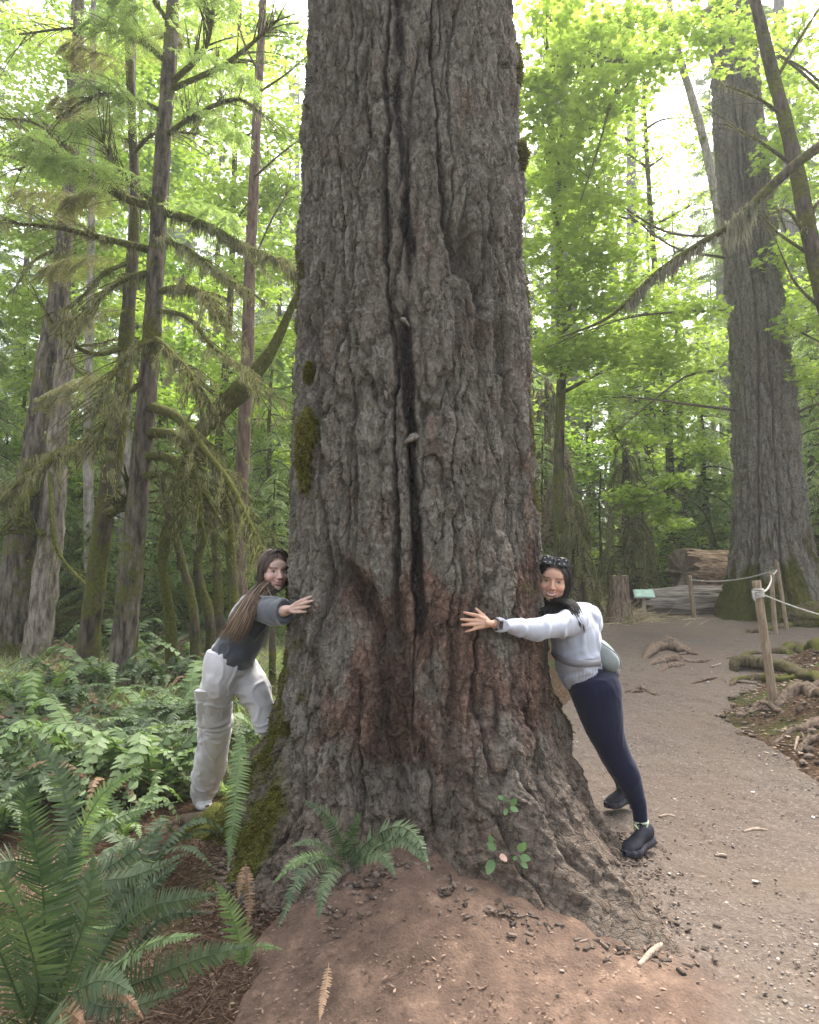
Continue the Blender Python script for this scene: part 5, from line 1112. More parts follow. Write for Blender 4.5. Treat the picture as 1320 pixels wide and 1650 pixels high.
# dry frond hanging at the foot of the trunk and one on the dirt
hero_fern('dead_fern_frond', 'curled brown dead frond hanging at the dark hollow left of the tree', P(398, 1395, 2.95), [([(396, 1392, 2.95), (400, 1420, 2.92), (402, 1460, 2.9), (398, 1500, 2.88)], 10, 22), ([(396, 1392, 2.95), (388, 1420, 2.9), (384, 1450, 2.88)], 9, 18)], M_FERND)
hero_fern('dead_fern_frond', 'thin dry pinkish frond lying down the dirt below the fern', P(530, 1552, 2.45), [([(530, 1552, 2.5), (526, 1585, 2.42), (520, 1615, 2.36), (515, 1645, 2.3)], 9, 20)], M_FERND)
# ================================================================ leafy seedlings at the trunk base
M_SEED = leafmat('seedling_leaves', (0.06, 0.12, 0.05), (0.14, 0.23, 0.10), .2, (1.3, 1.5, .7), scale=5)
M_PINK = simple('pink_dry_leaf', (0.42, 0.27, 0.21), (0.55, 0.38, 0.30), 20, .8, .1, 0)
OV = np.array([(0, 0), (.12, .22), (.30, .30), (.55, .30), (.80, .18), (1, 0), (.80, -.18), (.55, -.30), (.30, -.30), (.12, -.22)])
def oval(p, d, up, L):
    s = unit(np.cross(d, up)); n = np.cross(s, d)
    return np.array([p+d*a*L+s*b_*L-n*abs(b_)*L*.25-n*a*a*L*.15 for a, b_ in OV]), np.arange(10)[None]
def seedling(label, base, leaves, dep):
    b0 = P(*base, dep); t = thing('leafy_seedling', label, 'plant', tuple(b0)); st = MB()
    for (qx, qy, dx, dy, Lp, pink) in leaves:
        a = P(qx, qy, dep-.03)-b0; e = P(qx+dx*10, qy+dy*10, dep-.05)-b0; d = unit(e-a)
        v_, f_ = tube([np.zeros(3), a*.6+[0, -.005, .0], a], [.0018, .001], 4, n=8); st.add(v_, f_)
        v_, f_ = oval(a, d, np.array([0.2, -1, .5]), Lp/F*dep); obj('leaf', mesh('leaf', v_, f_, M_PINK if pink else M_SEED, False), t)
    st.build('stem', B_TWIG, t)
p1, _ = trunk_at(808, 1385)
seedling('small plant with rounded green leaves and one pink leaf at the foot of the trunk', (812, 1392), [(800, 1368, -1.2, -.8, 20, 0), (795, 1358, -.6, -1, 16, 0), (795, 1385, -.5, 1.4, 24, 0), (806, 1376, .9, .9, 15, 1), (835, 1372, 1, -1, 20, 0), (838, 1380, 1.2, .3, 18, 0), (840, 1388, .9, .9, 14, 0), (826, 1382, .6, .1, 12, 0)], p1[1]-.02)
p1, _ = trunk_at(820, 1300)
seedling('tiny grey green sprig on the bark above the small plant', (820, 1312), [(822, 1297, 1, -.8, 16, 0), (822, 1300, 1, .5, 15, 0), (818, 1292, -.6, -1, 12, 0), (812, 1286, -1, -.2, 12, 0), (818, 1303, -.5, 1, 12, 0)], p1[1]-.02)
# ================================================================ litter: nobody could count it
def scatter(n, fx, size, m_, name, label, curl=.3, asp=.5, lift=.004):
    q = fx(n); x, y = q[:, 0], q[:, 1]; n = len(q); z = gz(x, y)+lift
    p = np.column_stack([x, y, z]); d = rand_dirs(n, 0.0); d[:, 2] *= .35; d = unit(d); nr = unit(np.stack([rng.normal(0, curl, n), rng.normal(0, curl, n), np.ones(n)], 1)); s = unit(np.cross(nr, d))
    L = rng.uniform(size[0], size[1], n)
    v_, f_ = diamonds(p+[0, 0, .004], d, s, L, L*asp); tag(obj(name, mesh(name, v_, f_, m_, False)), label, None, None, 'stuff')
M_LIT = leafmat('dead_leaf', (0.085, 0.05, 0.034), (0.33, 0.23, 0.165), .1, (1, 1, 1), scale=3)
M_LITP = leafmat('pale_dead_leaf', (0.25, 0.17, 0.12), (0.55, 0.42, 0.33), .1, (1, 1, 1), scale=3)
M_LITD = leafmat('dark_litter', (0.035, 0.022, 0.015), (0.17, 0.11, 0.075), .1, (1, 1, 1), scale=3)
def bankpts(n):
    x = rng.uniform(2.5, 9, n); y = rng.uniform(3.2, 12, n); k = (pathm(x, y) < rng.uniform(.2, 1, n)**2*.98) & (x < y*.62+.6); return np.column_stack([x, y])[k]
def leftpts(n):
    y = 1.7+12*rng.uniform(0, 1, n)**1.6; x = -rng.uniform(0.0, .7, n)*y-.15; k = (pathm(x+.12*fbm(x*3, y*3, o=3, s=77), y) < rng.uniform(.2, 1, n)**2*.98); return np.column_stack([x, y])[k]
def backpts(n):
    y = rng.uniform(11.5, 19, n); x = rng.uniform(1.0, 10, n); k = (pathm(x, y) < .35); return np.column_stack([x, y])[k]
def pathpts(n):
    y = 1.6+12*rng.uniform(0, 1, n)**1.8; x = rng.uniform(-.7, .7, n)*y; k = (pathm(x, y) > .5); return np.column_stack([x, y])[k]
scatter(30000, bankpts, (.012, .055), M_LIT, 'leaf_litter', 'brown dead leaves strewn over the root bank on the right')
scatter(500, bankpts, (.02, .06), M_LITP, 'leaf_litter', 'pale dry leaves strewn over the root bank on the right')
scatter(150000, leftpts, (.008, .045), M_LITD, 'leaf_litter', 'brown needles and leaf scraps under the ferns on the left', asp=.13)
scatter(14000, backpts, (.04, .14), M_LIT, 'leaf_litter', 'brown litter on the ground behind the logs', asp=.3)
def moundpts(n):
    y = rng.uniform(1.7, 3.5, n); x = rng.normal(0, .55, n); return np.column_stack([x, y])
scatter(2600, moundpts, (.006, .03), M_LIT, 'leaf_litter', 'needles and bark crumbs on the dirt mound before the trunk', asp=.35, lift=.008)
scatter(5000, pathpts, (.006, .022), M_LIT, 'leaf_litter', 'tiny leaf scraps trodden into the path', asp=.45)
# twiggy dead brush on the left
def brush(n, fx, name, label, m_, L=(.1, .4), w=.006, up=.5):
    q = fx(n); n = len(q); p = np.column_stack([q, gz(q[:, 0], q[:, 1])]); d = rand_dirs(n, up); s = unit(np.cross(d, rng.normal(0, 1, (n, 3)))); l = rng.uniform(*L, n)
    v_, f_ = diamonds(p, d, s, l, np.full(n, w), .3); o = obj(name, mesh(name, v_, f_, m_, False)); tag(o, label, None, None, 'stuff')
def leftfar(n):
    y = rng.uniform(5, 15, n); x = -rng.uniform(.12, .66, n)*y; k = np.hypot(x-TX, y-TY) > 1.5; return np.column_stack([x, y])[k]
brush(22000, leftfar, 'ground_brush', 'tangle of dead twigs and dry stalks under the left trees', M_DEAD, (.1, .55), .007, .6)
brush(26000, leftfar, 'ground_cover', 'low green ground plants under the left trees', M_CONL, (.08, .35), .03, .7)
def brushheap(n):
    x = rng.normal(2.9, .75, n); y = rng.normal(13.4, .5, n); return np.column_stack([x, y])
q = brushheap(9000); z = gz(q[:, 0], q[:, 1])+.55*np.exp(-((q[:, 0]-2.7)/1.0)**2-((q[:, 1]-13.4)/.9)**2)*rng.uniform(.2, 1, len(q))
d = unit(np.column_stack([rng.normal(.6, .5, len(q)), rng.normal(-.3, .3, len(q)), rng.normal(-.15, .25, len(q))])); s = unit(np.cross(d, rng.normal(0, 1, d.shape)))
v_, f_ = diamonds(np.column_stack([q, z]), d, s, rng.uniform(.15, .6, len(q)), np.full(len(q), .014), .3)
tag(obj('brush_heap', mesh('brush_heap', v_, f_, leafmat('straw_brush', (0.25, 0.20, 0.11), (0.55, 0.46, 0.30), .2, (1, 1, .9), scale=2), False)), 'straw coloured heap of dead boughs behind the right woman', None, None, 'stuff')
# pebbles
def pebbles(n, fx, size, m_, label):
    q = fx(n); n = len(q); bm_ = bmesh.new(); bmesh.ops.create_icosphere(bm_, subdivisions=1, radius=1); iv = np.array([q_.co[:] for q_ in bm_.verts]); fi = np.array([[k_.index for k_ in f_.verts] for f_ in bm_.faces]); bm_.free()
    r = (size[0]+(size[1]-size[0])*rng.uniform(0, 1, n)**3)[:, None, None]; a = rng.uniform(0, 6.28, n)
    V = iv[None]*(1+rng.uniform(-.28, .28, (n, len(iv), 1)))*r*np.stack([rng.uniform(.8, 1.4, n), rng.uniform(.7, 1.1, n), rng.uniform(.4, .75, n)], 1)[:, None]
    ca, sa = np.cos(a)[:, None], np.sin(a)[:, None]; X_ = V[..., 0]*ca-V[..., 1]*sa; Y_ = V[..., 0]*sa+V[..., 1]*ca
    V = np.stack([X_+q[:, :1], Y_+q[:, 1:], V[..., 2]+(gz(q[:, 0], q[:, 1])+.006)[:, None]], -1).reshape(-1, 3)
    f_ = (np.arange(n)[:, None, None]*len(iv)+fi[None]).reshape(-1, 3)
    tag(obj('pebbles', mesh('pebbles', V, f_, m_, False)), label, None, None, 'stuff')
def stonemat(name, c1, c2):
    m, t, b = mat(name, .85, .2); g = t.nodes.new('ShaderNodeNewGeometry'); t.links.new(ramp(t, g.outputs['Random Per Island'], [(0, c1), (1, c2)]), b.inputs['Base Color']); return m
def neargravel(n):
    y = 1.7+7*rng.uniform(0, 1, n)**1.7; x = rng.uniform(-.65, .68, n)*y; k = (pathm(x, y) > .6) & ((x > .95+.25*np.sin(y*3)) | (y < 2.05+.25*np.sin(x*4)) | (rng.uniform(0, 1, n) < .05)); return np.column_stack([x, y])[k]
pebbles(1500, moundpts, (.0015, .007), stonemat('dirt_crumb', (0.05, 0.035, 0.028), (0.19, 0.14, 0.11)), 'crumbs of soil on the dirt mound before the trunk')
pebbles(26000, neargravel, (.0018, .009), stonemat('gravel_stone', (0.10, 0.08, 0.068), (0.30, 0.255, 0.22)), 'small grey brown gravel stones on the path')
pebbles(900, neargravel, (.003, .014), stonemat('pale_stone', (0.36, 0.31, 0.27), (0.62, 0.57, 0.52)), 'pale pebbles sprinkled over the path')
# bark chips fallen round the foot of the trunk
def bark_chips(n):
    th_ = rng.uniform(-1.3, 1.5, n); r = base_radius(th_, np.full(n, .05))+np.abs(rng.normal(0, .13, n))**1.3-.02
    x, y = TX+r*np.sin(th_), TY-r*np.cos(th_); z = gz(x, y)+.01
    p = np.column_stack([x, y, z]); d = rand_dirs(n, .1); d[:, 2] *= .5; d = unit(d); nr = unit(rng.normal(0, .5, (n, 3))+[0, 0, 1]); s = unit(np.cross(nr, d)); L = (.007+.033*rng.uniform(0, 1, n)**2)[:, None]; W_ = L*.55; T = L*.22; nn_ = np.cross(d, s)
    V = np.stack([p-d*L/2-s*W_/2, p+d*L/2-s*W_/2.6, p+d*L/2.4+s*W_/2, p-d*L/2.2+s*W_/2.3, p-d*L/2+nn_*T, p+d*L/2+nn_*T*1.2, p+d*L/2.4+s*W_/2+nn_*T, p-d*L/2.2+s*W_/2.4+nn_*T*.7], 1).reshape(-1, 3)
    q = np.array([[0, 1, 2, 3], [4, 7, 6, 5], [0, 4, 5, 1], [1, 5, 6, 2], [2, 6, 7, 3], [3, 7, 4, 0]]); f_ = (np.arange(n)[:, None, None]*8+q[None]).reshape(-1, 4)
    tag(obj('bark_chips', mesh('bark_chips', V, f_, stonemat('bark_chip', (0.045, 0.034, 0.027), (0.19, 0.145, 0.115)), False)), 'bark chips fallen round the foot of the giant trunk', None, None, 'stuff')
bark_chips(1300)
# twigs lying among the ferns and on the bank
brush(2600, leftpts, 'fallen_twigs', 'thin bare twigs lying among the ferns on the left', M_FERND, (.05, .28), .005, .12)
brush(700, bankpts, 'fallen_twigs', 'thin bare twigs lying over the right bank', M_FERND, (.05, .30), .006, .10)
# clods and stones worked out of the bank
def clodpts(n):
    x = rng.uniform(2.4, 5.5, n); y = rng.uniform(3.6, 8.5, n); k = (pathm(x, y) < .5) & (pathm(x-.5, y) > .2); return np.column_stack([x, y])[k]
pebbles(2600, clodpts, (.006, .045), stonemat('bank_clod', (0.055, 0.038, 0.029), (0.20, 0.15, 0.115)), 'brown clods and stones along the foot of the right bank')
# ================================================================ people
def remesh(parts, vox, smooth=4, fac=.5):
    """weld closed pieces into one continuous skin"""
    mb = MB()
    for v_, f_ in parts: mb.add(v_, f_)
    me_ = mb.mesh('tmp', None); o = bpy.data.objects.new('tmp', me_); C.objects.link(o)
    m_ = o.modifiers.new('r', 'REMESH'); m_.mode = 'VOXEL'; m_.voxel_size = vox
    if smooth: s_ = o.modifiers.new('s', 'SMOOTH'); s_.iterations = smooth; s_.factor = fac
    dg = bpy.context.evaluated_depsgraph_get(); ev = o.evaluated_get(dg); e = ev.to_mesh()
    V = np.empty(len(e.vertices)*3, np.float32); e.vertices.foreach_get('co', V); V = V.reshape(-1, 3).astype(float)
    Nn = np.empty(len(e.vertices)*3, np.float32); e.vertices.foreach_get('normal', Nn)
    Fq = np.empty(len(e.loops), np.int32); e.loops.foreach_get('vertex_index', Fq); Fq = Fq.reshape(-1, 4)
    ev.to_mesh_clear(); bpy.data.objects.remove(o); bpy.data.meshes.remove(me_)
    return V, Fq, Nn.reshape(-1, 3).astype(float)
def limb(lst, base, flat=1.0, n=40, sides=24, y=None, up=(0, 1., 0), ek=.5):
    """(px, py, depth, half width in px) -> closed tube"""
    pts = np.array([P(q[0], q[1], q[2]) for q in lst])-base; r = np.array([q[3]/F*q[2] for q in lst])
    fl = np.interp(np.linspace(0, 1, n), np.linspace(0, 1, len(lst)), flat if np.ndim(flat) else [flat]*len(lst))
    sp = smooth_path(pts, n); rr_ = smooth_path(r[:, None].repeat(2, 1), n)[:, 0]
    t = unit(np.gradient(sp, axis=0)); a = unit(np.cross(t, np.array(up))); b_ = np.cross(a, t); th_ = np.linspace(0, 2*np.pi, sides, endpoint=False)
    # rounded ends
    k = np.ones(n); 
    v_ = sp[:, None]+(a[:, None]*np.cos(th_)[None, :, None]+b_[:, None]*(np.sin(th_)[None, :, None]*fl[:, None, None]))*rr_[:, None, None]
    v_ = v_.reshape(-1, 3); v_ = np.vstack([v_, sp[:1]-t[:1]*rr_[0]*.5, sp[-1:]+t[-1:]*rr_[-1]*ek]); f_ = [np.flip(grid_faces(n, sides), 1)]
    j = np.arange(sides); kk = (j+1) % sides; c0, c1 = len(v_)-2, len(v_)-1
    f_.append(np.concatenate([np.stack([np.full(sides, c0), j, kk], 1), np.stack([np.full(sides, c1), (n-1)*sides+kk, (n-1)*sides+j], 1)]))
    return v_, f_
def ball(c, r, M_=None, n=3):
    v_, f_ = rounded((0, 0, 0), (1, 1, 1), n, 0.0); v_ = v_*np.asarray(r)
    return (v_@M_.T if M_ is not None else v_)+np.asarray(c), f_
def head_parts(o, M_, wide=1.0, round_=1.0):
    """o: centre at eye height, M_: columns right, forward, up"""
    W = lambda p: np.asarray(p, float)@M_.T+o
    out_ = []
    for c, r in [((0, -.012, .032), (.073*wide, .090, .084)), ((0, .018, -.012), (.067*wide, .066, .070)), ((0, .022, -.050), (.056*wide*round_, .058, .050)), ((0, .050, -.082), (.026*round_, .026, .022)),
                 ((.036*wide, .040, -.026), (.028, .034, .030)), ((-.036*wide, .040, -.026), (.028, .034, .030)), ((0, .062, .032), (.050*wide, .024, .036)), ((0, .068, -.056), (.026, .020, .022)),
                 ((.074*wide, -.012, -.008), (.008, .018, .030)), ((-.074*wide, -.012, -.008), (.008, .018, .030)),
                 ((0, .100, -.030), (.0125, .012, .0105)), ((.0115, .090, -.033), (.0085, .011, .0085)), ((-.0115, .090, -.033), (.0085, .011, .0085))]:
        out_.append(ball(W(c), r, M_))
    v_, f_ = tube([(0, .076, .014), (0, .089, -.008), (0, .100, -.028)], [.009, .009, .011], 12, n=10); out_.append((W(v_), f_))
    return out_
def face_finish(V, o, M_, smile=18., open_=.003, look=0.0, wide=1.0):
    """press in eyes and mouth; returns masks for the skin shader"""
    L_ = (V-o)@M_; x, y, z = L_.T
    fr = sst(.03, .055, y)*(np.abs(z) < .13)*(np.abs(x) < .09)
    g = lambda cx_, cz_, sx, sz: np.exp(-((np.abs(x)-cx_)/sx)**2-((z-cz_)/sz)**2)
    zm = -.062+smile*x*x
    dm = z-zm; wm = sst(.036, .028, np.abs(x))
    dy = -.0075*g(.031, .001, .017, .011)+.0030*g(.031, .021, .024, .007)-.0035*np.exp(-(dm/.0032)**2)*wm+.0028*np.exp(-((dm-.0065)/.0045)**2)*wm+.0036*np.exp(-((dm+.0075)/.005)**2)*sst(.03, .02, np.abs(x))
    dy += .0035*g(.040, -.030, .018, .016)-.0020*np.exp(-((np.abs(x)-.030-.25*(-.04-z))/.005)**2)*((z < -.03) & (z > -.07))-.0035*np.exp(-(x/.012)**2-((z+.078)/.006)**2)
    V2 = V+np.outer(dy*fr, M_[:, 1])
    lip = fr*wm*(np.exp(-((dm-.0055)/.0045)**4)+np.exp(-((dm+.0070+open_*.5)/.0055)**4)*sst(.03, .022, np.abs(x)))
    zb_ = .0215+.10*(np.abs(x)-.014)-2.3*(np.abs(x)-.014)**2
    brow = fr*np.exp(-((z-zb_)/.0033)**4)*sst(.011, .016, np.abs(x))*sst(.053, .045, np.abs(x))
    blush = fr*(g(.042, -.030, .022, .018)+.6*np.exp(-(x/.014)**2-((z+.030)/.012)**2))
    dark = fr*(np.exp(-((np.abs(x)-.007)/.0035)**2-((z+.0405)/.0028)**2)*.8+np.exp(-(dm/.0016)**2)*wm*.9)
    teeth = fr*np.exp(-((dm+.0005)/open_)**4)*sst(.024, .019, np.abs(x)) if open_ > .002 else 0*x
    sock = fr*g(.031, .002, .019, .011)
    return V2, dict(lip=np.clip(lip, 0, 1), brow=np.clip(brow, 0, 1), blush=np.clip(blush, 0, 1), dark=np.clip(dark, 0, 1), teeth=np.clip(teeth, 0, 1), sock=np.clip(sock, 0, 1))
def skinmat(name, base, blushc, lipc, browc):
    m, t, b = mat(name, .52, .35)
    n = noise_tex(t, 60, 3, .6); col = ramp(t, n, [(.3, tuple(c*.93 for c in base)), (.7, tuple(min(1, c*1.06) for c in base))])
    def k(a, f): q = N(t, 'ShaderNodeMath', operation='MULTIPLY', i_1=f); t.links.new(attr(t, a), q.inputs[0]); return q.outputs[0]
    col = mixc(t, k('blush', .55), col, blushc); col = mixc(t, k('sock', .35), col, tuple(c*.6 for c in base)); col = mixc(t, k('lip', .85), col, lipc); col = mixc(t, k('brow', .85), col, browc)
    col = mixc(t, k('teeth', .95), col, (.74, .70, .66)); col = mixc(t, k('dark', .75), col, (.07, .03, .025))
    t.links.new(col, b.inputs['Base Color'])
    b.inputs['Subsurface Weight'].default_value = .12; b.inputs['Subsurface Radius'].default_value = (.012, .005, .003); b.inputs['Subsurface Scale'].default_value = .5
    return m
EYEW = simple('eye_white', (.55, .52, .5), (.62, .6, .58), 5, .25, .5, 0)
EYED = simple('eye_dark', (.015, .010, .008), (.03, .02, .015), 5, .15, .6, 0)
def eyes(parent, o, M_, hw=.0125, hh=.0042, wide=1.0, arc=.0):
    for sg in (1, -1):
        W = lambda p: np.asarray(p, float)@M_.T+o
        v_, f_ = ball((0, 0, 0), (hw, .004, hh), None, 3); v_[:, 2] += arc*(1-(v_[:, 0]/hw)**2); v_ = v_+np.array([.031*sg*wide, .0685, .0015])
        eo = obj('eye', mesh('eye', W(v_), f_, EYEW), parent)
        v_, f_ = ball((0, 0, 0), (.0052, .0035, min(.0052, hh*1.05)), None, 3); v_[:, 2] += arc; v_ = v_+np.array([.031*sg*wide, .0708, .0015]); obj('iris', mesh('iris', W(v_), f_, EYED), eo)
        xs_ = np.linspace(-1, 1, 9); pts = np.array([[.031*sg*wide+a*(hw+.002), .0715-.004*a*a, .0015+hh*.95*(1-a*a)+arc*(1-a*a)+(.001 if a*sg > .5 else 0)] for a in xs_])
        v_, f_ = tube(pts, [.0009, .0022, .0009], 6, n=14); obj('eyelashes', mesh('eyelashes', W(v_), f_, EYED), eo)
def hand_parts(base, wrist, knuck, tips, thumb, wr=.024, fr_=.0085, bend=.012, towards=None):
    """wrist point, 4 knuckles, 4 tips, thumb (root, mid, tip); all world points"""
    out_ = []; kc = np.mean(knuck, 0)
    for k_ in knuck: 
        v_, f_ = tube(np.array([wrist*.8+k_*.2, (wrist*.45+k_*.55), k_])-base, [.0135, .0125, .0105], 12, n=12, flat=.85); out_.append((v_, f_))
    v_, f_ = tube(np.array([wrist, wrist*.5+kc*.5])-base, [wr, wr*.95], 14, n=8, flat=.7); out_.append((v_, f_))
    tw = np.array([0, 1., 0]) if towards is None else towards
    for q, (k_, t_) in enumerate(zip(knuck, tips)):
        m1 = k_+(t_-k_)*.42-tw*bend; m2 = k_+(t_-k_)*.75-tw*bend*.6
        r = fr_*(1, 1, .95, .82)[q]; v_, f_ = tube(np.array([k_, m1, m2, t_])-base, [r*1.12, r*1.02, r*.92, r*.72], 12, n=16); out_.append((v_, f_))
        out_.append(ball(t_-base, (r*.78,)*3, None, 2))
    v_, f_ = tube(np.array(thumb)-base, [fr_*1.5, fr_*1.2, fr_*.85], 12, n=14); out_.append((v_, f_)); out_.append(ball(np.array(thumb[-1])-base, (fr_*.85,)*3, None, 2))
    return out_
def cloth(name, parent, parts, vox, m_, wr=.006, fq=9, st=(1, 1, 1), seed=0, smooth=5, dirs=None, ribs=None):
    V, Fq, Nn = remesh(parts, vox, smooth)
    q = V*np.array(st)*fq; q = q+.8*np.stack([vn(q[:, 0]*.6, q[:, 1]*.6, q[:, 2]*.6, s=seed+k_) for k_ in range(3)], 1); w_ = fbm(q[:, 0], q[:, 1], q[:, 2], 2, seed, .5); w_ = 1.1*np.exp(-(w_/.16)**2)-.45+.8*vn(q[:, 0]*.7, q[:, 1]*.7, q[:, 2]*.7, s=seed+9)
    w2 = fbm(V[:, 0]*30, V[:, 1]*30, V[:, 2]*18, 2, seed+3)
    V = V+Nn*(wr*w_+wr*.22*w2)[:, None]
    if ribs is not None: V = V+Nn*ribs(V)[:, None]
    o = obj(name, mesh(name, V, Fq, m_), parent); return o, V
def fabric(name, c1, c2, sc_=120, rough=.9, bs=.3, sheen=.3):
    m, t, b = mat(name, rough, .12); n = noise_tex(t, sc_, 4, .7); n2 = noise_tex(t, 5, 3, .6)
    c = mixc(t, .5, ramp(t, n, [(.3, c1), (.7, c2)]), ramp(t, n2, [(.35, c1), (.65, c2)])); t.links.new(c, b.inputs['Base Color']); bump(t, b, n, bs, .003)
    b.inputs['Sheen Weight'].default_value = sheen; return m
def hairmat(name, root_, tip_, rough=.42):
    m, t, b = mat(name, rough+.12, .25); g = t.nodes.new('ShaderNodeNewGeometry'); a = attr(t, 'tint'); r_ = ramp(t, a, [(0, root_), (1, tip_)])
    c = mixc(t, g.outputs['Random Per Island'], tuple(x*.65 for x in root_), r_); t.links.new(c, b.inputs['Base Color']); return m
def hair_cap(o, M_, r=(.083, .102, .094), c=(0, -.016, .034), wide=1.0, line=.072, part=0.0, seed=0):
    """scalp shell, open round the face"""
    n, m_ = 150, 220; u = np.linspace(.02, np.pi*.72, n); w_ = np.linspace(0, 2*np.pi, m_, endpoint=False); U_, W_ = np.meshgrid(u, w_, indexing='ij')
    L_ = np.stack([np.sin(U_)*np.sin(W_)*r[0]*wide, np.sin(U_)*np.cos(W_)*r[1], np.cos(U_)*r[2]], -1)
    L_ *= (1+.02*vn(W_*14, U_*3, s=seed))[..., None]; L_[..., 2] -= .006*np.exp(-((L_[..., 0]-part)/.006)**2)*(L_[..., 1] > -.06)
    L_ = L_+np.array(c); f_ = grid_faces(n, m_); cen = L_.reshape(-1, 3)[f_].mean(1)
    x, y, z = cen.T; ell = (x/(.0655*wide))**2+((z-(line-.092))/.092)**2+.10*vn(x*160, z*160, s=seed)
    keep = ~((y > .012) & (ell < 1)) & ~((y > .012) & (z < -.02)) & (z > -.085)
    f_ = f_[keep]; v_ = L_.reshape(-1, 3)@M_.T+o
    v2 = (L_.reshape(-1, 3)*.96)@M_.T+o
    return v_, f_, v2
def locks(mb, paths, n, spread, rad, seed, tip=.35, wav=.01, tint=None, nseg=22):
    """hair falling along a list of guide paths"""
    r_ = np.random.default_rng(seed); G_ = [smooth_path(p, nseg) for p in paths]
    for k in range(n):
        u = r_.uniform(0, len(G_)-1.0001); i = int(u); f_ = u-i; p = G_[i]*(1-f_)+G_[i+1]*f_
        s = np.linspace(0, 1, nseg)[:, None]; off = r_.normal(0, 1, 3)*spread; p = p+off*(.35+.65*s)+wav*s*np.stack([np.sin(s[:, 0]*6+k), np.sin(s[:, 0]*5+k*2.1), 0*s[:, 0]], 1)*r_.uniform(.2, 1)
        e = int(nseg*r_.uniform(.80, 1.0)); R_ = rad*r_.uniform(.5, 1.2)*np.interp(np.linspace(0, 1, e), [0, .1, .7, 1], [.6, 1, .85, tip*.3])
        v_, fq = tube(p[:e], R_, 6, flat=.6); m0 = mb.n; mb.add(v_, fq, (np.concatenate([np.repeat(np.linspace(0, 1, e), 6), [0, 1]])**1.6*(tint if tint is not None else 1)*r_.uniform(.3, 1.3)).clip(0, 1))
def frame(fwd, up):
    f_ = unit(np.array(fwd, float)); u = np.array(up, float); u = unit(u-f_*np.dot(u, f_)); r = np.cross(f_, u); return np.stack([r, f_, u], 1)
def onbark(px_, py_, off=.02):
    for y in np.arange(2.9, 4.1, .004):
        p = P(px_, py_, y); dx, dy = p[0]-TX, TY-p[1]; th_ = math.atan2(dx, dy)
        if math.hypot(dx, dy) < float(base_radius(np.array(th_), np.array(p[2])))+off: return p
    return p
# ---------------------------------------------------------------- the woman on the right
gA = G(1028, 1372)
RB = np.array([gA[0], gA[1], gA[2]]); DA = gA[1]+.03; KA = lambda py_: 3.76+(DA-3.76)*np.clip((py_-1120)/190, 0, 1)
pr = thing('person', 'woman in white hooded sweatshirt and navy leggings hugging the right side of the giant trunk', 'person', tuple(RB)); pr.location = tuple(RB)
eyeR = P(890.5, 938.5, 3.74); MR = frame((-.17, -.98, -.02), (.15, 0, 1.0)); oR = eyeR-MR[:, 1]*.072-RB
hands = []
kn = [onbark(q[0], q[1], .034) for q in ((769, 992), (767, 1000), (767, 1006), (769, 1012))]
tp_ = [onbark(q[0], q[1], .022) for q in ((748, 987), (743, 998), (745, 1007), (751, 1018))]
wR = P(795, 1005.5, 3.345)
wR = onbark(795, 1005.5, .052)
hands = hand_parts(RB, wR, kn, tp_, [onbark(786, 1000, .035), onbark(776, 990, .026), onbark(767, 981, .014)], bend=.008)
body = head_parts(oR, MR, 1.04, 1.05)+hands
body += [limb([(895, 954, 3.82, 13), (902, 975, 3.85, 12), (909, 992, 3.87, 13)], RB, 1.1),
         limb([(913, 994, 3.87, 14), (920, 1008, 3.85, 24), (926, 1032, 3.84, 27), (934, 1062, 3.83, 24), (946, 1090, 3.82, 24), (959, 1112, 3.81, 25)], RB, [1.2, 1.4, 1.3, 1.2, 1.2, 1.1]),
         limb([(925, 1004, 3.70, 16), (895, 1010, 3.60, 13), (862, 1012, 3.50, 11.5), (830, 1009, 3.42, 10)], RB), limb([(862, 1012, 3.50, 11.5), (830, 1009, 3.42, 9.5)], RB)]
wv = wR-RB; e1 = P(862, 1012, 3.50)-RB; v_, f_ = tube([e1, e1*.5+wv*.5, wv], [.030, .024, .021], 16, n=14); body.append((v_, f_))
body += [limb([(960, 1110, 3.78, 23), (968, 1145, KA(1145), 22), (982, 1190, KA(1190), 18), (996, 1222, KA(1222), 15), (1014, 1255, KA(1255), 12), (1028, 1290, KA(1290), 8.5), (1033, 1335, DA, 8), (1033, 1350, DA, 9)], RB),
         limb([(950, 1108, 3.93, 22), (962, 1150, 3.99, 19), (976, 1195, 4.08, 15), (993, 1235, 4.15, 11), (1004, 1268, 4.19, 8), (1005, 1278, 4.2, 8)], RB)]
V, Fq, Nn = remesh(body, .0034, 3)
V, msk = face_finish(V, oR, MR, 17., .0044, wide=1.04)
SK_R = skinmat('warm_skin', (.54, .32, .22), (.62, .27, .20), (.36, .10, .09), (.035, .022, .018))
obj('body', mesh('body', V, Fq, SK_R, attrs=msk), pr)
eyes(pr, oR, MR, .0120, .0030, 1.02, arc=.0014)
NAVY = fabric('navy_knit', (.0035, .005, .022), (.006, .009, .036), 200, .75, .15, .15)
near = [(956, 1092, 3.76, 36), (960, 1110, 3.76, 40.5), (966, 1138, KA(1138), 36.5), (973, 1168, KA(1168), 31.5), (984, 1198, KA(1198), 26), (997, 1226, KA(1226), 22.5), (1011, 1250, KA(1250), 20), (1022, 1278, KA(1278), 16), (1030, 1302, DA, 12.2), (1033, 1330, DA, 11.2)]
far_ = [(948, 1100, 3.93, 34), (958, 1135, 3.97, 30), (972, 1180, 4.06, 24), (990, 1225, 4.14, 18), (1002, 1255, 4.18, 13), (1006, 1272, 4.2, 11)]
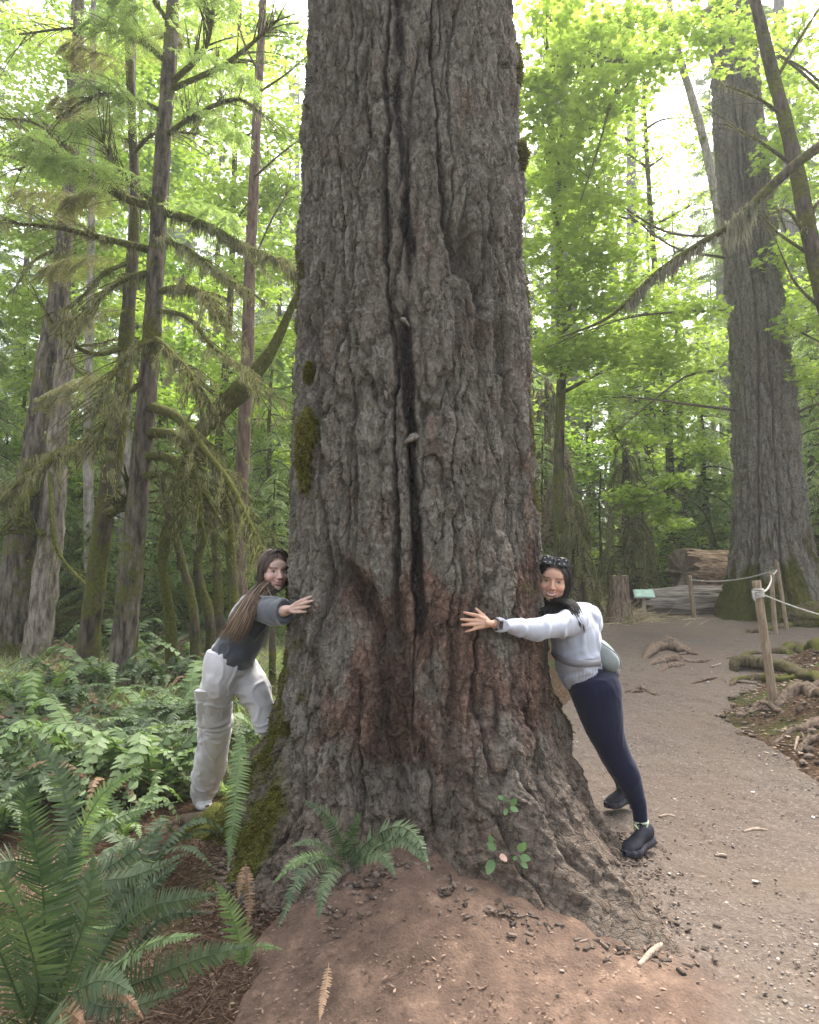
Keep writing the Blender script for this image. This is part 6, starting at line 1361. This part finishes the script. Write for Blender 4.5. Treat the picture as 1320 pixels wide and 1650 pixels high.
cloth('leggings', pr, [limb(near, RB, [1.0]+[1.02]*9), limb(far_, RB), limb([(938, 1078, 3.82, 30), (950, 1098, 3.82, 34), (957, 1115, 3.82, 32)], RB, 1.3)], .006, NAVY, .0022, 9, seed=3)
WHITE = fabric('heather_sweatshirt', (.40, .425, .49), (.50, .53, .60), 160, .92, .35)
cuffp = [(932, 1003, 3.72, 21.5), (905, 1007, 3.63, 20), (878, 1012, 3.54, 17.5), (853, 1014, 3.47, 17), (832, 1011, 3.415, 13)]
slv = limb(cuffp, RB, 1.0)
c1 = P(832, 1011, 3.415)-RB
s2 = tube([c1, c1*.5+wv*.5, wv+(c1-wv)*.12], [14/F*3.41, .040, .031], 20, n=20)
s2 = (s2[0], s2[1])
hoodp = [ball(P(951, 1003, 3.86)-RB, (.058, .10, .062)), ball(P(940, 992, 3.86)-RB, (.055, .11, .048)), limb([(925, 985, 3.88, 14), (945, 990, 3.88, 17), (955, 1004, 3.88, 15)], RB, 2.2)]
tors = limb([(911, 984, 3.86, 22), (918, 998, 3.85, 33), (924, 1020, 3.84, 38), (928, 1045, 3.83, 39), (932, 1066, 3.82, 38), (936, 1082, 3.815, 36), (943, 1094, 3.81, 33)], RB, [1.4, 1.55, 1.4, 1.3, 1.3, 1.3, 1.3])
hemc = P(938, 1088, 3.8)-RB; hemd = unit(P(943, 1094, 3.8)-P(932, 1066, 3.8))
def ribfn(V_):
    s = (V_-hemc)@hemd; ang = np.arctan2(V_[:, 1]-hemc[1], V_[:, 0]-hemc[0]); k = sst(-.055, -.045, s)*(V_[:, 0] > hemc[0]-.2)
    return k*(.0028*np.sin(ang*46)-.004)-.006*np.exp(-((s+.052)/.008)**2)
cloth('sweatshirt', pr, [slv, s2, tors]+hoodp+[ball(P(926, 1004, 3.76)-RB, (.075, .075, .068))], .0065, WHITE, .011, 8, (1.1, 1, .8), seed=11, ribs=ribfn)
SHOE = fabric('dark_shoe', (.012, .013, .020), (.030, .030, .042), 90, .7, .4, 0); SOLE = simple('shoe_sole', (.025, .025, .035), (.06, .055, .065), 40, .8, .2, .4, .003)
def shoe(parent, heel, toe, w_=.045, h=.075, m_=SHOE, sm=SOLE, name='shoe', tall=True):
    heel = np.array(heel); toe = np.array(toe); ax = toe-heel; L_ = np.linalg.norm(ax); ax = ax/L_; sd = unit(np.cross(ax, [0, 0, 1.])); upv = np.cross(sd, ax)
    n, m2 = 40, 28; s = np.linspace(0, 1, n); th_ = np.linspace(0, 2*np.pi, m2, endpoint=False)
    wd = np.interp(s, [0, .04, .2, .45, .7, .9, 1], [.35, .62, .75, .72, 1.0, .75, .15])*w_; hh = np.interp(s, [0, .04, .25, .45, .6, .85, 1], [.5, .95, 1.0, .82, .6, .42, .15])*h
    v_ = heel+ax*(s*L_)[:, None, None]+sd*(np.cos(th_)[None, :, None]*wd[:, None, None])+upv*((np.sin(th_)*.5+.5)[None, :, None]*hh[:, None, None]+.012)
    v_ = v_.reshape(-1, 3)+sd*.0015*fbm(np.repeat(s*30, m2), np.tile(th_*5, n), o=2)[:, None]
    so_ = obj(name, mesh(name, v_, np.flip(grid_faces(n, m2), 1), m_), parent)
    th2 = np.array([0, .25, .5, .75])*2*np.pi+np.pi/4
    prof = np.array([(1.12, -.004), (1.15, .010), (1.05, .026), (-1.05, .026), (-1.15, .010), (-1.12, -.004)])
    v_ = heel-ax*.008+ax*(s*(L_+.016))[:, None, None]+sd*(prof[None, :, 0:1]*np.maximum(wd, .012)[:, None, None])+upv*(prof[None, :, 1:2]+.006*np.clip((s-.8)/.2, 0, 1)[:, None, None]+.0025*np.sin(s*60)[:, None, None]*(prof[None, :, 1:2] > .005))
    q = grid_faces(n, 6); ends = np.array([[5, 4, 3, 2, 1, 0]]), np.array([[(n-1)*6+k for k in range(6)]])
    obj('sole', mesh('sole', v_.reshape(-1, 3), [np.flip(q, 1), ends[0], ends[1]], sm), so_); return so_
hl = P(1049, 1352, DA); hl[2] = float(gz(hl[0], hl[1]))+.045; to = hl+np.array([-.185, -.17, -.045])
to[2] = float(gz(to[0], to[1]))+.012
shoe(pr, hl-RB, to-RB, .048, .085)
v_, f_ = tube([P(1033, 1322, DA)-RB, P(1034, 1333, DA)-RB, P(1036, 1343, DA)-RB], [.038, .040, .043], 20, n=10); obj('sock', mesh('sock', v_, f_, simple('pale_green_sock', (.42, .5, .34), (.55, .62, .45), 60, .9, .1, .2, .003)), pr)
v_, f_ = tube([P(1022, 1329, DA-.06)-RB, P(1034, 1340, DA-.065)-RB, P(1041, 1336, DA-.06)-RB, P(1045, 1326, DA-.05)-RB], [.0035], 6, n=16); obj('shoe_collar', mesh('shoe_collar', v_, f_, simple('lime_trim', (.5, .6, .3), (.6, .7, .4), 40, .8, .1, 0)), pr)
h2 = P(1018, 1278, 4.22); t2 = h2+np.array([-.17, -.10, -.02]); shoe(pr, h2-RB-[0, 0, .03], t2-RB-[0, 0, .03], .046, .08)
# hair
HB = hairmat('black_hair', (.010, .008, .009), (.022, .017, .018), .38)
mb = MB(); v_, f_, v2 = hair_cap(oR, MR, wide=1.05, line=.082, seed=3); mb.add(v_, f_)
W = lambda p: np.asarray(p, float)@MR.T+oR
right = [[W((.02, .05, .115)), W((.06, .035, .09)), W((.086, .0, .03)), W((.090, -.01, -.04)), W((.080, .015, -.08)), P(915, 974, 3.68)-RB, P(926, 990, 3.625)-RB, P(938, 1010, 3.62)-RB],
         [W((.0, .02, .125)), W((.055, -.02, .105)), W((.088, -.03, .04)), W((.088, -.04, -.05)), P(919, 968, 3.74)-RB, P(934, 988, 3.67)-RB, P(946, 1018, 3.66)-RB],
         [W((.0, -.06, .12)), W((.04, -.09, .08)), W((.06, -.10, .0)), W((.06, -.08, -.07)), P(915, 985, 3.93)-RB, P(930, 998, 3.93)-RB, P(938, 1010, 3.93)-RB]]
locks(mb, right, 260, .009, .0035, 5, wav=.008)
left = [[W((-.01, .055, .115)), W((-.05, .045, .09)), W((-.079, .02, .04)), W((-.082, .01, -.03)), W((-.075, .015, -.09)), P(872, 985, 3.72)-RB, P(871, 996, 3.70)-RB],
        [W((-.01, .03, .125)), W((-.06, .0, .10)), W((-.086, -.02, .03)), W((-.080, -.02, -.05)), P(878, 975, 3.80)-RB, P(884, 985, 3.76)-RB, P(880, 996, 3.72)-RB],
        [W((.0, -.04, .12)), W((-.04, -.07, .08)), W((-.05, -.06, -.04)), W((-.02, -.01, -.10)), P(893, 978, 3.76)-RB, P(897, 988, 3.70)-RB, P(890, 995, 3.68)-RB]]
locks(mb, left, 260, .008, .0036, 6, wav=.006)
und = [[W((.03, -.02, -.08)), P(905, 968, 3.78)-RB, P(902, 982, 3.72)-RB, P(893, 992, 3.68)-RB], [W((.06, -.02, -.06)), P(912, 968, 3.78)-RB, P(912, 982, 3.74)-RB, P(905, 990, 3.70)-RB], [W((-.03, -.02, -.10)), P(885, 976, 3.76)-RB, P(884, 988, 3.72)-RB, P(882, 998, 3.70)-RB]]
locks(mb, und, 180, .009, .004, 8, wav=.006)
for a in ([P(918, 978, 3.68)-RB, P(921, 992, 3.62)-RB, P(921, 1012, 3.61)-RB], [P(924, 980, 3.70)-RB, P(938, 1000, 3.64)-RB, P(943, 1024, 3.64)-RB], [P(922, 980, 3.70)-RB, P(932, 1000, 3.63)-RB, P(938, 1016, 3.62)-RB]): locks(mb, [a, np.array(a)+.004], 7, .003, .0022, 9)
mb.build('hair', HB, pr)
# sunglasses pushed up on the head
M_BLK = simple('black_frame', (.012, .012, .014), (.02, .02, .024), 10, .25, .5, 0); M_CHK = simple('white_check', (.32, .32, .34), (.42, .42, .45), 10, .4, .4, 0)
sgo = thing('sunglasses', 'black sunglasses with white checks pushed up on the black hair of the right woman', 'sunglasses', tuple(oR+RB+MR@np.array([0, .05, .12])))
sb = np.array(sgo.location)-RB; lens = MB(); dots = MB()
for sg in (1, -1):
    c = np.array([.036*sg, .062, .112]); vq, fq = [], []
    x_ = np.linspace(-1, 1, 15); ring = np.array([[c[0]+.031*np.sign(np.cos(a))*abs(np.cos(a))**.6, c[1]-.012*abs(np.cos(a))-.35*.018*np.sin(a), c[2]+.019*np.sign(np.sin(a))*abs(np.sin(a))**.6] for a in np.linspace(0, 2*np.pi, 40, endpoint=False)])
    v_, f_ = tube(np.vstack([ring, ring[:1]]), [.0045], 8); lens.add(W(v_)-sb, f_)
    cc = ring.mean(0); v_ = np.vstack([ring, cc+[0, .002, 0]]); f_ = np.array([[40, k_, (k_+1) % 40] for k_ in range(40)]); lens.add(W(v_)-sb, f_)
    for (ax_, az_) in [(-.018, .012), (.002, .016), (.02, .010), (-.010, -.008), (.014, -.010)]:
        v_, f_ = ball(c+np.array([ax_, .006-.35*az_, az_]), (.0050, .0018, .0034), None, 2); dots.add(W(v_)-sb, f_)
    v_, f_ = tube([c+[.03*sg, -.012, 0], c+[.048*sg, -.06, -.02], c+[.047*sg, -.12, -.045]], [.0035], 6, n=10); lens.add(W(v_)-sb, f_)
v_, f_ = tube([(-.008, .064, .113), (0, .066, .116), (.008, .064, .113)], [.003], 6, n=6); lens.add(W(v_)-sb, f_)
lens.build('frame', M_BLK, sgo); dots.build('white_checks', M_CHK, sgo)
# belt bag
BAG = fabric('grey_green_nylon', (.20, .235, .235), (.29, .33, .325), 60, .7, .25, .1); STRAP = fabric('grey_webbing', (.17, .165, .18), (.25, .245, .26), 150, .8, .2, 0)
bc = P(972, 1056, 3.80); bg_ = thing('belt_bag', 'grey green belt bag worn across the back of the right woman', 'bag', tuple(bc))
ax = unit(P(982, 1078, 3.8)-P(944, 1030, 3.8)); v_, f_ = rounded((0, 0, 0), (1, 1, 1), 4, .04, 2, 4); u2 = np.array([0, 1., 0]); u3 = np.cross(ax, u2)
v_ = np.sign(v_)*np.abs(v_)**.8; v_ = np.outer(v_[:, 0], ax)*.098+np.outer(v_[:, 1], u2)*.10+np.outer(v_[:, 2], u3)*.058
obj('pouch', mesh('pouch', v_, f_, BAG), bg_)
v_, f_ = tube([ax*.09+u3*.02-[0, .09, 0], ax*.02-u3*-.045-[0, .10, 0], -ax*.08+u3*.02-[0, .09, 0]], [.003], 6, n=20); obj('zip', mesh('zip', v_, f_, STRAP), bg_)
v_, f_ = tube([ax*.09, ax*.115, ax*.13+[-.003, 0, -.012]], [.02, .016, .006], 10, n=8, noise=.3); obj('strap_tail', mesh('strap_tail', v_, f_, STRAP), bg_)
sp_ = np.array([P(968, 1068, 3.62), P(945, 1070, 3.575), P(920, 1068, 3.60), P(900, 1060, 3.68), P(889, 1050, 3.78)])-bc
def strap(pts, w_, th_, up=(0, 0, 1.)):
    sp = smooth_path(pts, 40); t = unit(np.gradient(sp, axis=0)); a = unit(np.array(up)-t*(t@np.array(up))[:, None]); n_ = np.cross(t, a)
    q = np.stack([sp+a*w_/2+n_*th_/2, sp-a*w_/2+n_*th_/2, sp-a*w_/2-n_*th_/2, sp+a*w_/2-n_*th_/2], 1).reshape(-1, 3); return q, [grid_faces(40, 4)]
obj('strap', mesh('strap', *strap(sp_, .034, .004), STRAP), bg_)
# watch
wt = thing('wristwatch', 'dark square watch on the left wrist of the woman in white', 'watch', tuple(onbark(795, 1006, .08))); wb = np.array(wt.location)
cw = wR-wb; axw = unit(P(812, 1008, 3.39)-wR); uu = unit(np.cross(axw, [0, 0, 1.])); vv3 = np.cross(uu, axw)
th_ = np.linspace(0, 2*np.pi, 40); ring = cw+axw*.012+(uu*np.cos(th_)[:, None]*.0275+vv3*np.sin(th_)[:, None]*.0275)
obj('watch_strap', mesh('watch_strap', *strap(ring, .018, .003, up=tuple(axw)), simple('dark_strap', (.02, .012, .014), (.035, .02, .022), 30, .6, .3, 0)), wt)
fd = unit(np.array([0, 0, CAMZ])-(wR)); fd = unit(fd-axw*np.dot(fd, axw)); sv = np.cross(axw, fd); Mw = np.stack([axw, sv, fd], 1)
bx_, fx_ = box((0, 0, 0), (.018, .020, .005)); obj('watch_case', mesh('watch_case', bx_@Mw.T+cw+axw*.012+fd*.030, fx_, simple('watch_case', (.10, .09, .09), (.16, .15, .15), 10, .3, .6, 0), False), wt)
bx_, fx_ = box((0, 0, 0), (.014, .016, .001)); obj('watch_face', mesh('watch_face', bx_@Mw.T+cw+axw*.012+fd*.0365, fx_, simple('watch_glass', (.03, .012, .016), (.05, .02, .025), 10, .08, .7, 0), False), wt)
# ---------------------------------------------------------------- the woman on the left
gL = G(326, 1310)
DL = gL[1]+.05; LB = gL.copy(); print('DL', DL, 'DA', DA); KD = lambda py_: 3.97+(DL-3.97)*np.clip((py_-1090)/190, 0, 1)
pl = thing('person', 'woman in charcoal sweater and white cargo trousers hugging the left side of the giant trunk', 'person', tuple(LB))
eyeL = P(449.5, 921.5, 3.88); ML = frame((.53, -.85, .0), (-.02, 0, 1.0)); oL = eyeL-ML[:, 1]*.072-LB
kn = [onbark(q[0]+1, q[1], .050) for q in ((478, 971), (476, 976), (475.5, 981), (475, 986.5))]
tp_ = [onbark(q[0], q[1], .026) for q in ((501, 961.5), (504, 968), (499, 977), (493.5, 985.5))]
wL = P(464, 983, 3.60)
body = head_parts(oL, ML, .97, .96)+hand_parts(LB, wL, kn, tp_, [wL+[.01, .0, .012], onbark(477, 974, .015), onbark(486, 966, .006)], wr=.025, fr_=.0080, bend=.010)
body += [limb([(432, 945, 3.93, 14), (427, 957, 3.94, 15), (421, 968, 3.95, 22)], LB, 1.1),
         limb([(421, 968, 3.97, 14), (412, 987, 3.99, 21), (398, 1018, 4.02, 23), (384, 1044, 4.04, 22), (374, 1064, 4.06, 22), (368, 1080, 4.06, 20)], LB, [1.2, 1.4, 1.3, 1.15, 1.1, 1.0]),
         limb([(414, 976, 3.88, 14), (427, 984, 3.80, 13), (440, 987, 3.72, 12), (452, 986, 3.66, 10), (464, 983, 3.60, 8)], LB),
         limb([(362, 1082, 4.0, 17), (352, 1130, KD(1130), 15), (347, 1180, KD(1180), 13), (338, 1230, KD(1230), 12), (328, 1280, DL, 9), (326, 1296, DL, 10)], LB),
         limb([(380, 1082, 4.14, 16), (402, 1102, 4.12, 14), (416, 1122, 4.12, 12), (424, 1150, 4.1, 10), (428, 1172, 4.1, 8)], LB)]
V, Fq, Nn = remesh(body, .0034, 3)
V, msk = face_finish(V, oL, ML, 13., .0015, wide=.97)
SK_L = skinmat('fair_skin', (.60, .41, .335), (.62, .32, .27), (.50, .20, .19), (.12, .08, .06))
obj('body', mesh('body', V, Fq, SK_L, attrs=msk), pl)
eyes(pl, oL, ML, .0125, .0042, .98)
CHAR = fabric('charcoal_knit', (.042, .048, .060), (.085, .095, .112), 130, .95, .4, .5)
slv = [limb([(414, 976, 3.93, 21), (424, 980, 3.84, 22.5), (436, 983, 3.76, 22.5), (448, 985, 3.69, 20.5), (457, 985, 3.645, 18.5), (460, 985, 3.63, 18.5)], LB, .9, ek=-.5)]
tors = limb([(421, 962, 3.96, 18), (412, 980, 3.98, 29), (402, 1004, 4.0, 33), (393, 1026, 4.02, 34), (382, 1045, 4.03, 34.5), (373, 1058, 4.04, 34.5)], LB, [1.4, 1.5, 1.35, 1.3, 1.3, 1.3])
cloth('sweater', pl, slv+[tors, ball(P(413, 980, 3.90)-LB, (.075, .08, .07))], .0065, CHAR, .009, 8, (1, 1, 1), seed=21)
PANT = fabric('white_cotton', (.54, .53, .545), (.68, .67, .68), 90, .9, .3, .1)
nearl = [(362, 1058, 3.99, 32), (356, 1075, 3.98, 31), (351, 1098, KD(1098), 27), (348.5, 1125, KD(1125), 25), (347.5, 1150, KD(1150), 25), (346, 1182, KD(1182), 26), (341, 1215, KD(1215), 25), (336, 1242, KD(1242), 24), (330, 1268, KD(1268), 21.5), (324.5, 1288, DL, 16.5)]
farl = [(380, 1070, 4.14, 30), (395, 1092, 4.12, 27.5), (409, 1112, 4.1, 26), (418, 1132, 4.1, 22), (424, 1155, 4.1, 20), (428, 1178, 4.1, 18)]
cloth('trousers', pl, [limb(nearl, LB, 1.05), limb(farl, LB), limb([(371, 1050, 4.04, 28), (366, 1068, 4.04, 33), (365, 1085, 4.04, 30)], LB, 1.35)], .0065, PANT, .008, 11, (.9, .9, .8), seed=31)
# cargo pocket on the near thigh
def patch(lst, a0, a1, extra, n=30, m_=26, thick=.008, puff=0.0):
    pts = np.array([P(*q[:3]) for q in lst])-LB; r = np.array([q[3]/F*q[2] for q in lst])+extra; sp = smooth_path(pts, n); rr_ = np.interp(np.linspace(0, 1, n), np.linspace(0, 1, len(r)), r)
    th_ = np.linspace(a0, a1, m_); s = np.linspace(0, 1, n)
    edge = np.minimum(np.minimum(s[:, None], 1-s[:, None])*12, np.minimum((th_-a0), (a1-th_))[None]*9).clip(0, 1)
    fold = puff*(.5+.5*np.sin(th_*10+1)[None]*(1-s[:, None])+.3*np.sin(s*7)[:, None])*edge
    rad = rr_[:, None]+fold-(1-edge)*thick
    v_ = sp[:, None]+np.stack([np.sin(th_)[None]*rad, -np.cos(th_)[None]*rad, 0*rad], -1)
    return v_.reshape(-1, 3), grid_faces(n, m_, False)
pk = patch([(348.5, 1120, KD(1120), 25), (347.5, 1150, KD(1150), 25), (347, 1168, KD(1168), 25.5)], R(-50), R(40), .026, puff=.016, thick=.028); po = obj('cargo_pocket', mesh('cargo_pocket', *pk, PANT), pl)
pf = patch([(348.5, 1107, KD(1107), 25.5), (348, 1125, KD(1125), 25)], R(-54), R(44), .040, puff=.004, thick=.028); obj('pocket_flap', mesh('pocket_flap', *pf, PANT), po)
# clog
CLOG = simple('white_clog', (.62, .61, .60), (.74, .73, .72), 6, .45, .35, 0); CLD = simple('clog_holes', (.05, .05, .05), (.1, .1, .1), 6, .6, .2, 0)
hl = P(319, 1291, DL+.05)-LB; to = P(333, 1313, DL-.13)-LB
hl[2] = max(hl[2]+.01, .05); to[2] += .03; so_ = shoe(pl, hl, to, .047, .075, CLOG, CLOG, 'clog')
dd_ = MB(); axc = unit(to-hl); sdc = unit(np.cross(axc, [0, 0, 1.])); upc = np.cross(sdc, axc); Lc = np.linalg.norm(to-hl)
for a, b_, c in [(.55, -.5, .052), (.55, .1, .060), (.62, .55, .046), (.72, -.2, .048), (.74, .35, .044), (.82, 0, .036), (.64, -.1, .055)]:
    v_, f_ = ball(hl+axc*Lc*a+sdc*.035*b_+upc*c, (.0055, .0055, .003), None, 2); dd_.add(v_, f_)
dd_.build('clog_holes', CLD, so_)
# long brown hair
HL = hairmat('brown_hair', (.070, .048, .038), (.46, .33, .22), .45)
mb = MB(); v_, f_, v2 = hair_cap(oL, ML, wide=1.0, line=.078, seed=8); mb.add(v_, f_, .06)
W = lambda p: np.asarray(p, float)@ML.T+oL
gd = [[W((-.01, .05, .118)), W((-.05, .045, .095)), W((-.078, .02, .03)), W((-.080, .01, -.05)), P(425, 965, 3.79)-LB, P(418, 977, 3.74)-LB],
      [W((-.01, .045, .12)), W((-.055, .03, .10)), W((-.084, .0, .02)), W((-.085, -.01, -.06)), P(417, 968, 3.77)-LB, P(404, 1000, 3.74)-LB, P(384, 1046, 3.80)-LB],
      [W((-.01, .02, .125)), W((-.05, -.02, .10)), W((-.086, -.03, .0)), P(424, 945, 3.84)-LB, P(405, 972, 3.78)-LB, P(389, 1007, 3.76)-LB, P(370, 1046, 3.80)-LB],
      [W((.0, -.03, .125)), W((-.04, -.08, .08)), W((-.07, -.09, .0)), P(413, 948, 3.88)-LB, P(394, 977, 3.82)-LB, P(376, 1007, 3.80)-LB, P(357, 1038, 3.84)-LB],
      [W((.0, -.06, .12)), W((-.02, -.105, .06)), W((-.03, -.11, -.02)), P(408, 953, 3.93)-LB, P(387, 980, 3.88)-LB, P(368, 1008, 3.88)-LB, P(347, 1034, 3.90)-LB]]
locks(mb, gd[1:], 700, .010, .0034, 15, wav=.012, tint=1.3)
locks(mb, gd[:2], 150, .007, .0032, 16, wav=.004, tint=.45)
rt = [[W((.0, .05, .118)), W((.04, .045, .095)), W((.070, .03, .04)), W((.076, .01, -.03)), W((.07, .0, -.10)), P(446, 962, 3.90)-LB], [W((.0, .02, .125)), W((.05, .0, .1)), W((.082, -.02, .03)), W((.082, -.03, -.05)), W((.06, -.03, -.12)), P(440, 965, 3.96)-LB]]
locks(mb, rt, 120, .006, .0032, 17, wav=.003, tint=.2)
for a in ([P(421, 948, 3.80)-LB, P(414, 958, 3.78)-LB, P(424, 964, 3.76)-LB, P(442, 968, 3.74)-LB], [P(430, 945, 3.80)-LB, P(436, 958, 3.76)-LB, P(446, 970, 3.72)-LB]): locks(mb, [a, np.array(a)+.003], 5, .002, .0016, 19, tint=2.0)
mb.build('hair', HL, pl)

# ================================================================ forest air
m_haze = bpy.data.materials.new('haze_air'); m_haze.use_nodes = True; t = m_haze.node_tree; t.nodes.clear()
pv = t.nodes.new('ShaderNodeVolumePrincipled'); pv.inputs['Color'].default_value = (.93, .96, .93, 1); pv.inputs['Density'].default_value = 0.0026; pv.inputs['Anisotropy'].default_value = 0.3
mo = t.nodes.new('ShaderNodeOutputMaterial'); t.links.new(pv.outputs[0], mo.inputs['Volume'])
v_, f_ = box((0, 60, 22.5), (175, 125, 28.5))
tag(obj('haze', mesh('haze', v_, f_, m_haze, False)), 'thin bright haze between the forest trees', None, None, 'stuff')
